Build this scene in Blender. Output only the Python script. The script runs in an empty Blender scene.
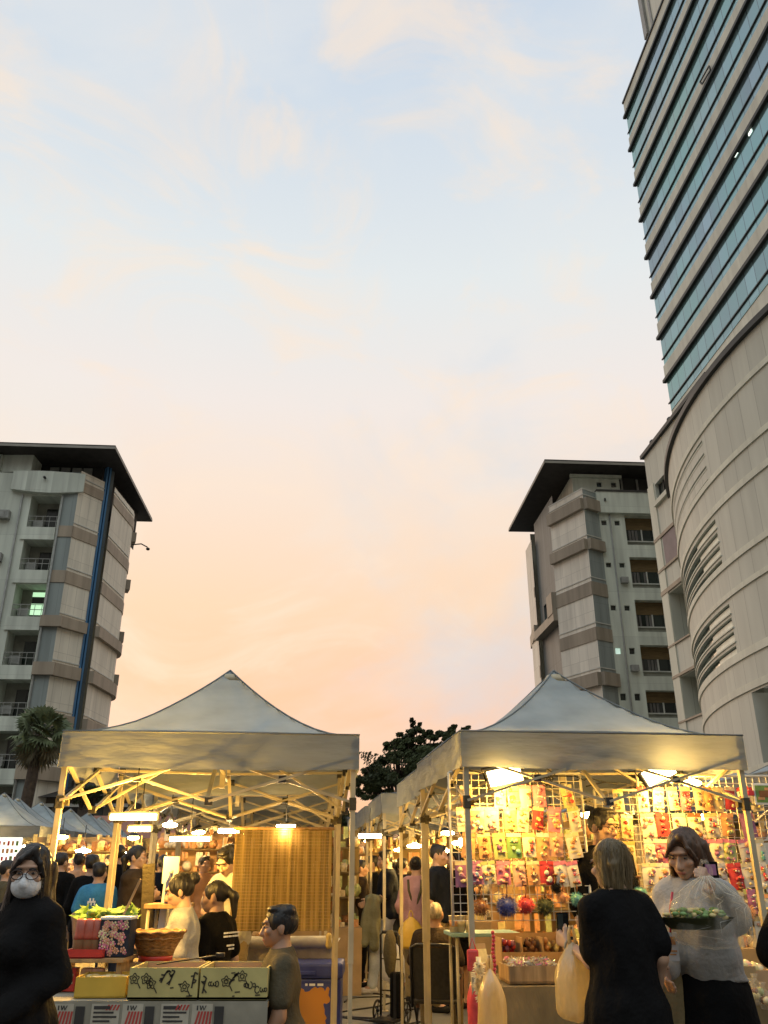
import bpy, bmesh, math, random, zlib
import numpy as np
from mathutils import Vector, Matrix, noise
random.seed(11)
PI = math.pi; R = math.radians
SC = bpy.context.scene
COL = SC.collection

# ------------------------------------------------------------------ camera
F = 840.0; PITCH = math.atan(356/840); CP, SP = math.cos(PITCH), math.sin(PITCH); CAMH = 1.5
cd = bpy.data.cameras.new('camera'); cam = bpy.data.objects.new('camera', cd); COL.objects.link(cam)
cam.location = (0, 0, CAMH); cam.rotation_euler = (PI/2 + PITCH, 0, 0)
cd.sensor_fit = 'HORIZONTAL'; cd.sensor_width = 36; cd.lens = 36*F/768; cd.clip_start = .05; cd.clip_end = 3000
SC.camera = cam
SC.view_settings.view_transform = 'Standard'; SC.view_settings.look = 'None'; SC.view_settings.exposure = 0
SC.render.engine = 'CYCLES'
SC.cycles.use_denoising = True; SC.cycles.max_bounces = 6; SC.cycles.diffuse_bounces = 3; SC.cycles.glossy_bounces = 2
SC.cycles.transparent_max_bounces = 8; SC.cycles.transmission_bounces = 3
SC.cycles.caustics_reflective = False; SC.cycles.caustics_refractive = False; SC.cycles.sample_clamp_indirect = 4

def ray(px, py):
    x = (px-384)/F; v = (512-py)/F
    return (x, CP - v*SP, SP + v*CP)
def at(px, py, Y):                       # the point at depth Y seen at a place of the photo
    r = ray(px, py); t = Y/r[1]
    return Vector((r[0]*t, Y, CAMH + r[2]*t))
def ppm(Y): return 912.0/Y

# ------------------------------------------------------------------ materials
def newmat(name):
    m = bpy.data.materials.new(name); m.use_nodes = True
    nt = m.node_tree; b = nt.nodes['Principled BSDF']
    return m, nt, b
def nd(nt, t, **kw):
    n = nt.nodes.new(t)
    for k, v in kw.items():
        if k.startswith('i_'): n.inputs[k[2:]].default_value = v
        elif k.startswith('n_'): n.inputs[int(k[2:])].default_value = v
        else: setattr(n, k, v)
    return n
def rgba(c): return (c[0], c[1], c[2], 1)
def coord(nt, scale=(1,1,1), kind='Object'):
    tc = nd(nt, 'ShaderNodeTexCoord'); mp = nd(nt, 'ShaderNodeMapping'); mp.inputs['Scale'].default_value = scale
    nt.links.new(tc.outputs[kind], mp.inputs['Vector']); return mp.outputs[0]
def mixc(nt, fac, a, b, mode='MIX'):
    m = nd(nt, 'ShaderNodeMix', data_type='RGBA', blend_type=mode)
    for i, s in ((0, fac), (6, a), (7, b)):
        if isinstance(s, (int, float)): m.inputs[i].default_value = s
        elif isinstance(s, tuple): m.inputs[i].default_value = s if len(s) == 4 else rgba(s)
        else: nt.links.new(s, m.inputs[i])
    return m.outputs[2]
def ramp(nt, src, a, b):
    r = nd(nt, 'ShaderNodeMapRange'); r.inputs[1].default_value = a; r.inputs[2].default_value = b
    nt.links.new(src, r.inputs[0]); return r.outputs[0]
def pm(name, col, rough=.65, var=.25, scale=4, bump=0, metal=0, stretch=(1,1,1), spec=.4, transl=0, sheen=0, alpha=1, col2=None, bscale=None, detail=5):
    m, nt, b = newmat(name)
    v = coord(nt, stretch)
    n = nd(nt, 'ShaderNodeTexNoise'); n.inputs['Scale'].default_value = scale; n.inputs['Detail'].default_value = detail
    nt.links.new(v, n.inputs['Vector'])
    f = ramp(nt, n.outputs[0], .32, .7)
    lo = tuple(c*(1-var) for c in col) if col2 is None else col2
    hi = tuple(min(1, c*(1+var*.6)) for c in col) if col2 is None else col
    c = mixc(nt, f, lo, hi)
    nt.links.new(c, b.inputs['Base Color'])
    b.inputs['Roughness'].default_value = rough; b.inputs['Metallic'].default_value = metal
    b.inputs['Specular IOR Level'].default_value = spec; b.inputs['Alpha'].default_value = alpha
    if sheen: b.inputs['Sheen Weight'].default_value = sheen
    if bump:
        bn = nd(nt, 'ShaderNodeBump'); bn.inputs['Strength'].default_value = bump; bn.inputs['Distance'].default_value = .02
        if bscale:
            n2 = nd(nt, 'ShaderNodeTexNoise'); n2.inputs['Scale'].default_value = bscale; nt.links.new(v, n2.inputs['Vector']); nt.links.new(n2.outputs[0], bn.inputs['Height'])
        else: nt.links.new(n.outputs[0], bn.inputs['Height'])
        nt.links.new(bn.outputs[0], b.inputs['Normal'])
    if transl:
        t = nd(nt, 'ShaderNodeBsdfTranslucent'); nt.links.new(c, t.inputs['Color'])
        ms = nd(nt, 'ShaderNodeMixShader'); ms.inputs[0].default_value = transl
        o = nt.nodes['Material Output']
        nt.links.new(b.outputs[0], ms.inputs[1]); nt.links.new(t.outputs[0], ms.inputs[2]); nt.links.new(ms.outputs[0], o.inputs[0])
    return m
def emat(name, col, strength):
    m, nt, b = newmat(name)
    b.inputs['Base Color'].default_value = rgba((.8,.8,.8)); b.inputs['Emission Color'].default_value = rgba(col); b.inputs['Emission Strength'].default_value = strength
    return m
def panelmat(name, col, pw, ph, lw=.02, line=.45, rough=.6, var=.16, offu=0, offv=0):
    """cladding panels in metres on the UV map, with joints, panel to panel variation and rain streaks"""
    m, nt, b = newmat(name)
    tc = nd(nt, 'ShaderNodeTexCoord'); sx = nd(nt, 'ShaderNodeSeparateXYZ'); nt.links.new(tc.outputs['UV'], sx.inputs[0])
    cells = []; lines = []
    for i, (p, o) in enumerate(((pw, offu), (ph, offv))):
        a = nd(nt, 'ShaderNodeMath', operation='MULTIPLY_ADD'); nt.links.new(sx.outputs[i], a.inputs[0]); a.inputs[1].default_value = 1/p; a.inputs[2].default_value = o/p + 50
        fr = nd(nt, 'ShaderNodeMath', operation='FRACT'); nt.links.new(a.outputs[0], fr.inputs[0])
        lt = nd(nt, 'ShaderNodeMath', operation='LESS_THAN'); nt.links.new(fr.outputs[0], lt.inputs[0]); lt.inputs[1].default_value = lw/p
        fl = nd(nt, 'ShaderNodeMath', operation='FLOOR'); nt.links.new(a.outputs[0], fl.inputs[0])
        cells.append(fl.outputs[0]); lines.append(lt.outputs[0])
    mx = nd(nt, 'ShaderNodeMath', operation='MAXIMUM'); nt.links.new(lines[0], mx.inputs[0]); nt.links.new(lines[1], mx.inputs[1])
    cb = nd(nt, 'ShaderNodeCombineXYZ'); nt.links.new(cells[0], cb.inputs[0]); nt.links.new(cells[1], cb.inputs[1])
    wn = nd(nt, 'ShaderNodeTexWhiteNoise', noise_dimensions='2D'); nt.links.new(cb.outputs[0], wn.inputs['Vector'])
    st = nd(nt, 'ShaderNodeMapping'); st.inputs['Scale'].default_value = (1.3, .12, 1); nt.links.new(tc.outputs['UV'], st.inputs[0])
    n = nd(nt, 'ShaderNodeTexNoise'); n.inputs['Scale'].default_value = 1.2; n.inputs['Detail'].default_value = 6; nt.links.new(st.outputs[0], n.inputs['Vector'])
    c = mixc(nt, ramp(nt, n.outputs[0], .3, .72), tuple(x*(1-var*1.5) for x in col), tuple(min(1, x*(1+var*.5)) for x in col))
    c = mixc(nt, .18, c, mixc(nt, wn.outputs[0], (.35,.35,.35), (.9,.88,.85)), 'MULTIPLY')
    lf = nd(nt, 'ShaderNodeMath', operation='MULTIPLY'); nt.links.new(mx.outputs[0], lf.inputs[0]); lf.inputs[1].default_value = line
    c = mixc(nt, lf.outputs[0], c, tuple(x*.25 for x in col))
    nt.links.new(c, b.inputs['Base Color']); b.inputs['Roughness'].default_value = rough; b.inputs['Specular IOR Level'].default_value = .35
    return m
def glassmat(name, col, rough=.08, pw=1.2, var=.3, metal=.35):
    m, nt, b = newmat(name)
    tc = nd(nt, 'ShaderNodeTexCoord'); sx = nd(nt, 'ShaderNodeSeparateXYZ'); nt.links.new(tc.outputs['UV'], sx.inputs[0])
    a = nd(nt, 'ShaderNodeMath', operation='MULTIPLY_ADD'); nt.links.new(sx.outputs[0], a.inputs[0]); a.inputs[1].default_value = 1/pw; a.inputs[2].default_value = 80
    fl = nd(nt, 'ShaderNodeMath', operation='FLOOR'); nt.links.new(a.outputs[0], fl.inputs[0])
    fr = nd(nt, 'ShaderNodeMath', operation='FRACT'); nt.links.new(a.outputs[0], fr.inputs[0])
    lt = nd(nt, 'ShaderNodeMath', operation='LESS_THAN'); nt.links.new(fr.outputs[0], lt.inputs[0]); lt.inputs[1].default_value = .05
    f2 = nd(nt, 'ShaderNodeMath', operation='MULTIPLY_ADD'); nt.links.new(sx.outputs[1], f2.inputs[0]); f2.inputs[1].default_value = .256; 
    f3 = nd(nt, 'ShaderNodeMath', operation='FLOOR'); nt.links.new(f2.outputs[0], f3.inputs[0])
    cb = nd(nt, 'ShaderNodeCombineXYZ'); nt.links.new(fl.outputs[0], cb.inputs[0]); nt.links.new(f3.outputs[0], cb.inputs[1])
    wn = nd(nt, 'ShaderNodeTexWhiteNoise', noise_dimensions='2D'); nt.links.new(cb.outputs[0], wn.inputs['Vector'])
    n = nd(nt, 'ShaderNodeTexNoise'); n.inputs['Scale'].default_value = .12; nt.links.new(tc.outputs['UV'], n.inputs['Vector'])
    c = mixc(nt, wn.outputs[0], tuple(x*(1-var) for x in col), tuple(x*(1+var) for x in col))
    c = mixc(nt, ramp(nt, n.outputs[0], .35, .65), c, (col[0]*.8, col[1]*1.15, col[2]*.95))
    c = mixc(nt, lt.outputs[0], c, tuple(x*.4 for x in col))
    nt.links.new(c, b.inputs['Base Color']); b.inputs['Roughness'].default_value = rough; b.inputs['Metallic'].default_value = metal
    return m

# ------------------------------------------------------------------ object helpers
def tag(o, label=None, cat=None, group=None, kind=None):
    for k, v in (('label', label), ('category', cat), ('group', group), ('kind', kind)):
        if v: o[k] = v
    return o
def thing(name, label, cat, loc=(0,0,0), rz=0, group=None):
    o = bpy.data.objects.new(name, None); COL.objects.link(o); o.empty_display_size = .1
    o.location = loc; o.rotation_euler = (0, 0, rz)
    return tag(o, label, cat, group)
def wloc(o):
    v = Vector((0,0,0))
    while o is not None: v += Vector(o.location); o = o.parent
    return v
def link(name, me, m, parent=None):
    o = bpy.data.objects.new(name, me); COL.objects.link(o)
    for x in (m if isinstance(m, (list, tuple)) else [m]): me.materials.append(x)
    if parent is not None: o.parent = parent
    return o
def kids(o): return [c for c in o.children]
def copy_tree(o, parent=None, label=None, group=None):
    c = o.copy(); COL.objects.link(c); c.parent = parent
    if label: c['label'] = label
    if group: c['group'] = group
    for ch in kids(o): copy_tree(ch, c)
    return c

class MB:
    """collects shapes; build() links them as ONE mesh object"""
    def __init__(s): s.v = []; s.f = []; s.mi = []; s.sm = []; s.uv = None; s.m = 0
    def face(s, pts, smooth=False):
        i = len(s.v); s.v += [tuple(p) for p in pts]; s.f.append(tuple(range(i, i+len(pts)))); s.mi.append(s.m); s.sm.append(smooth)
    def mesh(s, vs, fs, smooth=False):
        i = len(s.v); s.v += [tuple(p) for p in vs]
        for f in fs: s.f.append(tuple(i+k for k in f)); s.mi.append(s.m); s.sm.append(smooth)
        return s
    def box(s, c, d, rz=0, M=None, taper=1.0):
        x, y, z = d[0]/2, d[1]/2, d[2]/2
        vs = [Vector((sx*x*(taper if sz > 0 else 1), sy*y*(taper if sz > 0 else 1), sz*z)) for sz in (-1,1) for sy in (-1,1) for sx in (-1,1)]
        if M is not None: vs = [M @ v for v in vs]
        if rz: q = Matrix.Rotation(rz, 3, 'Z'); vs = [q @ v for v in vs]
        vs = [v + Vector(c) for v in vs]
        return s.mesh(vs, [(0,2,3,1),(4,5,7,6),(0,1,5,4),(2,6,7,3),(0,4,6,2),(1,3,7,5)])
    def bbox(s, c, d, bev=.01, rz=0):          # box with bevelled edges
        bm = bmesh.new(); bmesh.ops.create_cube(bm, size=1)
        for v in bm.verts: v.co = Vector((v.co.x*d[0], v.co.y*d[1], v.co.z*d[2]))
        bmesh.ops.bevel(bm, geom=bm.edges[:], offset=bev, segments=2, affect='EDGES', profile=.6)
        q = Matrix.Rotation(rz, 3, 'Z')
        bm.verts.index_update()
        s.mesh([q @ v.co + Vector(c) for v in bm.verts], [[v.index for v in f.verts] for f in bm.faces]); bm.free(); return s
    def bar(s, a, b, w, h=None):               # square bar from a to b
        h = h or w; a, b = Vector(a), Vector(b); d = b-a; L = d.length; d.normalize()
        u = d.cross(Vector((0,0,1)))
        if u.length < 1e-3: u = Vector((1,0,0))
        u.normalize(); n = u.cross(d)
        vs = [p + u*(i*w/2) + n*(j*h/2) for p in (a, b) for i, j in ((-1,-1),(1,-1),(1,1),(-1,1))]
        return s.mesh(vs, [(0,1,2,3),(7,6,5,4),(0,4,5,1),(1,5,6,2),(2,6,7,3),(3,7,4,0)])
    def tube(s, pts, r, n=8, cap=True, r1=None):
        pts = [Vector(p) for p in pts]; rings = []
        pu = None
        for i, p in enumerate(pts):
            d = (pts[min(i+1, len(pts)-1)] - pts[max(i-1, 0)]).normalized()
            u = d.cross(Vector((0,0,1))) if pu is None else pu - d*pu.dot(d)
            if u.length < 1e-3: u = d.cross(Vector((1,0,0)))
            u.normalize(); pu = u; w = d.cross(u)
            rr = r if r1 is None else r + (r1-r)*i/(len(pts)-1)
            rings.append([p + (u*math.cos(2*PI*k/n) + w*math.sin(2*PI*k/n))*rr for k in range(n)])
        vs = [v for q in rings for v in q]; fs = []
        for i in range(len(rings)-1):
            for k in range(n): fs.append((i*n+k, i*n+(k+1)%n, (i+1)*n+(k+1)%n, (i+1)*n+k))
        if cap: fs.append(tuple(range(n))[::-1]); fs.append(tuple(len(vs)-n+k for k in range(n)))
        return s.mesh(vs, fs, True)
    def lathe(s, c, prof, n=20, sx=1, sy=1):
        vs = []; fs = []
        for (r, z) in prof:
            for k in range(n): vs.append((c[0]+math.cos(2*PI*k/n)*r*sx, c[1]+math.sin(2*PI*k/n)*r*sy, c[2]+z))
        for i in range(len(prof)-1):
            for k in range(n): fs.append((i*n+k, i*n+(k+1)%n, (i+1)*n+(k+1)%n, (i+1)*n+k))
        if prof[0][0] > 1e-4: fs.append(tuple(range(n))[::-1])
        if prof[-1][0] > 1e-4: fs.append(tuple((len(prof)-1)*n+k for k in range(n)))
        return s.mesh(vs, fs, True)
    def ball(s, c, r, n=10, m=6):
        r = (r, r, r) if isinstance(r, (int, float)) else r
        vs = [(c[0], c[1], c[2]-r[2])]; fs = []
        for i in range(1, m):
            a = -PI/2 + PI*i/m
            for k in range(n): vs.append((c[0]+r[0]*math.cos(a)*math.cos(2*PI*k/n), c[1]+r[1]*math.cos(a)*math.sin(2*PI*k/n), c[2]+r[2]*math.sin(a)))
        vs.append((c[0], c[1], c[2]+r[2])); t = len(vs)-1
        for k in range(n):
            fs.append((0, 1+(k+1)%n, 1+k)); fs.append((t, 1+(m-2)*n+k, 1+(m-2)*n+(k+1)%n))
            for i in range(m-2): fs.append((1+i*n+k, 1+i*n+(k+1)%n, 1+(i+1)*n+(k+1)%n, 1+(i+1)*n+k))
        return s.mesh(vs, fs, True)
    def seg(s, A, B, z0, z1, o0, o1):          # box along wall A-B between offsets o0..o1 from its plane (outward)
        A, B = Vector((A[0], A[1])), Vector((B[0], B[1])); d = (B-A).normalized(); n = Vector((d.y, -d.x))
        P = [A+n*o0, B+n*o0, B+n*o1, A+n*o1]
        vs = [(p.x, p.y, z) for z in (z0, z1) for p in P]
        return s.mesh(vs, [(0,1,2,3),(7,6,5,4),(0,4,5,1),(1,5,6,2),(2,6,7,3),(3,7,4,0)])
    def wall(s, A, B, z0, z1, holes=(), depth=.3, o=0.):     # wall sheet with openings and their reveals
        A, B = Vector((A[0], A[1])), Vector((B[0], B[1])); L = (B-A).length; d = (B-A)/L; n = Vector((d.y, -d.x)); A = A + n*o
        us = sorted({0., L} | {min(max(u, 0), L) for h in holes for u in h[:2]}); zs = sorted({z0, z1} | {min(max(z, z0), z1) for h in holes for z in h[2:4]})
        P = lambda u, z, k=0.: (A.x+d.x*u-n.x*k, A.y+d.y*u-n.y*k, z)
        for i in range(len(us)-1):
            for j in range(len(zs)-1):
                u, z = (us[i]+us[i+1])/2, (zs[j]+zs[j+1])/2
                if any(h[0] < u < h[1] and h[2] < z < h[3] for h in holes): continue
                s.face([P(us[i], zs[j]), P(us[i+1], zs[j]), P(us[i+1], zs[j+1]), P(us[i], zs[j+1])])
        for h in holes:
            a, b, c, e = h[:4]; k = h[4] if len(h) > 4 else depth
            s.face([P(a,c), P(a,c,k), P(a,e,k), P(a,e)]); s.face([P(b,c,k), P(b,c), P(b,e), P(b,e,k)])
            s.face([P(a,c), P(b,c), P(b,c,k), P(a,c,k)]); s.face([P(a,e,k), P(b,e,k), P(b,e), P(a,e)])
        return s
    def build(s, name, m, parent=None, world=False, off=None, bev=0):
        me = bpy.data.meshes.new(name); V = s.v
        o0 = Vector((0,0,0))
        if world and parent is not None: o0 = wloc(parent)
        if off is not None: o0 = Vector(off)
        if o0.length: V = [(a-o0.x, b-o0.y, c-o0.z) for a, b, c in V]
        me.from_pydata(V, [], s.f); me.polygons.foreach_set('material_index', s.mi); me.polygons.foreach_set('use_smooth', s.sm)
        uvl = me.uv_layers.new(name='UVMap')
        buf = np.zeros((len(me.loops), 2), dtype=np.float32)
        for p in me.polygons:
            n = p.normal
            if s.uv is not None:
                for li in p.loop_indices: buf[li] = s.uv(s.v[me.loops[li].vertex_index])
            else:
                hz = math.hypot(n.x, n.y)
                if hz > .5:
                    tx, ty = -n.y/hz, n.x/hz
                    for li in p.loop_indices:
                        q = s.v[me.loops[li].vertex_index]; buf[li] = (q[0]*tx+q[1]*ty, q[2])
                else:
                    for li in p.loop_indices:
                        q = s.v[me.loops[li].vertex_index]; buf[li] = (q[0], q[1])
        uvl.data.foreach_set('uv', buf.ravel())
        me.update()
        return link(name, me, m, parent)

# ------------------------------------------------------------------ smooth bodies: signed distances meshed as one surface
def surf_nets(d, org, h):
    s = d < 0
    c = [(i,j,k) for i in (0,1) for j in (0,1) for k in (0,1)]
    sl = lambda a, o: a[o[0]:a.shape[0]-1+o[0], o[1]:a.shape[1]-1+o[1], o[2]:a.shape[2]-1+o[2]]
    cnt = sum(sl(s, o).astype(np.int8) for o in c)
    cells = np.argwhere((cnt > 0) & (cnt < 8))
    if len(cells) == 0: return np.zeros((0,3)), []
    acc = np.zeros((len(cells), 3)); num = np.zeros(len(cells))
    g = lambda o: d[cells[:,0]+o[0], cells[:,1]+o[1], cells[:,2]+o[2]]
    vals = {o: g(o) for o in c}
    for a in c:
        for ax in range(3):
            if a[ax] == 0:
                b = tuple(1 if i == ax else a[i] for i in range(3)); da, db = vals[a], vals[b]
                m = (da < 0) != (db < 0); t = np.where(m, da/np.where(m, da-db, 1), 0)
                for i in range(3): acc[:,i] += np.where(m, a[i] + (t if i == ax else 0), 0)
                num += m
    verts = (cells + acc/num[:,None])*h + np.array(org)
    idm = -np.ones(tuple(x-1 for x in d.shape), dtype=np.int64); idm[cells[:,0], cells[:,1], cells[:,2]] = np.arange(len(cells))
    faces = []
    for ax in range(3):
        u, v = (ax+1) % 3, (ax+2) % 3
        A = np.take(s, range(0, s.shape[ax]-1), ax); B = np.take(s, range(1, s.shape[ax]), ax)
        e = np.argwhere(A != B)
        ok = (e[:,u] > 0) & (e[:,v] > 0) & (e[:,u] < d.shape[u]-1) & (e[:,v] < d.shape[v]-1); e = e[ok]
        q = []
        for du, dv in ((-1,-1),(0,-1),(0,0),(-1,0)):
            w = e.copy(); w[:,u] += du; w[:,v] += dv; q.append(idm[w[:,0], w[:,1], w[:,2]])
        q = np.stack(q, 1); flip = ~s[e[:,0], e[:,1], e[:,2]]
        q[flip] = q[flip][:, ::-1]
        faces += q[(q >= 0).all(1)].tolist()
    return verts, faces
def sdf_mesh(prims, h, k=.025):
    lo = np.array([1e9]*3); hi = -lo; bb = []
    for p in prims:
        if p[0] == 'c': a, b, ra, rb = np.array(p[1]), np.array(p[2]), p[3], p[4]; r = max(ra, rb); l, u = np.minimum(a,b)-r, np.maximum(a,b)+r
        elif p[0] in ('e', '-e'): a = np.array(p[1]); r = max(p[2]); l, u = a-r, a+r
        else: bb.append(None); continue
        bb.append((l, u))
        if p[0] != '-e': lo = np.minimum(lo, l); hi = np.maximum(hi, u)
    pad = 2.5*h + k; lo = lo-pad; hi = hi+pad
    n = np.ceil((hi-lo)/h).astype(int)+1
    d = np.full(tuple(n), 1.0, dtype=np.float64)
    ax = [lo[i]+np.arange(n[i])*h for i in range(3)]
    for p, b in zip(prims, bb):
        if b is None:
            pt, nr = np.array(p[1]), np.array(p[2])
            d[:] = np.maximum(d, ((ax[0]-pt[0])*nr[0])[:,None,None] + ((ax[1]-pt[1])*nr[1])[None,:,None] + ((ax[2]-pt[2])*nr[2])[None,None,:]); continue
        i0 = np.clip(np.floor((b[0]-pad-lo)/h).astype(int), 0, n-1); i1 = np.clip(np.ceil((b[1]+pad-lo)/h).astype(int)+1, 1, n)
        if (i1 <= i0).any(): continue
        X, Y, Z = np.meshgrid(ax[0][i0[0]:i1[0]], ax[1][i0[1]:i1[1]], ax[2][i0[2]:i1[2]], indexing='ij')
        if p[0] == 'c':
            a, bb_, ra, rb = np.array(p[1], float), np.array(p[2], float), p[3], p[4]; e = bb_-a; L = max((e**2).sum(), 1e-9)
            t = np.clip(((X-a[0])*e[0]+(Y-a[1])*e[1]+(Z-a[2])*e[2])/L, 0, 1)
            q = np.sqrt((X-a[0]-t*e[0])**2+(Y-a[1]-t*e[1])**2+(Z-a[2]-t*e[2])**2) - (ra+t*(rb-ra))
        else:
            cc, r = p[1], p[2]; x, y, z = X-cc[0], Y-cc[1], Z-cc[2]
            if len(p) > 3 and p[3] is not None:
                M = np.array(p[3]); x, y, z = M[0,0]*x+M[1,0]*y+M[2,0]*z, M[0,1]*x+M[1,1]*y+M[2,1]*z, M[0,2]*x+M[1,2]*y+M[2,2]*z
            k0 = np.sqrt((x/r[0])**2+(y/r[1])**2+(z/r[2])**2); k1 = np.sqrt((x/r[0]**2)**2+(y/r[1]**2)**2+(z/r[2]**2)**2)
            q = k0*(k0-1)/np.maximum(k1, 1e-6)
        S_ = d[i0[0]:i1[0], i0[1]:i1[1], i0[2]:i1[2]]
        if p[0] == '-e':
            kk = .012; w = np.clip(.5-.5*(S_+q)/kk, 0, 1); S_[:] = S_*(1-w) - q*w + kk*w*(1-w)
        else:
            w = np.clip(.5+.5*(S_-q)/k, 0, 1); S_[:] = S_*(1-w)+q*w-k*w*(1-w)
    return surf_nets(d, lo, h)
def wrinkle(vs, amp, fr, st=(1,1,.6), seed=0):
    out = []
    for v in vs:
        q = Vector((v[0]*fr*st[0]+seed, v[1]*fr*st[1], v[2]*fr*st[2])); w = noise.noise_vector(q)
        w2 = noise.noise_vector(q*2.7); w = w + w2*.55
        out.append((v[0]+w.x*amp, v[1]+w.y*amp, v[2]+w.z*amp*.5))
    return out
def sdf_obj(name, sets, m, parent, k=.025, wr=None, fold=None):
    """sets: list of (prims, voxel); all surfaces joined into one mesh object"""
    mb = MB()
    for prims, h in sets:
        v, f = sdf_mesh(prims, h, k if h > .009 else min(k, .012))
        if fold: v = [(x+math.cos(math.atan2(y, x))*q, y+math.sin(math.atan2(y, x))*q, z) for x, y, z in v for q in [fold[0]*max(0, min(1, (fold[1]-z)/.5))*math.sin(math.atan2(y, x)*fold[2]+3*noise.noise(Vector((x*4, y*4, z*2.2))))]]
        if wr: v = wrinkle(v, *wr)
        mb.mesh([tuple(map(float, x)) for x in v], f, True)
    me = bpy.data.meshes.new(name); me.from_pydata(mb.v, [], mb.f); me.polygons.foreach_set('use_smooth', [True]*len(mb.f)); me.update()
    return link(name, me, m, parent)
# ------------------------------------------------------------------ world: dusk sky with thin clouds
w = bpy.data.worlds.new('World'); SC.world = w; w.use_nodes = True
nt = w.node_tree; bg = nt.nodes['Background']; L = nt.links.new
tc = nd(nt, 'ShaderNodeTexCoord'); nrm = nd(nt, 'ShaderNodeVectorMath', operation='NORMALIZE'); L(tc.outputs['Generated'], nrm.inputs[0])
sp = nd(nt, 'ShaderNodeSeparateXYZ'); L(nrm.outputs[0], sp.inputs[0])
cr = nd(nt, 'ShaderNodeValToRGB'); L(sp.outputs[2], cr.inputs[0])
stops = [(0.0, (.88,.50,.30)), (.16, (.98,.57,.36)), (.28, (.98,.69,.47)), (.40, (.95,.77,.63)), (.50, (.89,.81,.76)), (.62, (.78,.82,.83)), (.80, (.60,.69,.80)), (1., (.32,.46,.68))]
el = cr.color_ramp.elements
while len(el) < len(stops): el.new(.5)
for e, (p, c) in zip(el, stops): e.position = p; e.color = rgba(c)
# clouds on a plane high above
den = nd(nt, 'ShaderNodeMath', operation='ADD'); L(sp.outputs[2], den.inputs[0]); den.inputs[1].default_value = .25
cx = nd(nt, 'ShaderNodeMath', operation='DIVIDE'); L(sp.outputs[0], cx.inputs[0]); L(den.outputs[0], cx.inputs[1])
cy = nd(nt, 'ShaderNodeMath', operation='DIVIDE'); L(sp.outputs[1], cy.inputs[0]); L(den.outputs[0], cy.inputs[1])
cb = nd(nt, 'ShaderNodeVectorMath', operation='ADD'); L(nrm.outputs[0], cb.inputs[0]); cb.inputs[1].default_value = (.3,.1,.2)
def cloud(sc, rot, det, a, b, loc=(0,0,0), dist=.6):
    mp = nd(nt, 'ShaderNodeMapping'); mp.inputs['Rotation'].default_value = (0,rot,0); mp.inputs['Scale'].default_value = sc; mp.inputs['Location'].default_value = loc
    L(cb.outputs[0], mp.inputs[0]); n = nd(nt, 'ShaderNodeTexNoise'); n.inputs['Scale'].default_value = 1.; n.inputs['Detail'].default_value = det; n.inputs['Roughness'].default_value = .58; n.inputs['Distortion'].default_value = dist
    L(mp.outputs[0], n.inputs['Vector'])
    r = nd(nt, 'ShaderNodeMapRange', interpolation_type='SMOOTHSTEP'); r.inputs[1].default_value = a; r.inputs[2].default_value = b; L(n.outputs[0], r.inputs[0]); return r.outputs[0]
def mul(a, k):
    m = nd(nt, 'ShaderNodeMath', operation='MULTIPLY'); L(a, m.inputs[0])
    if isinstance(k, float): m.inputs[1].default_value = k
    else: L(k, m.inputs[1])
    return m.outputs[0]
skyc = mixc(nt, mul(cloud((2.2,1.6,3.4), .7, 7, .40, .66), .42), cr.outputs[0], (.86,.84,.80))
warm = cloud((5.0,3.5,10), .8, 10, .47, .72, (3.1,1.7,0), 1.1)
skyc = mixc(nt, mul(warm, .60), skyc, (1.0,.80,.62))
skyc = mixc(nt, mul(cloud((2,1.5,3), -.5, 6, .50, .72, (7,2,0)), .45), skyc, (.55,.70,.84))
# pinkish grey low bank over the horizon
lowb = nd(nt, 'ShaderNodeMapRange'); lowb.inputs[1].default_value = .32; lowb.inputs[2].default_value = .18; L(sp.outputs[2], lowb.inputs[0])
skyc = mixc(nt, mul(mul(cloud((3,2,4), .4, 6, .42, .70, (1,5,0)), lowb.outputs[0]), .22), skyc, (.97,.60,.40))
# the afterglow is in front, behind the viewer an added dark low band cuts light, upper sky boosted
az = nd(nt, 'ShaderNodeMapRange'); az.inputs[1].default_value = -.7; az.inputs[2].default_value = .35; az.inputs[3].default_value = 0; az.inputs[4].default_value = 1; L(sp.outputs[1], az.inputs[0])
dk = nd(nt, 'ShaderNodeMapRange', interpolation_type='SMOOTHSTEP'); dk.inputs[1].default_value = .30; dk.inputs[2].default_value = .58; L(sp.outputs[2], dk.inputs[0])
backc = mixc(nt, dk.outputs[0], (.10,.095,.095), (1.22,1.33,1.34))
skyc = mixc(nt, az.outputs[0], mixc(nt, .9, skyc, backc), skyc)
nish = nd(nt, 'ShaderNodeTexSky', sky_type='NISHITA'); nish.sun_disc = False; nish.sun_elevation = R(3); nish.sun_rotation = R(-20); 
skyc = mixc(nt, .012, skyc, nish.outputs[0], 'ADD')
L(skyc, bg.inputs[0]); bg.inputs[1].default_value = 1.0
sun = bpy.data.lights.new('sun', 'SUN'); sun.energy = .5; sun.angle = R(25); sun.color = (1,.72,.48)
so = bpy.data.objects.new('sun', sun); COL.objects.link(so); so.rotation_euler = (R(78), 0, R(180+20))

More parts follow.
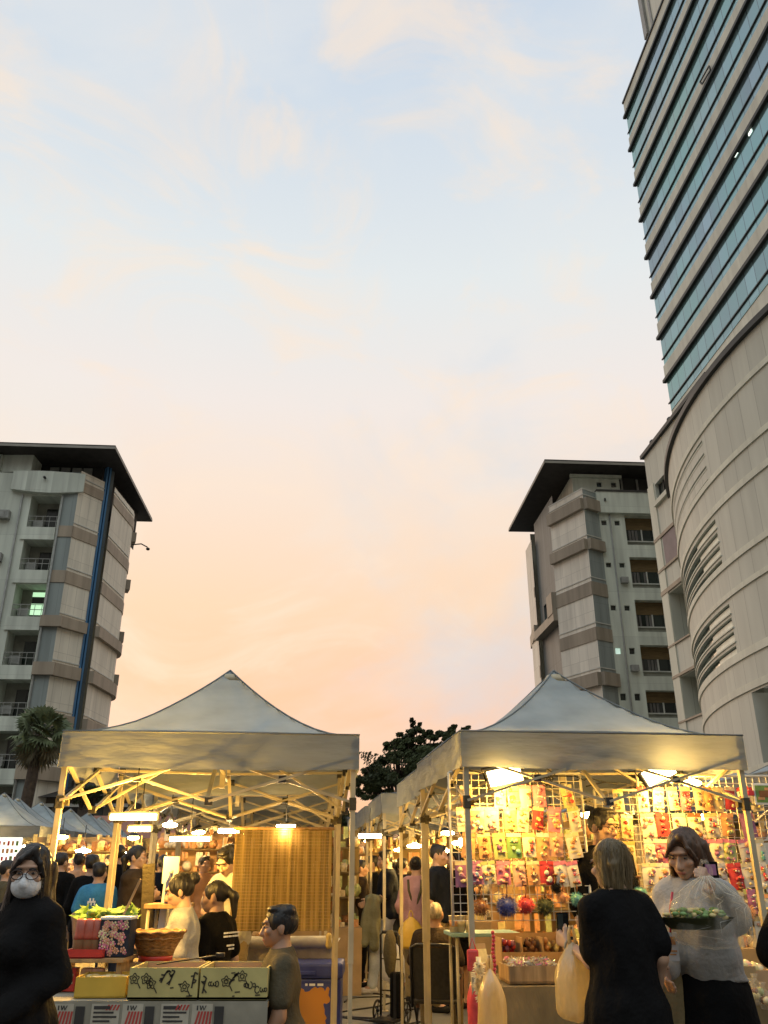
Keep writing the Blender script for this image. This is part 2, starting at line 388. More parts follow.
# ------------------------------------------------------------------ shared materials
M = {}
M['asphalt'] = pm('paving', (.16,.155,.14), .8, .3, 1.5, .2, bscale=30)
M['cream_wall'] = panelmat('cream_wall', (.68,.72,.63), 40, 3.28, .03, .25, var=.2)
M['white_wall'] = panelmat('pale_wall', (.72,.76,.66), 40, 3.46, .03, .25, var=.2)
M['panel'] = panelmat('cream_panel', (.84,.78,.65), .72, 1.64, .03, .4, var=.16)
M['panel_r'] = panelmat('cream_panel_b', (.80,.75,.65), 1.0, 1.73, .03, .4, var=.14)
M['grey_panel'] = panelmat('grey_panel', (.30,.34,.33), .72, 3.28, .03, .3, var=.15)
M['slate'] = panelmat('slate_panel', (.15,.17,.17), .6, 3.3, .04, .4, var=.2)
M['tan_band'] = panelmat('tan_band', (.42,.345,.26), 1.4, 9, .02, .3, var=.2)
M['tan_band_d'] = panelmat('tan_band_dark', (.34,.29,.225), 1.4, 9, .02, .3, var=.2)
M['blue_fin'] = pm('blue_fin', (.06,.17,.33), .35, .15, 1)
M['roof_dark'] = pm('roof_dark', (.045,.04,.036), .75, .3, 2)
M['fascia'] = pm('fascia', (.33,.31,.27), .6, .15, 1)
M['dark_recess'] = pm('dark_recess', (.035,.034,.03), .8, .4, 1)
M['recess_wall'] = pm('recess_wall', (.28,.28,.235), .8, .25, 1.5)
M['ochre_blind'] = pm('ochre_blind', (.17,.115,.05), .8, .25, 2, stretch=(1,1,8))
M['win_dark'] = glassmat('window_glass', (.035,.037,.035), .12, .61, .8, 0)
M['curtain'] = pm('curtain', (.16,.15,.14), .8, .5, 3, stretch=(8,8,.5))
M['frame_white'] = pm('frame_white', (.55,.55,.5), .5, .15, 2)
M['aircon'] = pm('aircon', (.30,.30,.28), .5, .2, 3)
M['tower_wall'] = panelmat('tower_wall', (.68,.69,.60), 2.4, 40, .03, .3, var=.12)
M['tower_glass'] = glassmat('tower_glass', (.24,.345,.42), .10, 1.2, .25, .6)
M['dark_fin'] = pm('dark_fin', (.03,.032,.03), .5, .3, 1)
M['podium'] = panelmat('podium_panel', (.60,.605,.52), 1.15, 40, .035, .45, var=.09)
M['podium_band'] = panelmat('podium_band', (.70,.70,.58), 2.3, 9, .03, .25, var=.1)
M['mauve'] = pm('mauve_panel', (.20,.155,.17), .6, .2, 1)
M['slit_glass'] = glassmat('slit_glass', (.05,.075,.065), .1, 1.6, .9, .1)
M['slit_light'] = pm('slit_light', (.80,.84,.72), .5, .25, 1.2)
GLOW = emat('office_light', (.55,.95,.55), .9)

# ------------------------------------------------------------------ ground
g = MB(); g.face([(-900,-600,0),(900,-600,0),(900,1500,0),(-900,1500,0)])
tag(g.build('ground', M['asphalt']), kind='structure')

def L2(p, d, t): return (p[0]+d[0]*t, p[1]+d[1]*t)
LD = Vector((1,.065)).normalized()

# ------------------------------------------------------------------ apartment block on the left
def left_block():
    b = thing('apartment_block', 'cream apartment block with brown floor bands, blue vertical fins and dark overhanging roof', 'building', (-24,58,0))
    P1 = (-21.95,54.99); W0 = (-40,53.82); G0 = (-23.05,54.92)
    P2 = (-20.83,56.9); P3 = (-20.25,57.5); P4 = (-20.1,62.1)
    zz = [(26.0,23.58),(22.65,20.4),(19.4,17.1),(16.17,13.8),(12.9,10.5),(9.6,7.25),(6.3,3.9)]
    u = lambda X: (X+40)/LD.x
    holes = [(u(-25.15), u(-23.1), z1, z0, 1.5) for z0, z1 in zz]
    holes += [(u(-29.9), u(-27.75), z1+.4, z0+.2, .4) for z0, z1 in [(29.0,26.6)]+zz]
    m = MB(); m.wall(W0, G0, 0, 27.75, holes, 1.4); m.build('wall', M['cream_wall'], b, True)
    for k, (z0, z1) in enumerate(zz):
        # back of each balcony, its door, air conditioner and rail
        A, B = L2(W0, LD, u(-25.15)), L2(W0, LD, u(-23.1))
        bal = MB().seg(A, B, z1-.02, z0+.02, -1.5, -1.45).build('balcony', M['recess_wall'], b, True)
        q = MB(); q.seg(L2(A,LD,.75), L2(A,LD,1.9), z1, z0-.45, -1.448, -1.40); q.build('balcony_door', M['win_dark'], bal, True)
        q = MB(); q.seg(L2(A,LD,.15), L2(A,LD,.85), z1+.25, z1+.8, -1.1, -.7)
        q.build('air_conditioner', M['aircon'], bal, True)
        q = MB()
        for j in range(2): q.seg(A, B, z1+.5+j*.35, z1+.54+j*.35, -.12, -.08)
        for j in range(5): q.seg(L2(A,LD,.05+j*.47), L2(A,LD,.08+j*.47), z1, z1+.85, -.12, -.085)
        q.build('railing', M['aircon'], bal, True)
        if k == 2:
            q = MB(); q.seg(L2(A,LD,.75), L2(A,LD,1.6), z1+.5, z1+1.3, -1.39, -1.37); q.seg(L2(A,LD,.75), L2(A,LD,1.7), z0-.5, z0-.18, -1.39, -1.36); q.build('lit_window', GLOW, bal, True)
        # slab edge under the balcony
        MB().seg(L2(A,LD,-.25), L2(B,LD,0), z1-.95, z1-.02, .003, .12).build('balcony_front', M['cream_wall'], b, True)
    for z0, z1 in [(29.0,26.6)]+zz:
        A, B = L2(W0, LD, u(-29.9)), L2(W0, LD, u(-27.75))
        wn = MB().seg(A, B, z1+.4, z0+.2, -.38, -.33).build('window', M['win_dark'], b, True)
        q = MB()
        for t in (0,.72,1.43,2.1): q.seg(L2(A,LD,t), L2(A,LD,t+.07), z1+.4, z0+.2, -.33, -.28)
        q.seg(A, B, z1+1.2, z1+1.27, -.33, -.29); q.build('window_frame', M['frame_white'], wn, True)
    m = MB(); m.wall(G0, P1, 0, 27.9); m.build('grey_panel', M['grey_panel'], b, True)
    q = MB()
    for X in (-25.75,-22.95): P = L2(W0, LD, u(X)); q.tube([(P[0],P[1]-.10,0),(P[0],P[1]-.10,26.0)], .07, 8)
    q.build('drain_pipe', M['aircon'], b, True)
    for k, (z0, z1) in enumerate(zz):
        if k % 3 != 2: q = MB(); A = L2(W0, LD, u(-27.2)); q.seg(A, L2(A,LD,.85), z1+.5, z1+1.1, .003, .42); q.seg(L2(A,LD,.12), L2(A,LD,.55), z1+.58, z1+1.02, .42, .44); q.build('air_conditioner', M['aircon'], b, True)
    # curved parapet front of the top terrace
    m = MB(); X0, X1 = -26.6, -21.6; n = 14
    for i in range(n):
        f0, f1 = i/n, (i+1)/n
        bz = lambda f: 26.35 - .28*math.sin(PI*min(1, f*1.0))
        A, B = L2(W0, LD, u(X0+(X1-X0)*f0)), L2(W0, LD, u(X0+(X1-X0)*f1))
        o = .12 + .35*math.sin(PI*(f0*.8+.2)); o2 = .12 + .35*math.sin(PI*(f1*.8+.2))
        a, c = Vector(A), Vector(B); nn = Vector((LD.y, -LD.x))
        pa, pb = a+nn*o, c+nn*o2
        m.face([(pa.x,pa.y,bz(f0)),(pb.x,pb.y,bz(f1)),(pb.x,pb.y,27.75),(pa.x,pa.y,27.75)])
        m.face([(a.x,a.y,bz(f0)),(c.x,c.y,bz(f1)),(pb.x,pb.y,bz(f1)),(pa.x,pa.y,bz(f0))]); m.face([(pa.x,pa.y,27.75),(pb.x,pb.y,27.75),(c.x-nn.x*.2,c.y-nn.y*.2,27.75),(a.x-nn.x*.2,a.y-nn.y*.2,27.75)])
    m.face([(pb.x,pb.y,26.35),(c.x,c.y,26.35),(c.x,c.y,27.75),(pb.x,pb.y,27.75)])
    m.build('parapet', M['cream_wall'], b, True)
    q = MB(); q.tube([(-24.2,54.3,27.15),(-24.2,54.1,27.15)], .09, 8); q.build('drain_pipe', M['dark_fin'], b, True)
    bands = [(26.35,27.15),(22.9,23.73),(19.55,20.42),(16.4,17.15),(13.15,13.99),(9.9,10.75),(6.6,7.45)]
    bands[0] = (26.5,27.25)
    m = MB(); m.wall(P1, P2, 0, 28.05); m.build('cladding', M['panel'], b, True)
    m = MB(); m.wall(P3, P4, 0, 27.9)
    arc = [P4, (-20.25,62.9), (-20.6,63.7), (-21.2,64.4), (-22.1,65.0)]
    for a, c in zip(arc, arc[1:]): m.wall(a, c, 0, 27.9)
    m.build('cladding', M['panel'], b, True)
    m = MB(); m.wall(P2, P3, 0, 29.3, (), 0, -.35); m.seg(P2, P3, 0, .1, -.4, -.35); m.build('recess_strip', M['slate'], b, True)
    for t, o in ((.02,.05),(.24,.05)):
        d = (Vector(P3)-Vector(P2)).normalized()
        MB().seg(L2(P2,d,t), L2(P2,d,t+.13), 0, 29.3, -.34, o).build('blue_fin', M['blue_fin'], b, True)
    for k, (z0, z1) in enumerate(bands):
        o = .06 if k < 3 else .32
        m = MB(); m.seg(P1, P2, z0, z1, -.02, o)
        if k: m.seg(L2(G0,LD,0), L2(P1,LD,.02 if o < .1 else .3), z0, z1, -.02, o)
        m.build('floor_band', M['tan_band'], b, True)
        m = MB(); m.seg(P3, P4, z0, z1, -.02, o)
        for a, c in zip(arc, arc[1:]): m.seg(a, c, z0, z1, -.02, o)
        m.build('floor_band', M['tan_band'], b, True)
        m = MB(); m.seg(P1, P2, z1+.22, z1+.30, -.02, .05); m.seg(P3, P4, z1+.22, z1+.30, -.02, .05); m.build('floor_trim', M['frame_white'], b, True)
    # ledges on the far rounded end, and the camera arm
    for z in (25.6, 21.6, 17.4, 14.1): MB().seg((-20.15,62.9), (-20.6,63.9), z, z+.8, -.1, .25).build('ledge', M['tan_band_d'], b, True)
    q = MB(); q.tube([(-20.1,62.6,25.2),(-19.4,62.8,25.35),(-18.9,62.9,25.1)], .05, 6); q.ball((-18.85,62.9,24.95), (.16,.16,.12)); q.build('lamp_arm', M['dark_fin'], b, True)
    # set back top floor
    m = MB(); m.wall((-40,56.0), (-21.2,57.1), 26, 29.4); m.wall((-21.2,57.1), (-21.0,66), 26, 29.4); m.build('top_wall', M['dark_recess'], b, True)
    m = MB()
    for i in range(4): m.seg(L2((-25.2,56.85),LD,.15+i*.82), L2((-25.2,56.85),LD,.80+i*.82), 28.55, 29.2, .02, .10)
    m.build('vent_louver', M['aircon'], b, True)
    m = MB(); m.box((-26.8,55.7,28.65), (2.4,1.6,1.45)); m.box((-26.8,55.7,29.35), (2.5,1.7,.06)); m.build('roof_block', M['cream_wall'], b, True)
    # roof
    C0, C1 = (-19.4,54.0), (-20.25,67.8); W = (-42,52.55)
    m = MB(); z0, z1 = 29.3, 29.62
    base = [W, C0, C1, (-42,66.4)]
    m.face([(p[0],p[1],z0) for p in base][::-1])
    for i in range(3): a, c = base[i], base[(i+1)%4]; m.face([(a[0],a[1],z0),(c[0],c[1],z0),(c[0],c[1],z1),(a[0],a[1],z1)])
    r0, r1 = (-42,60,32.2), (-26.5,61,32.2)
    P = lambda p: (p[0],p[1],z1)
    m.face([P(W),P(C0),r1,r0]); m.face([P(C0),P(C1),r1]); m.face([P(C1),P((-42,66.4)),r0,r1])
    rf = m.build('roof', M['roof_dark'], b, True)
    m = MB(); m.seg(W, C0, 29.32, 29.5, .003, .04); m.seg(C0, C1, 29.32, 29.5, .003, .04); m.build('fascia', M['fascia'], rf, True)
    # plain rear walls so that the block is closed
    m = MB(); m.wall((-22.1,65), (-40,64), 0, 29.3); m.build('wall', M['cream_wall'], b, True)
    return b
left_block()

# ------------------------------------------------------------------ apartment block in the middle right
def right_block():
    b = thing('apartment_block', 'pale apartment block with ochre window recesses and grey corner bay behind the right tent', 'building', (18,64,0))
    P0 = (16.9,60.9); P1 = (15.55,60.0); P2 = (13.6,63.7); P3 = (13.15,70.1); P4 = (13.1,73.0)
    E = L2(P0, LD, 24)
    u = lambda X: (X-P0[0])/LD.x
    wins = [(27.1,24.6),(23.6,21.12),(20.16,17.7),(16.69,14.38),(13.35,11.4),(9.9,7.6),(6.5,4.1)]
    cols = [(18.92,21.35),(23.3,25.8),(27.6,30.1),(32,34.5)]
    holes = [(u(a), u(c), z1, z0, .7) for a, c in cols for z0, z1 in wins]
    sm = [(26.6,26.2),(23.1,22.72),(19.7,19.3),(16.45,15.98),(13.1,12.6),(9.7,9.3)]
    holes += [(u(a), u(a)+.42, z1, z0, .25) for a in (17.03,18.08) for z0, z1 in sm]
    MB().wall(P0, E, 0, 27.6, holes, .7).build('wall', M['white_wall'], b, True)
    for a, c in cols:
        for k, (z0, z1) in enumerate(wins):
            A, B = L2(P0, LD, u(a)), L2(P0, LD, u(c)); h = z0-z1; zs = z1+.22*h; zt = z1+.60*h
            wn = MB().seg(A, B, zs, zt, -.69, -.62).build('window', M['win_dark'], b, True)
            MB().seg(A, B, zt, z0, -.69, -.6).build('blind', M['ochre_blind'], wn, True)
            q = MB()
            for t in (0, (u(c)-u(a))*.57, u(c)-u(a)-.08): q.seg(L2(A,LD,t), L2(A,LD,t+.1), zs, zt, -.62, -.55)
            q.seg(A, B, zs-.09, zs, -.62, -.5); q.build('window_frame', M['frame_white'], wn, True)
            q = MB()
            for t in range(5):
                if (t+k) % 4: q.seg(L2(A,LD,.15+t*.26), L2(A,LD,.33+t*.26), zs+.02, zt-.05, -.618, -.605)
            q.build('curtain', M['curtain'], wn, True)
            MB().seg(A, B, z1, zs-.09, -.69, -.63).build('sill_wall', M['recess_wall'], b, True)
    for i, a in enumerate((17.03,18.08)):
        for k, (z0, z1) in enumerate(sm):
            A = L2(P0, LD, u(a)); MB().seg(A, L2(A,LD,.42), z1, z0, -.24, -.2).build('small_window', GLOW_DIM if (k == 3 and i == 0) else M['win_dark'], b, True)
    q = MB()
    for X in (17.72,22.2): P = L2(P0, LD, u(X)); q.tube([(P[0],P[1]-.09,0),(P[0],P[1]-.09,27.1)], .06, 8)
    q.build('drain_pipe', M['aircon'], b, True)
    for k, (z0, z1) in enumerate(wins[1:5]):
        q = MB(); A = L2(P0, LD, u(21.55 if k % 2 else 18.0)); q.seg(A, L2(A,LD,.55), z1+.3, z1+.75, .003, .35); q.build('air_conditioner', M['aircon'], b, True)
    # terrace parapet and set back top
    m = MB(); m.seg(L2(P0,LD,-.15), L2(P0,LD,24), 27.15, 28.95, .003, .35); m.build('parapet', M['white_wall'], b, True)
    MB().seg(L2(P0,LD,-.15), L2(P0,LD,24), 28.95, 29.1, -.15, .42).build('coping', M['roof_dark'], b, True)
    q = MB(); q.box((17.4,60.55,28.2), (.12,.2,.22)); q.build('drain_pipe', M['dark_fin'], b, True)
    A = (15.3,61.9); B = L2(A, LD, 3.9)
    MB().wall(A, B, 28, 31.0, [(2.0,2.42,30.0,30.42,.2),(3.2,3.62,30.0,30.42,.2)], .2).wall((14.9,70), A, 28, 31.0).wall(B, L2(B,(-LD.y,LD.x),6), 28, 31.0).seg(L2(A,LD,-.2), L2(B,LD,.15), 30.75, 31.0, 0, .25).build('penthouse_wall', M['white_wall'], b, True)
    for t in (2.0,3.2): MB().seg(L2(A,LD,t), L2(A,LD,t+.42), 30.0, 30.42, -.2, -.15).build('small_window', M['win_dark'], b, True)
    D = L2(B,(-LD.y,LD.x),.6)
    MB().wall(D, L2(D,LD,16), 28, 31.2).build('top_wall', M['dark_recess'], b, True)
    m = MB()
    for i in range(9): m.seg(L2(D,LD,.4+i*1.3), L2(D,LD,1.5+i*1.3), 29.4, 30.0, .02, .06)
    for i in range(7): m.seg(L2(D,LD,.3+i*1.3), L2(D,LD,.45+i*1.3), 28, 31, .02, .12)
    m.build('vent_louver', M['aircon'], b, True)
    # corner bay
    MB().wall(P1, P0, 0, 28.9).build('grey_panel', M['grey_panel'], b, True)
    MB().wall(P2, P1, 0, 28.9).build('cladding', M['panel_r'], b, True)
    MB().wall(P3, P2, 0, 30, [(1.2,5.0,19.6,22.0,1.2)], 1, -.35).build('recess_strip', M['slate'], b, True)
    MB().seg(L2(P3,(.07,-1),1.2), L2(P3,(.07,-1),5.0), 19.6, 22.0, -1.6, -1.5).build('recess_opening', M['dark_recess'], b, True)
    m = MB(); m.wall(P4, P3, 0, 28.5); m.wall((14.0,75), P4, 0, 28.5); m.build('cladding', M['panel_r'], b, True)
    bands = [(27.17,28.1),(23.85,24.7),(20.27,21.3),(16.82,17.8),(13.5,14.45),(10,10.9),(6.6,7.5)]
    for k, (z0, z1) in enumerate(bands):
        o = .34 if k in (0,1,4) else .06
        m = MB(); m.seg(P2, L2(P1,(.5,-1),.0), z0, z1, -.02, o); m.seg(P1, P0, z0, z1, -.02, o)
        m.build('floor_band', M['tan_band_d'], b, True)
        m = MB(); m.seg(P2, P1, z1+.3, z1+.38, -.02, .05); m.seg(P1, P0, z1+.3, z1+.38, -.02, .05); m.build('floor_trim', M['frame_white'], b, True)
        if k: MB().seg((13.5,74.4), P3, z0-.6, z1-.6, -.02, .3 if k in (2,4) else .05).build('floor_band', M['tan_band_d'], b, True)
    m = MB(); m.seg(P3, P2, 19.3, 20.0, -.36, .35); m.seg(L2(P2,(.07,-1),-1.6), P2, 19.9, 21.6, -.3, .4); m.build('ledge', M['tan_band_d'], b, True)
    MB().seg(P2, P1, 28.9, 29.0, -.1, .03).seg(P1, P0, 28.9, 29.0, -.1, .03).build('coping', M['frame_white'], b, True)
    # roof
    C0, C1 = (12.8,60.0), (11.97,74.8); W = (42,61.9); z0, z1 = 31.15, 31.5
    m = MB(); base = [C1, C0, W, (42,76)]
    m.face([(p[0],p[1],z0) for p in base][::-1])
    for i in range(2): a, c = base[i], base[i+1]; m.face([(a[0],a[1],z0),(c[0],c[1],z0),(c[0],c[1],z1),(a[0],a[1],z1)])
    P = lambda p: (p[0],p[1],z1); r1, r0 = (20,67.5,34.2), (42,68.8,34.2)
    m.face([P(C0),P(W),r0,r1]); m.face([P(C1),P(C0),r1]); m.face([P((42,76)),P(C1),r1,r0])
    rf = m.build('roof', M['roof_dark'], b, True)
    MB().seg(C1, C0, 31.17, 31.36, .003, .05).seg(C0, W, 31.17, 31.36, .003, .05).build('fascia', M['fascia'], rf, True)
    MB().wall((40,77), (14,75), 0, 31).build('wall', M['white_wall'], b, True)
GLOW_DIM = emat('dim_window', (.7,1,.85), .55)
right_block()

# ------------------------------------------------------------------ office tower over a curved podium
def tower():
    b = thing('office_tower', 'tall office tower with teal ribbon windows above a curved beige panelled podium', 'building', (30,40,0))
    A = (21.55,55.0); d = Vector((.065,-1)).normalized(); B = L2(A, d, 42); nrm_ = Vector((-1,-.065)).normalized()
    E = (60,57.5)
    MB().wall(A, B, 20, 64.55, (), 0, -.02).wall(E, A, 20, 64.55).build('core', M['tower_wall'], b, True)
    for k in range(8):
        z = 35.68+3.9*k
        gl = MB().seg(A, B, z-2.62, z-.04, -.015, .02).build('ribbon_window', M['tower_glass'], b, True)
        if k == 5:
            q = MB()
            for px, py in ((750,131),(736,152.5),(722.5,172)):
                r = ray(px, py); t = (A[0]*nrm_.x+A[1]*nrm_.y+.03)/(r[0]*nrm_.x+r[1]*nrm_.y); c = Vector((r[0]*t, r[1]*t)); 
                q.seg(L2(c,d,-.2), L2(c,d,.2), CAMH+r[2]*t-.22, CAMH+r[2]*t+.22, .0, .03)
            q.build('ceiling_light', emat('ceiling_light', (.9,1,.85), 2.0), gl, True)
        top = 64.55 if k == 7 else z+1.28
        MB().seg(L2(A,d,-.05), B, z, top, -.02, .10).build('spandrel', M['tower_wall'], b, True)
        MB().seg(L2(A,d,-.22), B, z-.13, z+.12, -.02, .26).build('sunshade_fin', M['dark_fin'], b, True)
        MB().seg(L2(A,d,-.15), B, z-2.0, z-1.92, .02, .11).build('sill_fin', M['dark_fin'], b, True)
    MB().seg(L2(A,d,-.1), B, 64.55, 64.75, -.3, .2).build('coping', M['dark_fin'], b, True)
    q = MB()
    for p1, p2 in (((700,82),(709,66)),((700,82),(702,84)),((709,66),(710.5,70)),((702,84),(710.5,70))):
        e = []
        for px, py in (p1, p2):
            r = ray(px, py); t = (A[0]*nrm_.x+A[1]*nrm_.y+.25)/(r[0]*nrm_.x+r[1]*nrm_.y); e.append((r[0]*t, r[1]*t, CAMH+r[2]*t))
        q.bar(e[0], e[1], .08)
    q.build('open_window', M['dark_fin'], b, True)
    MB().box((27.3,40,69), (10,20,11)).build('roof_plant_room', M['tower_wall'], b, True)
    MB().box((22.2,49.6,70.3), (.25,.7,8.4)).box((22.28,48.4,70), (.12,.35,9)).build('roof_pipe', M['aircon'], b, True)
    # setback storey below the tower
    MB().box((20.3,49.9,25), (3.2,2.6,5.2)).build('setback_wall', M['tower_wall'], b, True)
    # wing with windows and terrace openings
    W0 = L2((17.04,48.0), d, -1.1); W1 = L2(W0, d, 10)
    holes = [(1.1,4.0,22.55,23.7,.35), (.98,10,13.55,16.6,2.2), (.98,10,9.2,11.6,2.2), (.98,10,4.6,7.4,2.2)]
    m = MB(); m.wall(W0, W1, 0, 26.1, holes); m.wall((24,49.5), W0, 0, 26.1); m.face([(W0[0],W0[1],26.1),(W1[0],W1[1],26.1),(24,W1[1],26.1),(24,49.5,26.1)]); m.build('wing_wall', M['podium'], b, True)
    MB().seg(L2(W0,d,-.2), W1, 26.1, 26.35, -.3, .2).build('coping', M['dark_fin'], b, True)
    for pt in (0.6, 3.6):
        q = L2(W0, d, pt); mb = MB(); mb.box((q[0]+.6,q[1],26.6), (.3,.35,.5)); mb.ball((q[0]+.45,q[1],26.95), .22); mb.build('roof_lamp', M['dark_fin'], b, True)
    wn = MB().seg(L2(W0,d,1.1), L2(W0,d,4.0), 22.55, 23.7, -.34, -.28).build('window', M['win_dark'], b, True)
    q = MB()
    for t in (1.1,1.8,2.5,3.2,3.93): q.seg(L2(W0,d,t), L2(W0,d,t+.07), 22.55, 23.7, -.28, -.22)
    q.build('window_frame', M['dark_fin'], wn, True)
    MB().seg(L2(W0,d,1.0), L2(W0,d,4.1), 22.2, 22.5, .003, .22).build('sill', M['podium_band'], b, True)
    MB().seg(L2(W0,d,1.2), L2(W0,d,6), 18.25, 20.1, .003, .03).build('mauve_panel', M['mauve'], b, True)
    for z0, z1 in ((20.15,20.35),(16.7,16.95),(18.15,18.3),(13.5,13.6),(11.65,11.8),(9.1,9.2)): MB().seg(L2(W0,d,-.02), L2(W0,d,6), z0, z1, .003, .10).build('trim', M['tan_band'], b, True)
    MB().seg(L2(W0,d,-.02), L2(W0,d,.95), 0, 23.9, .003, .06).build('corner_pier', M['podium_band'], b, True)
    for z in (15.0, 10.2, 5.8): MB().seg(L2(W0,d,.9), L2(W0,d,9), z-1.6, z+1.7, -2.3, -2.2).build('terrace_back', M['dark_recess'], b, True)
    for z in (13.6, 9.25): MB().seg(L2(W0,d,2.9), L2(W0,d,4.3), z, z+2.6, -2.2, -.6).build('terrace_pier', M['podium_band'], b, True)
    # curved podium
    cx_, cy_, Rr = 44.5, 34.3, 29.7
    def pt(a, z, o=0): return (cx_+(Rr+o)*math.cos(R(a)), cy_+(Rr+o)*math.sin(R(a)), z)
    def slab(mb, a0, a1, z0, z1, o0, o1, st=1.0):
        n = max(2, int((a1-a0)/st)); ang = [a0+(a1-a0)*i/n for i in range(n+1)]
        for p, q in zip(ang, ang[1:]):
            mb.face([pt(p,z0,o1),pt(p,z1,o1),pt(q,z1,o1),pt(q,z0,o1)], True); mb.face([pt(p,z1,o1),pt(p,z1,o0),pt(q,z1,o0),pt(q,z1,o1)]); mb.face([pt(p,z0,o0),pt(p,z0,o1),pt(q,z0,o1),pt(q,z0,o0)])
        for p in (a0, a1): mb.face([pt(p,z0,o0),pt(p,z0,o1),pt(p,z1,o1),pt(p,z1,o0)])
        return mb
    SA, SB = 152., 179.2
    groups = [[(19.85-.66*i-.13, 19.85-.66*i) for i in range(4)], [(15.88-.64*i-.44, 15.88-.64*i) for i in range(4)], [(11.95-.61*i-.42, 11.95-.61*i) for i in range(4)]]
    slits = [s for g_ in groups for s in g_]
    rec = (180.6, 196., 5.2, 8.0)
    angs = sorted({130+1.*i for i in range(92)} | {SA, SB, rec[0], rec[1]}); zs = sorted({0., 22.1} | {z for s in slits for z in s} | {rec[2], rec[3]})
    m = MB()
    for a0, a1 in zip(angs, angs[1:]):
        for z0, z1 in zip(zs, zs[1:]):
            a, z = (a0+a1)/2, (z0+z1)/2
            if SA < a < SB and any(s[0] < z < s[1] for s in slits): continue
            if rec[0] < a < rec[1] and rec[2] < z < rec[3]: continue
            m.face([pt(a0,z0),pt(a0,z1),pt(a1,z1),pt(a1,z0)], True)
    for z0, z1 in slits:
        n = 27; an = [SA+(SB-SA)*i/n for i in range(n+1)]
        for p, q in zip(an, an[1:]): m.face([pt(p,z0),pt(q,z0),pt(q,z0,-.18),pt(p,z0,-.18)]); m.face([pt(p,z1,-.18),pt(q,z1,-.18),pt(q,z1),pt(p,z1)])
        m.face([pt(SB,z0),pt(SB,z1),pt(SB,z1,-.18),pt(SB,z0,-.18)])
    m.face([pt(rec[0],rec[2]),pt(rec[0],rec[3]),pt(rec[0],rec[3],-1.2),pt(rec[0],rec[2],-1.2)])
    m.face([pt(a, 22.1) for a in angs])
    m.uv = lambda v: (math.atan2(v[1]-cy_, cx_-v[0])*Rr, v[2])
    m.build('podium_wall', M['podium'], b, True)
    for gi, g_ in enumerate(groups):
        for i, (z0, z1) in enumerate(g_):
            mb = slab(MB(), SA, SB, z0-.05, z1+.05, -.4, -.17); mb.uv = lambda v: (math.atan2(v[1]-cy_, cx_-v[0])*Rr, v[2])
            sw = mb.build('slit_window', M['dark_recess'] if gi == 0 else M['slit_glass'], b, True)
            if gi: slab(MB(), 172.5+i*.5, SB, z0+.02, z1-.06, -.17, -.13).build('pane', M['slit_light'], sw, True)
            slab(MB(), SA, SB+.1, z0-.07, z0-.005, -.05, 0.02 if gi == 0 else .05).build('sill', M['podium_band'], b, True)
    for z0, z1 in ((5.0,5.25),(8.1,8.39),(9.42,9.74),(12.14,12.36),(13.44,13.7),(16.09,16.38),(17.49,17.75),(20.1,20.36)):
        slab(MB(), 150, 205, z0, z1, -.02, .07).build('band', M['podium_band'], b, True)
    slab(MB(), 145, 215, 22.02, 22.3, -.4, .2).build('coping', M['dark_fin'], b, True)
    slab(MB(), rec[0]-.01, rec[1], rec[2]-.1, rec[3]+.1, -1.3, -1.2).build('podium_window', M['win_dark'], b, True)
    q = MB()
    for a in (181.6,184,186.5): q.bar(pt(a,5.2,-1.15), pt(a,8,-1.15), .12)
    q.bar(pt(180.6,7.0,-1.15), pt(188,7.0,-1.15), .1); q.build('window_frame', M['frame_white'], b, True)
tower()

# ------------------------------------------------------------------ low houses and trees beyond the market
M['brick_red'] = pm('brick_red', (.36,.12,.09), .75, .2, 2); M['brown_wall'] = pm('brown_wall', (.11,.085,.06), .8, .3, 1)
M['leaf_dark'] = pm('leaf_dark', (.050,.066,.022), .7, .6, .9); M['leaf_mid'] = pm('leaf_mid', (.055,.065,.022), .7, .6, .9)
M['bark'] = pm('bark', (.07,.05,.035), .9, .4, 8, .3); M['palm_leaf'] = pm('palm_leaf', (.12,.15,.07), .65, .6, 3); M['palm_dead'] = pm('palm_dead', (.17,.15,.09), .85, .5, 3)
def house(c, d, m, label, rows, cols, rz=0, roofm='roof_dark'):
    b = thing('distant_house', label, 'house', (c[0],c[1],0), rz)
    W, D, H = d
    pw, ph = W/cols, H/rows
    hs = [(pw*(i+.2), pw*(i+.8), ph*(j+.3), ph*(j+.8)) for i in range(cols) for j in range(rows)]
    wl = MB().wall((-W/2,-D/2), (W/2,-D/2), 0, H, hs, .2).wall((W/2,-D/2), (W/2,D/2), 0, H).wall((-W/2,D/2), (-W/2,-D/2), 0, H).wall((W/2,D/2), (-W/2,D/2), 0, H).build('wall', m, b)
    for h in hs:
        wn = MB().seg((-W/2+h[0],-D/2), (-W/2+h[1],-D/2), h[2], h[3], -.2, -.15).build('window', M['win_dark'], b)
        MB().seg((-W/2+h[0]-.1,-D/2), (-W/2+h[1]+.1,-D/2), h[2]-.2, h[2], .003, .12).seg((-W/2+h[0]-.1,-D/2), (-W/2+h[1]+.1,-D/2), h[3], h[3]+.2, .003, .12).build('window_frame', M['frame_white'], wn)
    m2 = MB(); o = .6
    q = [(-W/2-o,-D/2-o,H),(W/2+o,-D/2-o,H),(W/2+o,D/2+o,H),(-W/2-o,D/2+o,H)]
    m2.face(q[::-1]); r0, r1 = (-W/4,0,H+1.6), (W/4,0,H+1.6)
    m2.face([q[0],q[1],r1,r0]); m2.face([q[1],q[2],r1]); m2.face([q[2],q[3],r0,r1]); m2.face([q[3],q[0],r0]); m2.build('roof', M[roofm], b)
p = at(152, 830, 62); house((p.x, 66), (4.2,8,8.6), M['brick_red'], 'red distant house with white window surrounds left of the front tent', 3, 2)
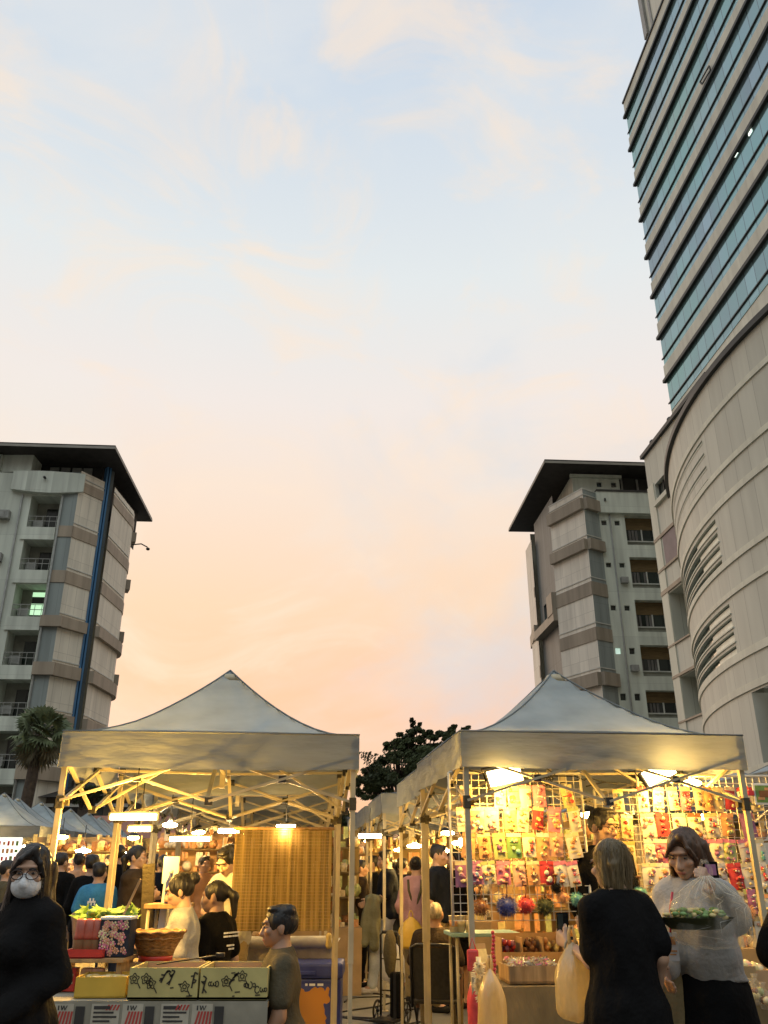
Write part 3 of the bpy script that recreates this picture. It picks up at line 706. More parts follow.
p = at(80, 830, 56); house((p.x, 60), (6.5,8,5.6), M['brown_wall'], 'low brown building with barred windows behind the palm tree', 2, 4)
p = at(270, 830, 80); house((p.x, 84), (22,8,5.2), M['brown_wall'], 'long low brown building closing the far end of the market', 2, 9)
M['salmon'] = pm('salmon_canvas', (.42,.20,.14), .8, .2, 2, transl=.2)
def leaves(mb, c, r, n, size, rng, flat=.75):
    for _ in range(n):
        v = Vector((rng.gauss(0,1), rng.gauss(0,1), rng.gauss(0,1))).normalized()*(rng.random()**.35)
        p = Vector(c) + Vector((v.x*r[0], v.y*r[1], v.z*r[2])); s = size*rng.uniform(.6,1.3)
        a = Vector((rng.gauss(0,1), rng.gauss(0,1), rng.gauss(0,flat))).normalized(); u = a.orthogonal().normalized(); q = a.cross(u)
        mb.face([p-u*s, p+q*s*.45, p+u*s, p-q*s*.45])
def tree(name, label, base, trunk_h, blobs, n, size, seed, matn, lean=(0,0)):
    rng = random.Random(seed); t = thing(name, label, 'tree', base)
    m = MB(); top = Vector((lean[0], lean[1], trunk_h))
    m.tube([(0,0,-.1), (lean[0]*.3,lean[1]*.3,trunk_h*.5), top], .28, 8, True, .16)
    for c, r in blobs:
        e = Vector(c); mid = top.lerp(e, .5) + Vector((0,0,-.3)); m.tube([top, mid, e], .11, 6, True, .03)
        for _ in range(3):
            f = e + Vector((rng.uniform(-.7,.7)*r[0], rng.uniform(-.7,.7)*r[1], rng.uniform(-.3,.6)*r[2])); m.tube([mid, (mid+f)/2+Vector((0,0,.1)), f], .05, 5, True, .015)
    m.build('trunk', M['bark'], t)
    m = MB()
    for c, r in blobs:
        sub = max(8, int(22*r[0]))
        for _ in range(sub):
            v = Vector((rng.gauss(0,1), rng.gauss(0,1), rng.gauss(0,1))).normalized()*rng.uniform(.3,1.25)
            leaves(m, (c[0]+v.x*r[0], c[1]+v.y*r[1], c[2]+v.z*r[2]), (r[0]*.27,r[1]*.27,r[2]*.22), int(n/sub), size, rng)
    m.build('crown', M[matn], t)
# broad tree in the gap between the two front tents
Y = 38; B = at(405, 868, Y); k = Y/912
def bl(px, py, rx, ry): q = at(px, py, Y); return ((q.x-B.x, 0, q.z), (rx*k, rx*k, ry*k))
tree('broadleaf_tree', 'dark spreading broadleaf tree in the gap between the two front tents', (B.x, Y, 0), 2.6,
     [bl(403,764,40,20), bl(378,780,22,14), bl(413,743,19,13), bl(440,748,20,11), bl(393,757,12,9), bl(374,792,18,12), bl(414,729,6,8), bl(452,729,7,5), bl(466,731,9,4), bl(425,772,34,20), bl(480,745,18,14), bl(425,750,20,14), bl(455,742,14,10), bl(385,768,20,12), bl(460,755,18,16), bl(436,734,14,8), bl(398,744,14,9), bl(372,784,14,12), bl(370,770,10,7), bl(392,782,24,12), bl(430,760,24,12), bl(448,768,14,14)], 1900, .085, 3, 'leaf_dark')
Y = 40
for i, (px, py, rx, ry, lab) in enumerate([(88,796,20,10,'dark low tree under the eaves beside the left tent pole'), (262,818,40,14,'dark tree seen under the front left tent above the far stalls'), (180,822,26,14,'small dark tree behind the far stalls left of the hanging lamps'), (335,835,22,22,'dark tree behind the hanging bamboo blind')]):
    q = at(px, py, Y+i); kk = (Y+i)/912
    tree('broadleaf_tree', lab, (q.x, Y+i, 0), max(.8, q.z-ry*kk*1.2), [((dx*rx*kk, dx*.3, q.z+dz*ry*kk), (rx*kk*.75, rx*kk*.75, ry*kk*.8)) for dx, dz in ((-.5,0),(.5,.1),(0,.5))], 700, .10, 20+i, 'leaf_dark')
def palm(px, py, Y):
    rng = random.Random(5); top = at(px, py, Y); t = thing('palm_tree', 'fan palm with shaggy dead fronds beside the left apartment block', 'tree', (top.x-.25, Y, 0))
    h = top.z; MB().tube([(0,0,-.1),(.08,0,h*.4),(.2,0,h*.75),(.25,0,h)], .22, 10, True, .15).build('trunk', M['bark'], t)
    for nm, mt, cnt, e0, e1, ln in (('crown','palm_leaf',58,-35,85,.80), ('dead_frond','palm_dead',30,-85,-40,.78)):
        m = MB()
        for i in range(cnt):
            az = rng.uniform(0, 2*PI); elv = R(rng.uniform(e0, e1)); d = Vector((math.cos(az)*math.cos(elv), math.sin(az)*math.cos(elv), math.sin(elv)))
            c = Vector((.25,0,h)); hub = c + d*ln*rng.uniform(.55,.8); m.tube([c, hub], .018, 4)
            u = d.orthogonal().normalized(); u = (u*math.cos(az) + d.cross(u)*math.sin(az)).normalized(); n = 13
            for j in range(n):
                a = R(-95+190*j/(n-1)); e = (d*math.cos(a)+u*math.sin(a)); s = e.cross(d.cross(u)).normalized(); tip = hub + e*ln*.62*rng.uniform(.8,1.1) + Vector((0,0,-.12))
                m.face([hub, hub+e*ln*.3+s*.045, tip, hub+e*ln*.3-s*.045])
        m.build(nm, M[mt], t)
palm(40, 735, 27)
# ------------------------------------------------------------------ people
def skinmat(name, c):
    m, nt, b = newmat(name); v = coord(nt); n = nd(nt, 'ShaderNodeTexNoise'); n.inputs['Scale'].default_value = 14; nt.links.new(v, n.inputs['Vector'])
    nt.links.new(mixc(nt, ramp(nt, n.outputs[0], .3, .7), tuple(x*.88 for x in c), c), b.inputs['Base Color']); b.inputs['Roughness'].default_value = .5
    b.inputs['Subsurface Weight'].default_value = .08; b.inputs['Subsurface Radius'].default_value = (.02,.008,.004); return m
M['skin'] = skinmat('skin', (.50,.31,.21)); M['skin_tan'] = skinmat('skin_tan', (.36,.20,.12))
M['hair_black'] = pm('hair_black', (.012,.010,.009), .45, .5, 60, .4, stretch=(1,1,.08), spec=.5)
M['hair_brown'] = pm('hair_brown', (.075,.035,.016), .42, .5, 60, .4, stretch=(1,1,.08), spec=.5)
M['hair_ash'] = pm('hair_ash', (.125,.088,.036), .45, .5, 60, .4, stretch=(1,1,.08), spec=.5)
M['hair_grey'] = pm('hair_grey', (.30,.25,.17), .5, .4, 60, .3, stretch=(1,1,.3))
M['eye_white'] = pm('eye_white', (.28,.25,.22), .25, .05, 5); M['lips'] = pm('lips', (.40,.16,.12), .4, .15, 20); M['dark_iris'] = pm('dark_iris', (.015,.01,.008), .2, .1, 5)
def cloth(name, c, var=.25, scale=6, rough=.85, **k): M[name] = pm(name, c, rough, var, scale, .35, bscale=40, spec=.12, **k); return M[name]
cloth('cloth_black', (.005,.005,.0055)); cloth('cloth_coat', (.007,.007,.0075)); cloth('cloth_navy', (.010,.013,.022)); cloth('cloth_white', (.42,.41,.37), .15); cloth('cloth_greywhite', (.42,.41,.39), .15)
cloth('cloth_olive', (.10,.085,.05)); cloth('cloth_jacket', (.19,.19,.12)); cloth('denim_pale', (.46,.50,.52), .2); cloth('denim_dark', (.03,.035,.05)); cloth('cloth_blue', (.05,.22,.42)); cloth('cloth_peach', (.55,.30,.17)); cloth('cloth_pink', (.50,.28,.28))
cloth('cloth_brown', (.045,.032,.022)); cloth('cloth_khaki', (.30,.23,.12)); cloth('shoe_white', (.6,.58,.54), .1); cloth('shoe_black', (.02,.02,.02), .2); cloth('mask_white', (.62,.64,.66), .08); cloth('cloth_grey', (.085,.072,.045))
M['metal_dark'] = pm('metal_dark', (.05,.05,.05), .35, .2, 10, metal=.7); M['glasses_frame'] = pm('glasses_frame', (.03,.02,.018), .3, .1, 10)

def rotx(a): return np.array([[1,0,0],[0,math.cos(a),-math.sin(a)],[0,math.sin(a),math.cos(a)]])
def rotz(a): return np.array([[math.cos(a),-math.sin(a),0],[math.sin(a),math.cos(a),0],[0,0,1]])
def strands(root, hair, hairm, Hd, s):
    """loose ribbons of hair over the smooth mass, joined as one part"""
    rg = random.Random(9); m = MB(); n = {'long': 380, 'bob': 330}.get(hair, 220)
    for _ in range(n):
        az = rg.uniform(-.25*PI, 1.25*PI) if hair in ('long','bob') else rg.uniform(0, 2*PI); el = rg.uniform(.15, 1.3) if hair in ('long','bob') else rg.uniform(.35, 1.5)
        if hair not in ('long','bob') and math.sin(az) < -.2: el = max(el, .75)
        rx, ry, rz_ = (.084,.105,.094); P = []
        x, y, z = rx*math.cos(az)*math.cos(el), .02+ry*math.sin(az)*math.cos(el), 1.62+rz_*math.sin(el)
        if hair in ('long','bob'):
            end = (1.24 if hair == 'long' else 1.495)+rg.uniform(-.04,.08); k = 6; wx, wy = rg.uniform(-.012,.012), rg.uniform(-.012,.012); ph = rg.uniform(0, 6)
            for i in range(k+1):
                f = i/k; fl = 1+.10*f*(2 if hair == 'long' else -1.2)
                P.append((math.cos(az)*.086*min(1, math.cos(el)+f*1.6)*fl+wx*f*2+.006*math.sin(f*7+ph)*f, .02+math.sin(az)*.104*min(1, math.cos(el)+f*1.6)*fl+wy*f, z+(end-z)*f))
        else:
            d = rg.choice((-1,1))
            for i in range(4): f = i/3; a2 = az+d*.5*f; e2 = max(.1, el-.35*f); P.append((rx*1.02*math.cos(a2)*math.cos(e2), .018+ry*1.0*math.sin(a2)*math.cos(e2), 1.62+(rz_+.004*math.sin(f*3))*math.sin(e2)))
        P = [np.array(Hd(*p))*s for p in P]
        for i in range(len(P)-1):
            d = P[i+1]-P[i]; o = P[i]-np.array(Hd(0,.02,P[i][2]/s if False else 1.6))*s; u = np.cross(d, o); L = np.linalg.norm(u)
            if L < 1e-9: continue
            u = u/L*.0018*s; w0, w1 = 1-.7*i/len(P), 1-.7*(i+1)/len(P); m.face([tuple(P[i]-u*w0), tuple(P[i]+u*w0), tuple(P[i+1]+u*w1), tuple(P[i+1]-u*w1)], True)
    m.build('loose_hair', M[hairm], root)
def person(label, loc, rz, H=1.7, female=False, hair='short', hairm='hair_black', top=('shirt','cloth_black',.55,.92,.014), bot=('trousers','denim_dark',.10), shoe='shoe_black',
           skin='skin', seat=None, lean=0, head=(0,0), arms={}, legs=None, detail=0, group=None, mask=False, glasses=False, cat='person', wr=.012, collar=None):
    """facing local -Y; arms[side] = (elbow, wrist) in world space when Vectors, else body space of a 1.7 m figure"""
    s = H/1.7; root = thing('person', label, cat, loc, rz, group)
    inv = Matrix.Rotation(-rz, 3, 'Z'); W2 = lambda p: tuple((inv @ (p-Vector(loc)))/s) if isinstance(p, Vector) else p
    pz = .93; dz = 0
    if seat is not None: dz = (seat/s + .10) - pz
    ca = rotx(R(lean)); piv = np.array([0,0,pz+dz])
    T = lambda x, y, z: tuple(ca @ (np.array([x,y,z+dz])-piv) + piv)
    sh = .142 if female else .165; hw = .10 if not female else .105
    hr = ca @ rotz(R(head[0])) @ rotx(R(head[1])); N0 = np.array(T(0,0,1.465))
    Hd = lambda x, y, z: tuple(hr @ np.array([x,y,z-1.465]) + N0)
    G = lambda prims: [tuple(_sc(p, s)) for p in prims]
    def _sc(p, s):
        if p[0] == 'c': return ('c', tuple(np.array(p[1])*s), tuple(np.array(p[2])*s), p[3]*s, p[4]*s)
        if p[0] in ('e','-e'): return (p[0], tuple(np.array(p[1])*s), tuple(np.array(p[2])*s)) + ((p[3],) if len(p) > 3 else ())
        return ('p', tuple(np.array(p[1])*s), p[2])
    # joints
    J = {}
    for sd, sg in (('R',-1),('L',1)):
        J['s'+sd] = T(sg*sh, .005, 1.378)
        e, w_ = arms.get(sd, ((sg*(sh+.065), .03, 1.115+dz), (sg*(sh+.07), -.05, .875+dz)))
        if isinstance(e, tuple) and sd not in arms and lean: e, w_ = T(e[0],e[1],e[2]-dz), T(w_[0],w_[1],w_[2]-dz)
        J['e'+sd], J['w'+sd] = W2(e), W2(w_)
        hp = (sg*.085, 0, .90+dz)
        if legs: kn, an = legs[sd]
        elif seat is not None: kn, an = (sg*.12, -.42, seat/s+.07), (sg*.12, -.40, .08)
        else: kn, an = (sg*.095, -.012, .50), (sg*.10, .02, .075)
        J['h'+sd], J['k'+sd], J['a'+sd] = hp, kn, an
    # torso pieces
    chw = .158 if female else .175
    def torso(g):
        t = [('e', T(0,.005,1.30), (chw+g, .108+g, .17+g), ca), ('e', T(0,.0,1.10), ((.128 if female else .15)+g, .098+g, .20+g), ca), ('e', T(0,.012,.93), (.165+g, .118+g, .14+g), ca),
             ('c', T(-sh*.8,.008,1.375), T(sh*.8,.008,1.375), .050+g, .050+g), ('c', T(-sh*.75,.01,1.385), T(-.02,.012,1.45), .038+g, .050+g*.6), ('c', T(sh*.75,.01,1.385), T(.02,.012,1.45), .038+g, .050+g*.6), ('c', T(0,.015,1.36), T(0,.01,1.47), .075+g, .052+g*.6)]
        if female: t += [('e', T(-.07,-.085,1.275), (.06+g,.055+g,.06+g), ca), ('e', T(.07,-.085,1.275), (.06+g,.055+g,.06+g), ca)]
        return t
    def lp(a, b, t): return tuple(np.array(a)+(np.array(b)-np.array(a))*t)
    ar = .85 if female else 1.0
    def arm(sd, g, upto=2.0, r2=0):
        a, e, w_ = J['s'+sd], J['e'+sd], J['w'+sd]; o = []
        if upto <= 1: o.append(('c', a, lp(a,e,upto), .056*ar+g, .046*ar+g+r2))
        else: o += [('c', a, e, .055*ar+g, .041*ar+g), ('c', e, lp(e,w_,min(1,upto-1)), .041*ar+g, .029*ar+g+r2)]
        return o
    def leg(sd, g, upto=2.0, r2=0):
        h_, k_, a_ = J['h'+sd], J['k'+sd], J['a'+sd]
        return [('c', h_, k_, .088+g, .056+g), ('c', k_, lp(k_,a_,upto-1), .056+g*1.2, .040+g+r2), ('e', lp(k_,a_,.28), (.056+g,.06+g,.12), None)]
    vb = .017 if detail else .022
    body = torso(0) + [('c', T(0,.02,1.42), Hd(0,.012,1.56), .056, .052)]
    for sd in 'RL': body += arm(sd, 0) + leg(sd, 0) + [('c', J['a'+sd], (J['a'+sd][0], J['a'+sd][1]-.10, .04), .04, .035)]
    hd = [('e', Hd(0,.012,1.612), (.074,.094,.090), hr), ('e', Hd(0,-.022,1.545), (.060,.072,.070), hr), ('e', Hd(0,-.066,1.503), (.026,.024,.022), hr), ('c', Hd(0,.02,1.46), Hd(0,.015,1.56), .054,.05),
          ('c', Hd(0,-.092,1.592), Hd(0,-.108,1.556), .009,.014), ('e', Hd(0,-.100,1.552), (.020,.012,.009), hr), ('e', Hd(0,-.082,1.622), (.052,.014,.010), hr),
          ('-e', Hd(-.031,-.098,1.594), (.019,.014,.012), hr), ('-e', Hd(.031,-.098,1.594), (.019,.014,.012), hr), ('e', Hd(0,-.086,1.523), (.024,.012,.010), hr), ('e', Hd(.042,-.068,1.568), (.024,.022,.02), hr), ('e', Hd(-.042,-.068,1.568), (.024,.022,.02), hr)]
    for sg in (-1,1): hd.append(('e', Hd(sg*.077,.012,1.575), (.010,.018,.031), hr))
    sets = [(G(body), vb*s), (G(hd), (.0075 if detail else .011)*s)]
    # hands: palm, four unequal bent fingers and a thumb
    for sd, sg in (('R',-1),('L',1)):
        e, w_ = np.array(J['e'+sd]), np.array(J['w'+sd]); d = w_-e; d /= np.linalg.norm(d)
        n = np.array([-sg*1., 0, .0]) - d*np.dot([-sg*1.,0,0], d)
        if np.linalg.norm(n) < .35: n = np.array([0,0,-1.]) - d*np.dot([0,0,-1.], d)
        n /= np.linalg.norm(n); q = np.cross(d, n); 
        if np.dot(q, [0,-1,.3]) < 0: q = -q                         # thumb side
        P = []
        for i in range(4):
            o = q*(.027-.018*i); P.append(('c', tuple(w_+o*.5+d*.01), tuple(w_+d*.088+o), .0145, .0115))
            ln = (.072,.080,.074,.058)[i]; k1 = w_+d*.09+o; k2 = k1+(d*.92+n*.38)/1.0*ln*.48; k3 = k2+(d*.55+n*.83)*ln*.52
            P += [('c', tuple(k1), tuple(k2), .0098, .0088), ('c', tuple(k2), tuple(k3), .0088, .0072)]
        t1 = w_+d*.028+q*.024; t2 = t1+(d*.6+q*.75+n*.25)*.042; t3 = t2+(d*.85+q*.2+n*.45)*.036
        P += [('c', tuple(t1), tuple(t2), .0135, .0108), ('c', tuple(t2), tuple(t3), .0108, .0085)]
        if detail or sd in arms: sets.append((G(P), .0048*s))
        else: sets.append((G(P), .0065*s))
    sdf_obj('body', sets, M[skin], root)
    # clothes
    up = tuple(ca @ np.array([0,0,1.])); dn = tuple(-ca @ np.array([0,0,1.]))
    nm, mt, slv, hem, g = top; nm_top = nm
    P = torso(g) + ([('e', T(0,.012,hem+.06), (.172+g*1.3,.125+g*1.3,.16), ca)] if hem < .95 else [])
    if g >= .024: P += [('c', T(0,.012,1.24), T(0,.012,hem+.12), .122+g, .145+g)]
    if hem < .75: P += [('c', T(0,.01,.93), (0,.01,hem+.02), .165+g, .175+g*2)]
    if slv > 0:
        for sd in 'RL': P += arm(sd, g*.95, slv, .010 if slv < 1 else .004)
    P += [('p', T(0,.0,1.475 if nm not in ('coat','jacket') else 1.50), up)]
    if seat is None or hem > .9: P += [('p', T(0,0,hem), dn)]
    sdf_obj(nm, [(G(P), (.014 if detail else .018)*s)], M[mt], root, .03, (wr*s, 7, (1,1,.55), zlib.crc32(label.encode()) % 50), ((.009 if g >= .024 else .004)*s, (1.3+dz)*s, 8))
    nm, mt, cuff = bot
    if nm == 'trousers':
        P = [('e', (0,.012,.93+dz), (.172,.125,.12))]
        for sd in 'RL': P += leg(sd, .014, 1.93, .012)
        if seat is None: P += [('p', (0,0,1.02+dz), (0,0,1))]
    else:
        P = [('e', (0,.012,.95+dz), (.175,.13,.12)), ('c', (0,0,.88), (0,0,cuff), .198, .25), ('p', (0,0,cuff), (0,0,-1)), ('p', (0,0,1.04), (0,0,1))]
    sdf_obj(nm, [(G(P), (.016 if detail else .02)*s)], M[mt], root, .03, (wr*.9*s, 6, (1,1,.4), 3+zlib.crc32(label.encode()) % 40))
    for sd in 'RL':
        a = J['a'+sd]; zb = a[2]-.08
        sdf_obj('shoe', [(G([('c', (a[0],a[1]+.03,zb+.045), (a[0],a[1]-.12,zb+.038), .045, .040), ('c', (a[0],a[1]+.02,zb+.05), (a[0],a[1]-.0,zb+.10), .044, .042), ('p', (0,0,zb+.004), (0,0,-1))]), .014*s)], M[shoe], root)
    # hair
    S0 = ('e', Hd(0,.018,1.619), (.081,.102,.094), hr); face = ('-e', Hd(0,-.125,1.575), (.068,.088,.096), hr)
    if hair == 'short': P = [S0, ('e', Hd(.01,-.028,1.690), (.056,.046,.020), hr), ('e', Hd(.02,.05,1.675), (.058,.06,.038), hr), face, ('-e', Hd(0,.04,1.46), (.11,.11,.085), hr), ('-e', Hd(.1,-.03,1.55), (.035,.045,.05), hr), ('-e', Hd(-.1,-.03,1.55), (.035,.045,.05), hr)]
    elif hair == 'crop': P = [('e', Hd(0,.018,1.616), (.077,.097,.091), hr), face, ('-e', Hd(0,.03,1.45), (.11,.13,.10), hr), ('-e', Hd(.1,-.03,1.55), (.04,.05,.06), hr), ('-e', Hd(-.1,-.03,1.55), (.04,.05,.06), hr)]
    elif hair == 'bob': P = [('e', Hd(0,.02,1.62), (.080,.101,.093), hr), ('c', Hd(-.05,.03,1.6), Hd(-.058,.02,1.50), .038,.028), ('c', Hd(.05,.03,1.6), Hd(.058,.02,1.50), .038,.028), ('c', Hd(-.03,.07,1.58), Hd(-.030,.055,1.475), .045,.026), ('c', Hd(.03,.07,1.58), Hd(.030,.055,1.475), .045,.026), face]
    elif hair in ('bun','ponytail'):
        P = [('e', Hd(0,.016,1.618), (.083,.104,.098), hr), face, ('-e', Hd(0,.03,1.45), (.11,.12,.09), hr)]
        if hair == 'bun': P += [('e', Hd(0,.125,1.65), (.045,.042,.045), hr)]
        else: P += [('c', Hd(0,.11,1.63), Hd(0,.16,1.57), .026,.036), ('c', Hd(0,.16,1.57), Hd(0,.15,1.42), .036,.018)]
    else:                                                            # long
        P = [('e', Hd(0,.022,1.621), (.086,.107,.096), hr)]
        for sg in (-1,1):
            P += [('c', Hd(sg*.062,-.0,1.62), Hd(sg*.074,.005,1.48), .028,.026), ('c', Hd(sg*.074,.005,1.48), Hd(sg*.095,-.045,1.36), .026,.026), ('c', Hd(sg*.095,-.045,1.36), Hd(sg*.088,-.085,1.24), .026,.010), ('c', Hd(sg*.08,.03,1.50), Hd(sg*.115,-.0,1.32), .026,.014)]
        for i in range(5): x = -.07+.035*i; P += [('c', Hd(x,.075,1.6), Hd(x*1.2,.085,1.42), .036,.032), ('c', Hd(x*1.2,.085,1.42), Hd(x*1.3,.10,1.24+.02*(i % 2)), .032,.008)]
        P += [face, ('-e', Hd(0,-.115,1.50), (.056,.075,.10), hr), ('c', Hd(.028,-.066,1.700), Hd(-.030,-.094,1.655), .015,.012), ('c', Hd(-.030,-.094,1.655), Hd(-.066,-.070,1.600), .012,.012), ('c', Hd(.028,-.066,1.700), Hd(.060,-.080,1.640), .013,.010), ('c', Hd(.060,-.080,1.640), Hd(.074,-.052,1.580), .010,.012)]
    sdf_obj('hair', [(G(P), (.008 if detail else .012)*s)], M[hairm], root, .02, (.007*s, 34, (1,1,.22), 5)); strands(root, hair, hairm, Hd, s) if detail else None
    if detail:
        for sg in (-1,1):
            def place(pts): return [tuple(np.array(Hd(*p))*s) for p in pts]
            e = MB(); c = np.array(Hd(sg*.031,-.0785,1.594))*s; e.ball(tuple(c), (.0120*s,.0112*s,.0045*s), 10, 6); ey = e.build('eye', M['eye_white'], root)
            e = MB(); c = np.array(Hd(sg*.031+.001,-.0865,1.594))*s; e.ball(tuple(c), (.0060*s,.0062*s,.0048*s), 8, 6); e.build('iris', M['dark_iris'], ey)
            e = MB(); e.tube(place([(sg*.016,-.099,1.612),(sg*.032,-.101,1.617),(sg*.050,-.088,1.610)]), .0038*s, 5); e.build('eyebrow', M[hairm if hairm != 'hair_ash' else 'hair_brown'], root)
        if not mask:
            e = MB(); P = [('e', Hd(0,-.0930,1.5265), (.020,.0062,.0042), hr), ('e', Hd(0,-.0922,1.5190), (.018,.0062,.0048), hr)]; sdf_obj('lips', [(G(P), .003*s)], M['lips'], root)
    if collar:
        e = MB(); e.tube([tuple(np.array(T(.066*math.cos(a), .012+.066*math.sin(a)*.95, 1.452+.020*math.sin(a)))*s) for a in [2*PI*i/24 for i in range(25)]], .010*s if nm_top != 'coat' else .022*s, 7); e.build('collar', M[collar], root)
    if mask:
        P = [('e', Hd(0,-.036,1.537), (.070,.079,.060), hr), ('c', Hd(0,-.092,1.585), Hd(0,-.110,1.55), .014,.02), ('p', Hd(0,0,1.583), tuple(hr @ np.array([0,.25,.97]))), ('p', Hd(0,-.01,1.5), tuple(hr @ np.array([0,1.,0])))]
        mk = sdf_obj('face_mask', [(G(P), .006*s)], M['mask_white'], root)
        e = MB()
        for sg in (-1,1): e.tube([tuple(np.array(Hd(*p))*s) for p in ((sg*.066,-.02,1.56),(sg*.082,.01,1.60),(sg*.083,.025,1.57),(sg*.066,-.02,1.515))], .0025*s, 5)
        e.build('ear_loop', M['mask_white'], mk)
    if glasses:
        e = MB()
        for sg in (-1,1):
            c = (sg*.034,-.112,1.590); e.tube([tuple(np.array(Hd(c[0]+.027*math.cos(a),c[1]+.012*abs(math.cos(a))*(1 if math.cos(a)*sg > 0 else 0),c[2]+.021*math.sin(a)))*s) for a in [2*PI*i/14 for i in range(15)]], .0024*s, 5)
            e.tube([tuple(np.array(Hd(*p))*s) for p in ((sg*.060,-.102,1.595),(sg*.078,.0,1.597),(sg*.08,.02,1.58))], .0022*s, 5)
        e.tube([tuple(np.array(Hd(*p))*s) for p in ((-.008,-.114,1.594),(.008,-.114,1.594))], .0022*s, 5)
        e.build('glasses', M['glasses_frame'], root)
    fw = Matrix.Rotation(rz, 3, 'Z')
    J = {k: Vector(loc)+fw @ (Vector(v)*s) for k, v in J.items()}
    J['T'] = lambda x, y, z: Vector(loc)+fw @ (Vector(T(x,y,z))*s)
    return root, J, s
def standing(label, px, py, Y, rz, **k):          # placed by where the crown of the head shows
    p = at(px, py, Y); return person(label, (p.x, Y, 0), R(rz), H=p.z-.005+(.012 if k.get('lean', 0) == 0 else .03), **k)
# ------------------------------------------------------------------ market materials
M['canopy'] = pm('canopy_fabric', (.335,.39,.41), .75, .22, 2.6, .5, bscale=4, transl=.22)
M['valance'] = pm('valance_fabric', (.27,.295,.30), .75, .14, 3, .5, bscale=5, transl=.36, stretch=(1,1,4))
M['pole'] = pm('painted_steel', (.44,.38,.25), .4, .2, 5, spec=.5)
M['joint'] = pm('black_joint', (.025,.025,.025), .5, .2, 5)
M['kraft'] = pm('kraft_card', (.40,.27,.13), .85, .18, 5); M['kraft_in'] = pm('kraft_inside', (.52,.33,.17), .85, .15, 5); M['ink'] = pm('printed_ink', (.055,.048,.03), .7, .2, 5)
M['kraft_green'] = pm('kraft_green', (.50,.43,.17), .85, .18, 6)
M['wicker'] = pm('wicker', (.34,.19,.07), .7, .5, 30, .6, stretch=(1,1,3)); M['bamboo'] = pm('bamboo', (.36,.26,.09), .6, .75, 3, .3, stretch=(9,9,.12), transl=.3)
M['red_plastic'] = pm('red_plastic', (.55,.05,.035), .35, .2, 4); M['red_jelly'] = pm('red_jelly', (.55,.13,.08), .25, .35, 9)
M['yellow_tray'] = pm('yellow_tray', (.62,.40,.06), .45, .2, 4); M['blue_box'] = pm('blue_plastic', (.035,.05,.22), .4, .25, 4)
M['white_cloth'] = pm('white_cloth', (.62,.58,.48), .85, .12, 4, .3, bscale=20); M['brown_cloth'] = pm('brown_cloth', (.21,.155,.075), .9, .3, 5, .3, bscale=25, stretch=(1,1,.4)); M['news'] = pm('newsprint_cloth', (.30,.28,.22), .85, .25, 6)
M['news_red'] = pm('print_red', (.42,.06,.05), .8, .15, 5); M['news_dark'] = pm('print_dark', (.05,.048,.045), .8, .3, 5); M['news_light'] = pm('print_light', (.45,.42,.34), .8, .15, 8)
M['leaf_green'] = pm('fresh_leaf', (.22,.36,.05), .5, .4, 12, transl=.2); M['wood'] = pm('wood', (.42,.26,.11), .6, .4, 3, .2, stretch=(8,8,1)); M['board_white'] = pm('white_board', (.72,.74,.76), .5, .06, 5); M['board_grey'] = pm('grey_board', (.34,.30,.23), .7, .2, 5)
M['wire'] = pm('white_wire', (.70,.66,.55), .4, .1, 10); M['rubber'] = pm('rubber', (.02,.02,.02), .7, .3, 8); M['cable'] = pm('cable_black', (.025,.025,.03), .6, .2, 8)
M['mesh_black'] = pm('black_mesh_fabric', (.02,.02,.021), .8, .3, 30); M['yellow_cloth'] = pm('yellow_cloth', (.62,.46,.16), .85, .2, 5, .4, bscale=14)
M['clip_red'] = pm('clip_red', (.5,.04,.06), .4, .2, 4); M['teal_top'] = pm('teal_top', (.25,.42,.42), .5, .15, 5); M['cup'] = pm('paper_cup', (.62,.52,.38), .5, .1, 6)
LAMP = emat('lamp_warm', (1,.70,.30), 18); LAMP_SOFT = emat('lamp_warm_far', (1,.62,.20), 190); LAMP_COOL = emat('lamp_cool_far', (1,.80,.48), 70); SIGN_GLOW = emat('backlit_sign', (1,.95,.78), 1.3)
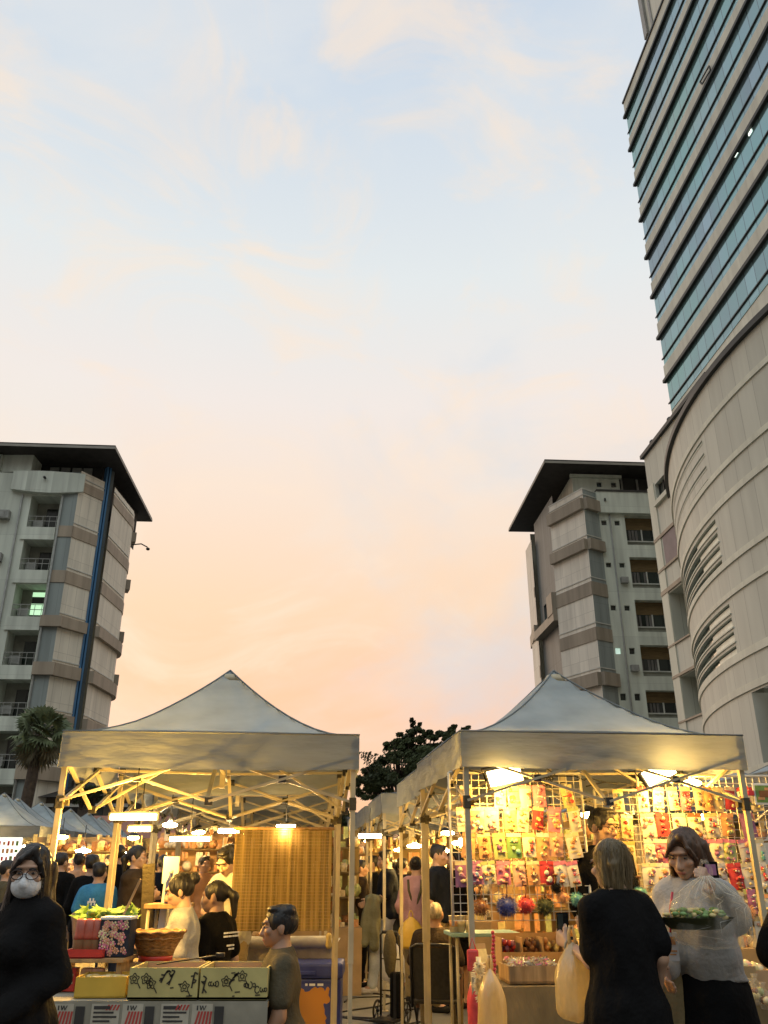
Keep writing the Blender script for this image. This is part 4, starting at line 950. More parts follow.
def plastic(name, c, a):
    m, nt, b = newmat(name); v = coord(nt, (1,1,.35)); n = nd(nt, 'ShaderNodeTexNoise'); n.inputs['Scale'].default_value = 16; n.inputs['Detail'].default_value = 4; nt.links.new(v, n.inputs['Vector'])
    d = nd(nt, 'ShaderNodeBsdfDiffuse'); d.inputs[0].default_value = rgba(c); tl = nd(nt, 'ShaderNodeBsdfTranslucent'); tl.inputs[0].default_value = rgba(c); gl = nd(nt, 'ShaderNodeBsdfGlossy'); gl.inputs['Roughness'].default_value = .18
    tr = nd(nt, 'ShaderNodeBsdfTransparent'); m1 = nd(nt, 'ShaderNodeMixShader', n_0=.5); m2 = nd(nt, 'ShaderNodeMixShader', n_0=.14); m3 = nd(nt, 'ShaderNodeMixShader')
    bn = nd(nt, 'ShaderNodeBump'); bn.inputs['Strength'].default_value = .8; bn.inputs['Distance'].default_value = .02; nt.links.new(n.outputs[0], bn.inputs['Height']); nt.links.new(bn.outputs[0], gl.inputs['Normal']); nt.links.new(bn.outputs[0], d.inputs['Normal'])
    r = nd(nt, 'ShaderNodeMapRange'); r.inputs[1].default_value = .35; r.inputs[2].default_value = .7; r.inputs[3].default_value = a-.15; r.inputs[4].default_value = min(1, a+.2); nt.links.new(n.outputs[0], r.inputs[0])
    lw = nd(nt, 'ShaderNodeLayerWeight', n_0=.35); pw_ = nd(nt, 'ShaderNodeMath', operation='POWER', n_1=2.2); nt.links.new(lw.outputs['Facing'], pw_.inputs[0]); am = nd(nt, 'ShaderNodeMath', operation='MULTIPLY_ADD', n_1=.34); nt.links.new(pw_.outputs[0], am.inputs[0]); nt.links.new(r.outputs[0], am.inputs[2]); am.use_clamp = True
    L = nt.links.new; L(d.outputs[0], m1.inputs[1]); L(tl.outputs[0], m1.inputs[2]); L(m1.outputs[0], m2.inputs[1]); L(gl.outputs[0], m2.inputs[2]); L(am.outputs[0], m3.inputs[0]); L(tr.outputs[0], m3.inputs[1]); L(m2.outputs[0], m3.inputs[2]); L(m3.outputs[0], nt.nodes['Material Output'].inputs[0]); return m
M['bag_yellow'] = plastic('yellow_plastic_bag', (.80,.62,.28), .72); M['bag_clear'] = plastic('clear_plastic_bag', (.70,.68,.60), .17); M['bag_crease'] = plastic('plastic_crease', (.85,.83,.75), .55); M['bag_white'] = plastic('white_plastic_bag', (.75,.74,.70), .8)

# ------------------------------------------------------------------ pop-up tents
HEM, EAVE, PEAK = 2.12, 2.35, 3.0
def make_tent(label, loc, rz, W=2.0, D=2.0, hem=HEM, seed=1, cat='tent', group=None, eave=EAVE, peak=PEAK):
    rng = random.Random(seed); t = thing('pop_up_tent', label, cat, loc, rz, group)
    n = 20; m = MB(); vs = []; fs = []
    for j in range(n+1):
        for i in range(n+1):
            u, v = -1+2*i/n, -1+2*j/n; r = max(abs(u), abs(v)); r2 = (abs(u)**8+abs(v)**8)**.125; r = min(1, .35*r2+.65*r)
            sag = .028*math.sin(PI*r)*(1-abs(abs(u)-abs(v)))
            z = eave + (peak-eave)*(1-r)**1.42 - sag + .012*noise.noise(Vector((u*2.2+seed, v*2.2, seed)))*(1-r**6)
            if r > .999: z += .012*(1-min(abs(u), abs(v))**2)
            vs.append((u*W/2, v*D/2, z))
    for j in range(n):
        for i in range(n): k = j*(n+1)+i; fs.append((k, k+1, k+n+2, k+n+1))
    m.mesh(vs, fs, True); m.build('canopy', M['canopy'], t)
    m = MB()
    for sx in (-1,1):
        for sy in (-1,1):
            P = []
            for i in range(n//2+1): q = vs[(n//2+sy*i)*(n+1)+n//2+sx*i]; P.append((q[0], q[1], q[2]+.002))
            m.tube(P, .007, 5)
    m.tube([(x*W/2, y*D/2, eave+.004) for x, y in ((-1.003,-1.003),(1.003,-1.003),(1.003,1.003),(-1.003,1.003),(-1.003,-1.003))], .006, 5)
    m.build('seam', M['valance'], t)
    m = MB()
    for (ax, ay), (bx, by), nx, ny in (((-1,-1),(1,-1),0,-1),((1,-1),(1,1),1,0),((1,1),(-1,1),0,1),((-1,1),(-1,-1),-1,0)):
        vs = []; fs = []; q = 28; lv = 6
        for j in range(lv+1):
            for i in range(q+1):
                f = i/q; x = (ax+(bx-ax)*f)*W/2; y = (ay+(by-ay)*f)*D/2; h = j/lv; e = min(1, 6*min(f, 1-f))
                w_ = (.016*noise.noise(Vector((f*7+seed*3+nx, h*1.2+ny*5, seed))) + .012*math.sin(f*40+seed+h*2)*h)*e*h + .004
                zt = eave + .012*(1-(2*f-1)**2) + .004; zb = hem - (.018*math.sin(PI*f)*.6 - .010*noise.noise(Vector((f*6, seed, 3.3))))*e
                vs.append((x+nx*w_, y+ny*w_, zt+(zb-zt)*h))
        for j in range(lv):
            for i in range(q): k = j*(q+1)+i; fs.append((k, k+1, k+q+2, k+q+1))
        m.mesh(vs, fs, True)
    m.build('valance', M['valance'], t)
    i0 = .035
    for sx in (-1,1):
        for sy in (-1,1):
            x, y = sx*(W/2-i0), sy*(D/2-i0); m = MB(); m.box((x,y,1.62), (.034,.034,1.36)); m.box((x,y,.5), (.026,.026,1.0)); lg = m.build('leg', M['pole'], t)
            m = MB(); m.box((x,y,2.28), (.05,.05,.06)); m.build('top_joint', M['joint'], lg); m = MB(); m.box((x,y,1.9), (.046,.046,.08)); m.box((x-sx*.03,y-sy*.03,1.9),(.04,.04,.04)); m.build('slider', M['cloth_grey'], lg)
            m = MB(); m.box((x,y,.004), (.09,.09,.008)); m.build('foot_plate', M['pole'], lg)
    for a in range(4):
        m = MB(); q = Matrix.Rotation(a*PI/2, 3, 'Z'); WW, DD = (W, D) if a % 2 == 0 else (D, W); X, Yy = WW/2-i0, -DD/2+i0; zh, zl = 2.20, 1.91
        for s0, s1 in ((-X,0),(0,X)):
            for za, zb, dy in ((zh,zl,.013),(zl,zh,-.013)): m.bar(q @ Vector((s0,Yy+dy,za)), q @ Vector((s1,Yy+dy,zb)), .026, .016)
            c = q @ Vector(((s0+s1)/2,Yy,(zh+zl)/2)); m.m = 1; m.box(c, (.05,.05,.045)); m.m = 0
        m.m = 1
        for z in (zh, zl): m.box(q @ Vector((0,Yy,z)), (.05,.05,.05))
        m.m = 0
        # scissor pair from the middle of this side to the centre
        for za, zb, dx in ((zh,2.18,.013),(zl,2.46,-.013)): m.bar(q @ Vector((dx,Yy,za)), q @ Vector((dx,-.03,zb)), .026, .016)
        m.build('truss', [M['pole'], M['joint']], t)
    m = MB(); m.box((0,0,2.5), (.04,.04,.85)); m.lathe((0,0,peak-.10), [(.10,0),(.06,.06),(.0,.075)], 12); m.build('center_mast', M['pole'], t)
    return t
def fl_center(x, y, rz, W=2.0, D=2.0):
    c, s_ = math.cos(rz), math.sin(rz); return (x+c*W/2-s_*D/2, y+s_*W/2+c*D/2, 0)
RL, RR = R(5.6), R(6.2)
LT = (-2.165, 5.80); RT = (.515, 5.80)
tl = make_tent('white pop-up canopy over the fruit and box stall, nearest tent on the left', fl_center(LT[0],LT[1],RL), RL, seed=3)
tr_ = make_tent('white pop-up canopy over the wire racks of charm packets, nearest tent on the right', fl_center(RT[0],RT[1],RR), RR, seed=8)
rowl = ['white canopy directly behind the nearest left tent', 'white canopy with the bamboo blind in front, third in the left row', 'fourth white canopy back in the left row', 'fifth white canopy back in the left row']
base = make_tent(rowl[0], (0,0,0), RL, seed=5, group='tents in the left row', peak=2.84)
def put(t, x, y): t.location = fl_center(x, y, RL)
dl = Vector((-math.sin(R(6)), math.cos(R(6))))
for i, lab in enumerate(rowl):
    t = base if i == 0 else copy_tree(base, None, lab, 'tents in the left row'); q = Vector(LT) + dl*(2.14*(i+1)) + Vector((.02*i,0)); put(t, q.x, q.y)
rowr = ['white canopy adjoining the back of the nearest right tent', 'third white canopy of the right row with its front hem across the aisle view', 'fourth white canopy of the right row', 'fifth white canopy of the right row']
for i, lab in enumerate(rowr):
    q = Vector((.515,5.8)) + dl*([2.13,5.2,7.6,9.9][i]) + Vector((0 if i else .05, 0)); put(copy_tree(base, None, lab, 'tents in the right row'), q.x, q.y)
t = copy_tree(base, None, 'white canopy whose corner shows at the right edge beyond the charm racks', 'tents in the right row'); put(t, 3.75, 7.9)
for i in range(3):
    q = Vector((3.4, 10.4)) + dl*2.5*i; put(copy_tree(base, None, 'white canopy hidden behind the charm racks on the right', 'tents behind the charm racks'), q.x, q.y)
far = make_tent('x', (0,0,0), RL, W=2.6, D=2.6, seed=9, group='tents of the far left row', peak=3.15)
lab = ['first', 'second', 'third', 'fourth', 'fifth', 'sixth', 'seventh', 'eighth', 'ninth', 'tenth']
fx = [(3,802,21.0),(17,804,22.4),(41,805,24.0),(70,813,26.8),(88,817,28.6),(100,821,31),(113,824,34),(126,828,38),(138,832,42),(150,835,46)]
for i, (px, py, Y) in enumerate(fx):
    t = far if i == 0 else copy_tree(far); t['label'] = lab[i] + ' pale peaked tent from the left edge in the far left row'
    q = at(px, py, Y); t.location = (q.x, Y, 0); t.scale = (1,1,1)
# salmon canvas roof and a further short row closing the aisle
m = MB(); q = at(128, 822, 33)
t = thing('canvas_awning', 'salmon canvas awning behind the far left tents', 'awning', (q.x, 33, 0))
m.mesh([(-2.2,0,2.3),(2.2,0,2.3),(2.0,2.2,3.4),(-2.0,2.2,3.4),(-2.2,-.02,2.05),(2.2,-.02,2.05)], [(0,1,2,3),(4,5,1,0)]); m.build('canopy', M['salmon'], t)
m = MB()
for x in (-2.1,2.1): m.box((x,.05,1.1), (.06,.06,2.3)); m.box((x*.95,2.15,1.65), (.06,.06,3.3))
m.build('frame', M['pole'], t)

# ------------------------------------------------------------------ lamps
def glow(t, power, off, col=(1,.55,.10), r=.07):
    l = bpy.data.lights.new('lamp_glow', 'POINT'); l.energy = power; l.color = col; l.shadow_soft_size = r
    o = bpy.data.objects.new('lamp_glow', l); COL.objects.link(o); o.parent = t; o.location = off
def flood(label, px, py, Y, rz, tilt, wd=.235, hg=.10, roll=0, mt=None, power=48):
    p = at(px, py, Y); t = thing('flood_lamp', label, 'lamp', p); glow(t, power, (0,-.03,-.10))
    q = Matrix.Rotation(rz, 3, 'Z') @ Matrix.Rotation(tilt, 3, 'X') @ Matrix.Rotation(roll, 3, 'Y')
    MB().box((0,0,0), (wd,.012,hg), M=q).build('light_panel', mt or LAMP, t)
    m = MB(); m.box(q @ Vector((0,.028,0)), (wd+.02,.035,hg+.02), M=q); 
    for i in range(7): m.box(q @ Vector((-wd/2+.02+i*(wd-.04)/6,.055,0)), (.006,.03,hg), M=q)
    m.build('housing', M['joint'], t)
    m = MB(); m.tube([q @ Vector((-wd/2-.015,.03,0)), q @ Vector((-wd/2-.015,.05,hg*.9)), q @ Vector((wd/2+.015,.05,hg*.9)), q @ Vector((wd/2+.015,.03,0))], .006, 6); m.tube([q @ Vector((0,.05,hg*.9)), q @ Vector((0,.06,hg*.9+.09))], .009, 6); m.build('lamp_bracket', M['joint'], t)
    return t
flood('rectangular LED flood lamp glaring over the left wire rack', 505, 776, 5.94, R(10), R(-12), roll=R(-12))
flood('rectangular LED flood lamp over the right wire rack, steeply tilted', 659, 773, 6.12, R(10), R(-14), roll=R(-24), wd=.24)
def hang_lamp(label, px, py, Y, r=.13, mt=None, drop=.35, power=0):
    p = at(px, py, Y); t = thing('hanging_lamp', label, 'lamp', p)
    MB().ball((0,0,0), (r,r*.8,.026), 20, 8).build('bulb', mt or LAMP_SOFT, t)
    m = MB().lathe((0,0,.022), [(r*.35,0),(r*.3,.02),(.015,.05)], 16); m.build('lamp_cap', M['board_white'], t)
    if power: glow(t, power, (0,-.05,-.08))
    MB().tube([(0,0,.12),(.004,0,drop)], .005, 6).build('cord', M['cable'], t)
LATE = lambda: bar_lamp('long tube lamp, brightest under the front left tent', 134, 817, 5.93, .31, LAMP, .32, 110, (0,-.14,-.05))
LATE2 = lambda: bar_lamp('shorter tube lamp just below and behind the brightest left lamp', 140, 829, 6.9, .17, LAMP, .35, 55, (0,-.14,-.05))
LATE3 = lambda: bar_lamp('tube lamp in front of the yellow pole left of the bamboo blind', 190, 839, 8.0, .36, LAMP, .42, 60, (0,-.14,-.05))
hang_lamp('round lamp glowing at top of the right rack behind the tilted flood lamp', 692, 783, 6.5, .07, LAMP, .2, 40)
hang_lamp('star shaped cool glare lamp hung behind the white pole', 170, 825, 9.5, .08, LAMP_COOL)
def bar_lamp(label, px, py, Y, wd, mt, drop=.3, power=14, off=None):
    p = at(px, py, Y); t = thing('bar_lamp', label, 'lamp', p); MB().tube([(-wd/2,0,0),(wd/2,0,0)], .019, 8).build('light_tube', mt, t); glow(t, power, off or (0,-.12,-.05), (1,.55,.10) if off else (1,.60,.2))
    MB().box((0,.012,.026), (wd+.02,.03,.012)).box((-wd/2-.006,0,.004), (.012,.03,.045)).box((wd/2+.006,0,.004), (.012,.03,.045)).build('housing', M['joint'], t)
    MB().tube([(0,0,.05),(0,0,drop)], .004, 5).build('cord', M['cable'], t)
LATE(); LATE2(); LATE3()
bar_lamp('white bar lamp above the bamboo blind top edge', 286, 827, 8.1, .17, LAMP_COOL, .3)
bar_lamp('white bar lamp left of the bamboo blind above the man in white', 229, 831, 8.6, .2, LAMP_COOL, .3)
bar_lamp('cool bar lamp on the aisle poles between the two front tents', 370, 836, 10.2, .26, LAMP_COOL, .3)
for i, (px, py, Y, lb) in enumerate([(83,851,13,'small lamp glowing in the crowd under the far left tents'), (120,853,15,'small lamp glowing left of the man in black'), (415,846,12.5,'lamp glowing above the pink shirted shopper'), (446,852,14,'lamp glowing behind the two shoppers in black'), (462,843,9.2,'lamp glowing behind the left edge of the left wire rack'), (60,842,20,'lamp under the far left tents beside the masked woman'), (212,835,16,'lamp beyond the man in white at the far stalls'), (400,850,16,'lamp at the far end of the aisle')]):
    hang_lamp(lb, px, py, Y, .11, LAMP_SOFT, power=32)

# ------------------------------------------------------------------ wire racks with hanging charm packets
FR = Matrix.Rotation(RR, 3, 'Z')
def rt(x, y, z): v = FR @ Vector((x, y, 0)); return Vector((RT[0]+v.x, RT[1]+v.y, z))      # in the right tent's own frame from its front left foot
def rack_u(px, py, yo):                       # where a photo place meets the upright plane at depth yo of that frame
    r = ray(px, py); n = FR @ Vector((0,1,0)); o = rt(0, yo, 0); k = (o.x*n.x+o.y*n.y)/(r[0]*n.x+r[1]*n.y)
    return Vector((r[0]*k, r[1]*k, CAMH+r[2]*k))
def grid_panel(label, x0, x1, z0, z1, yo, step=.052, foot=1.15):
    o = rt(x0, yo, 0); t = thing('wire_grid', label, 'wire grid', o, RR); W = x1-x0; m = MB(); n = int(round(W/step)); k = int(round((z1-z0)/step))
    for i in range(n+1): m.bar((W*i/n,0,z0), (W*i/n,0,z1), .0045)
    for j in range(k+1): z = z0+(z1-z0)*j/k; m.bar((0,-.003,z), (W,-.003,z), .0045)
    m.build('mesh_panel', M['wire'], t)
    m = MB()
    for x in (0, W): m.tube([(x,.005,foot if x == 0 else 0),(x,.005,z1)], .010, 8)
    m.tube([(0,.005,z1),(W,.005,z1)], .010, 8); m.build('rack_frame', M['wire'], t); return t
grid_panel('white wire grid hung with packets, left of the tall vendor', -.02, .93, 1.18, 2.12, .36)
grid_panel('white wire grid hung with packets, right of the tall vendor', 1.36, 2.44, 1.12, 2.12, .38)
grid_panel('narrow wire grid set back beside the tall vendor', 1.18, 1.56, 1.05, 2.05, .80)
PAL = {'pink':(.72,.24,.32), 'red':(.60,.07,.07), 'yellow':(.74,.60,.26), 'lime':(.50,.54,.22), 'cream':(.75,.62,.36), 'orange':(.70,.36,.16), 'mauve':(.36,.16,.28), 'teal':(.16,.40,.36), 'peach':(.75,.42,.28), 'brown':(.24,.11,.05), 'white':(.75,.70,.58), 'blue':(.15,.26,.45), 'purple':(.22,.10,.28), 'green':(.18,.32,.10)}
for k, c in PAL.items(): M['ink_'+k] = pm('print_'+k, c, .22, .25, 25)
M['card'] = pm('packet_card', (.72,.66,.52), .4, .12, 12); M['film'] = pm('packet_film', (.70,.62,.45), .15, .15, 20, spec=.8)
rngp = random.Random(4)
def packet(label, loc, rz, c, w=.078, h=.145, group=None, cols=None, roll=0, rx=0):
    t = thing('charm_packet', label, 'packet', loc, rz, group); t.rotation_euler = (rx, roll, rz); rng = rngp
    # plastic pouch with a slight belly, hanging from its hole
    vs = []; fs = []; n, k = 5, 6; sd = rng.random()*20
    for j in range(k+1):
        for i in range(n+1):
            u, v = i/n, j/k; vs.append(((u-.5)*w, -.004-.010*math.sin(PI*u)*math.sin(PI*v)+.003*noise.noise(Vector((u*4+sd, v*5, sd))), -h*v))
    for j in range(k):
        for i in range(n): q = j*(n+1)+i; fs.append((q, q+n+1, q+n+2, q+1))
    m = MB().mesh(vs, fs, True).mesh([(-w/2,0,0),(w/2,0,0),(w/2,0,-h),(-w/2,0,-h)], [(0,1,2,3)]); basem = M['card'] if rng.random() < .5 else M['ink_'+c]; pouch = m
    MB().box((0,-.006,.004-h*.07), (w*1.0,.006,h*.16)).build('header_card', M['ink_'+(c if rng.random() < .6 else rng.choice(['white','cream','pink']))], t)
    cs = cols or [c, rng.choice(list(PAL)), rng.choice(['white','yellow','brown','red','cream'])]; m = pouch
    for r_ in range(3):
        for cc in range(rng.choice([1,2,2])):
            m.m = 1+rng.randrange(3); x = rng.uniform(-.28,.28)*w; z = -h*(.28+.25*r_)+rng.uniform(-.012,.012); s_ = w*rng.uniform(.11,.20)
            m.ball((x,-.017,z), (s_,.008,s_*rng.uniform(.6,1.1)), 8, 5); m.m = 1+rng.randrange(3)
            if rng.random() < .6: m.ball((x+rng.uniform(-.5,.5)*s_,-.022,z+rng.uniform(-.7,.7)*s_), (s_*.5,.006,s_*.5), 7, 5)
            if rng.random() < .5: m.ball((x+s_*.8,-.019,z-s_*.4), (s_*.35,.006,s_*.6), 7, 5)
    for _ in range(3): m.m = 1+rng.randrange(3); z = -h*rng.uniform(.2,.95); m.box((rng.uniform(-.2,.2)*w,-.0165,z), (w*rng.uniform(.25,.6),.002,.005))
    m.build('pouch', [basem]+[M['ink_'+q] for q in cs], t)
    MB().tube([(0,.012,.012),(0,-.012,.008),(0,-.014,-.006)], .002, 5).build('hook', M['wire'], t)
ORD = ['first','second','third','fourth','fifth','sixth','seventh','eighth','ninth','tenth','eleventh']
LROWS = [('top', 786, [(465,'orange'),(500,'yellow'),(512,'cream'),(525,'pink'),(538,'pink'),(565,'yellow')]),
         ('second', 808, [(462,'orange'),(476,'peach'),(491,'pink'),(509,'yellow'),(523,'yellow'),(538,'red'),(554,'pink'),(572,'lime')]),
         ('third', 834, [(469,'orange'),(483,'orange'),(498,'lime'),(513,'green'),(528,'lime'),(542,'orange'),(556,'peach'),(571,'yellow')]),
         ('bottom', 862, [(462,'mauve'),(475,'mauve'),(487,'lime'),(503,'pink'),(518,'peach'),(532,'orange'),(546,'red'),(559,'orange'),(571,'red')])]
for row, py, it in LROWS:
    for i, (px, c) in enumerate(it):
        p = rack_u(px, py, .335 if row != 'bottom' else .305)
        packet(f'{c} charm packet, {ORD[i]} from the left in the {row} row of the left rack', p, RR+rngp.uniform(-.2,.2), c, w=.093*rngp.uniform(.84,1.12), h=.153*rngp.uniform(.90,1.08), group='packets on the left wire rack', roll=R(rngp.uniform(-6,6)) if px < 565 else R(-9), rx=R(rngp.uniform(-5,2)))
RROWS = [('top', 788, [(617,'yellow'),(642,'red'),(658,'pink'),(671,'yellow'),(684,'pink'),(697,'peach'),(707,'orange'),(717,'cream'),(729,'red'),(742,'red'),(752,'red')]),
         ('second', 814, [(613,'yellow'),(626,'cream'),(646,'pink'),(661,'red'),(678,'teal'),(694,'brown'),(709,'yellow'),(726,'orange'),(745,'mauve')]),
         ('third', 840, [(614,'cream'),(628,'yellow'),(649,'white'),(660,'pink'),(674,'yellow'),(701,'peach'),(715,'brown'),(728,'lime'),(742,'peach'),(757,'teal')]),
         ('bottom', 864, [(617,'yellow'),(630,'cream'),(649,'orange'),(662,'orange'),(718,'white'),(733,'red'),(746,'brown'),(759,'red')])]
for row, py, it in RROWS:
    for i, (px, c) in enumerate(it):
        back = px < 634; p = rack_u(px, py + (0 if not back else 2), .77 if back else (.355 if row != 'bottom' else .32))
        if back: lab_ = f'{c} packet on the set back rack by the vendor, {row} row, {ORD[i]} from left'
        else: lab_ = f'{c} charm packet, {ORD[i-sum(1 for a in it if a[0] < 634)]} from the vendor in the {row} row of the right rack'
        packet(lab_, p, RR+rngp.uniform(-.25,.25)+(-.5 if px > 738 and row == 'top' else 0), c, w=(.099 if row != 'top' else .082)*rngp.uniform(.92,1.05), h=.155*rngp.uniform(.95,1.06), group='packets on the right wire rack', roll=R(rngp.uniform(-6,6)) if px < 738 else R(-7), rx=R(rngp.uniform(-5,2)))
# pompom charms hanging below the packets
def pompom(label, p, r, mt, strap='ink_brown', flat=1):
    t = thing('pompom_charm', label, 'charm', p); rng = random.Random(int(p.x*1000)); m = MB(); m.ball((0,0,0), (r*.68,r*.68*flat,r*.66), 10, 7)
    for _ in range(420):
        d = Vector((rng.gauss(0,1), rng.gauss(0,1), rng.gauss(0,1))).normalized(); q = Vector((d.x*r*.7,d.y*r*.7*flat,d.z*r*.7)); u = d.orthogonal().normalized()*r*.045; m.face([q-u, q+u, q+d*r*rng.uniform(.22,.42)+Vector((0,0,-r*.06))])
    m.build('fur', mt, t); m = MB(); m.tube([(0,0,r*.7),(.006,-.004,r*1.4),(0,0,r*2.0)], .005, 5); m.lathe((0,0,r*1.9), [(.016,0),(.02,.006),(.016,.012)], 10); m.build('strap', M[strap], t)
for px, py, r, mt, lb in [(481,907,.062,'ink_brown','brown fur pompom charm beside the tent pole'),(507,906,.072,'blue_box','dark blue fur pompom charm under the left rack'),(526,905,.062,'ink_red','crimson fur pompom charm between the blue and green ones'),(545,906,.066,'leaf_mid','olive green fur pompom charm under the left rack'),(563,897,.045,'ink_orange','small orange pompom charm near the phone'),(577,899,.05,'ink_teal','teal patterned pompom charm by the black shirt sleeve'),(745,912,.075,'ink_orange','coral pompom charm on the far right under the packets'),(640,893,.05,'ink_teal','teal pompom charm between the two women customers'),(556,888,.04,'cloth_black','small black pompom charm under the bottom packet row')]:
    pompom(lb, rack_u(px, py, .29), r, M[mt])
for k, (px, py) in enumerate(sorted([(652,893),(659,900),(668,893),(738,893),(750,890),(762,895),(724,890),(757,918),(730,918),(646,915)])):
    c = ['yellow','cream','orange','peach','yellow','lime','cream','pink','yellow','orange'][k]
    packet(f'{c} loose pouch below the packet rows, {ORD[k]} from the customer in black', rack_u(px, py, .27+.02*(k % 3)), RR+rngp.uniform(-.4,.4), c, w=.07, h=.15, group='loose lower pouches')
# signboard on a red clip at the right edge
p = rack_u(760, 794, .25); t = thing('clip_sign', 'small framed picture sign held by a red clip at the right edge', 'sign', p, RR)
MB().bbox((0.03,0,0), (.16,.012,.145), .004).build('frame', M['board_white'], t); m = MB(); m.m = 0; m.box((.03,-.008,0), (.13,.004,.115)); m.m = 1; m.box((.03,-.011,.0), (.085,.003,.045)); m.m = 2; m.box((.0,-.0105,-.03),(.05,.003,.02)); m.box((.06,-.0105,.034),(.05,.003,.018)); m.build('picture', [M['ink_green'], M['ink_brown'], M['ink_orange']], t)
MB().bbox((-.075,-.005,.005), (.05,.03,.035), .006).tube([(-.1,0,0),(-.14,.03,-.02)], .006, 6).build('clip', M['clip_red'], t)
# lamps' cables and metal clips along the top of the racks
t = thing('cable_bundle', 'tangle of black cable along the top of the left wire rack', 'cable', rt(.5,.33,2.13)); m = MB()
for k in range(5):
    m.tube([FR @ Vector((-.5+.25*k+.03*math.sin(i*2+k), .0+.015*k, .02*math.cos(i*1.7+k)-.02*k+(.06 if i in (2,3) and k == 1 else 0))) + Vector((.12*i*math.cos(RR), .12*i*math.sin(RR), 0)) for i in range(5)], .005, 5)
m.build('wire', M['cable'], t)
t = thing('drinks_ladle_rack', 'cluster of metal key rings hooked on top of the left wire rack', 'key rings', rack_u(541, 778, .33)); m = MB(); rng = random.Random(2)
for k in range(16):
    c = Vector((rng.uniform(-.06,.08), rng.uniform(-.02,.02), rng.uniform(-.06,.05))); r = rng.uniform(.014,.026); a = rng.uniform(0, PI)
    m.tube([c+Vector((r*math.cos(a)*math.cos(b), r*math.sin(a)*math.cos(b), r*math.sin(b))) for b in [2*PI*i/10 for i in range(11)]], .0025, 4)
m.build('ring', M['metal_dark'], t); t.name = 'key_ring_cluster'
# ------------------------------------------------------------------ stalls, goods
def px_r(px, Y): return at(px, 868, Y).x
def table(label, c, d, rz, clothm, top='teal_top', skirt=True, cat='table', drop=.55, name='market_table'):
    t = thing(name, label, cat, (c[0],c[1],0), rz); W, D, H = d
    MB().bbox((0,0,H-.015), (W,D,.03), .006).build('tabletop', M[top], t)
    for sx in (-1,1):
        for sy in (-1,1): MB().tube([(sx*(W/2-.05),sy*(D/2-.05),0),(sx*(W/2-.05),sy*(D/2-.05),H-.03)], .014, 8).build('leg', M['pole'], t)
    if skirt:
        ck = thing('tablecloth', label.replace('folding table', 'cloth hanging') if False else 'draped ' + skirt, 'tablecloth', (c[0],c[1],H), rz); m = MB(); vs = []; fs = []; q = 36; lv = 6
        per = [(-W/2,D/2),(-W/2,-D/2),(W/2,-D/2),(W/2,D/2)]
        for i in range(q+1):
            f = 3*i/q; k = min(2, int(f)); u = f-k; x = per[k][0]+(per[k+1][0]-per[k][0])*u; y = per[k][1]+(per[k+1][1]-per[k][1])*u; nx, ny = ((-1,0),(0,-1),(1,0))[k]
            for j in range(lv+1):
                h = j/lv; w_ = .012 + (.018*math.sin(i*1.9)+.012*noise.noise(Vector((i*.6, j*.4, W))))*h; vs.append((x+nx*w_, y+ny*w_, .004-h*drop))
        for i in range(q):
            for j in range(lv): a = i*(lv+1)+j; fs.append((a, a+1, a+lv+2, a+lv+1))
        m.mesh(vs, fs, True); m.face([(-W/2-.012,-D/2-.012,.004),(W/2+.012,-D/2-.012,.004),(W/2+.012,D/2+.012,.004),(-W/2-.012,D/2+.012,.004)]); m.build('cloth', M[clothm], ck)
    return t
FL_ = Matrix.Rotation(RL, 3, 'Z')
def tray_box(name, label, cat, c, d, rz, mt, fill=None, wall=.012, inner=None, parent=None):
    """open topped tray or box: floor and four walls, optionally filled"""
    t = thing(name, label, cat, c, rz); W, D, H = d; m = MB()
    m.box((0,0,wall/2), (W,D,wall))
    m.box((0,-D/2+wall/2,H/2+.001), (W,wall,H)); m.box((0,D/2-wall/2,H/2+.001), (W,wall,H)); m.box((-W/2+wall/2,0,H/2+.001), (wall,D-2*wall-.001,H-.001)); m.box((W/2-wall/2,0,H/2+.001), (wall,D-2*wall-.001,H-.001))
    m.build('body', M[mt], t); return t
def heap(parent, name, W, D, z, n, r, mats, seed, flat=.5, hs=.0):
    rng = random.Random(seed); m = MB()
    for i in range(n):
        x, y = rng.uniform(-W/2, W/2), rng.uniform(-D/2, D/2); rr = r*rng.uniform(.7,1.3); m.m = rng.randrange(len(mats)); m.ball((x,y,z+hs*(1-(2*x/W)**2)*rng.random()), (rr*rng.uniform(.7,1.3),rr,rr*flat*rng.uniform(.8,1.4)), 8, 5)
    return m.build(name, [M[q] for q in mats], parent)
def at_z(px, py, z):
    r = ray(px, py); t = (z-CAMH)/r[2]; return Vector((r[0]*t, r[1]*t, z))

# --- front left stall: table with printed newspaper cloth
TZ = .845
A = at_z(20, 1001, TZ); B_ = at_z(268, 1001, TZ); TY = (A.y+B_.y)/2; TW = B_.x-A.x
tb = table('long folding table under the printed newspaper cloth, front left stall', ((A.x+B_.x)/2, TY+.40), (TW, .8, TZ-.004), 0, 'news', top='wood', skirt=False)
ck = thing('tablecloth', 'grey cloth printed with newspaper columns and red striped flags, front left stall', 'tablecloth', ((A.x+B_.x)/2, TY, TZ)); m = MB()
m.mesh([(-TW/2,0,.0),(TW/2,0,.0),(TW/2,.8,.0),(-TW/2,.8,.0)], [(0,1,2,3)]); vs = []; fs = []; n = 60
for i in range(n+1):
    x = -TW/2+TW*i/n
    for j in range(7): h = j/6; vs.append((x, -.004+.010*math.sin(x*23)*h+.006*math.sin(x*57+1)*h, -.62*h))
for i in range(n):
    for j in range(6): a = i*7+j; fs.append((a, a+1, a+8, a+7))
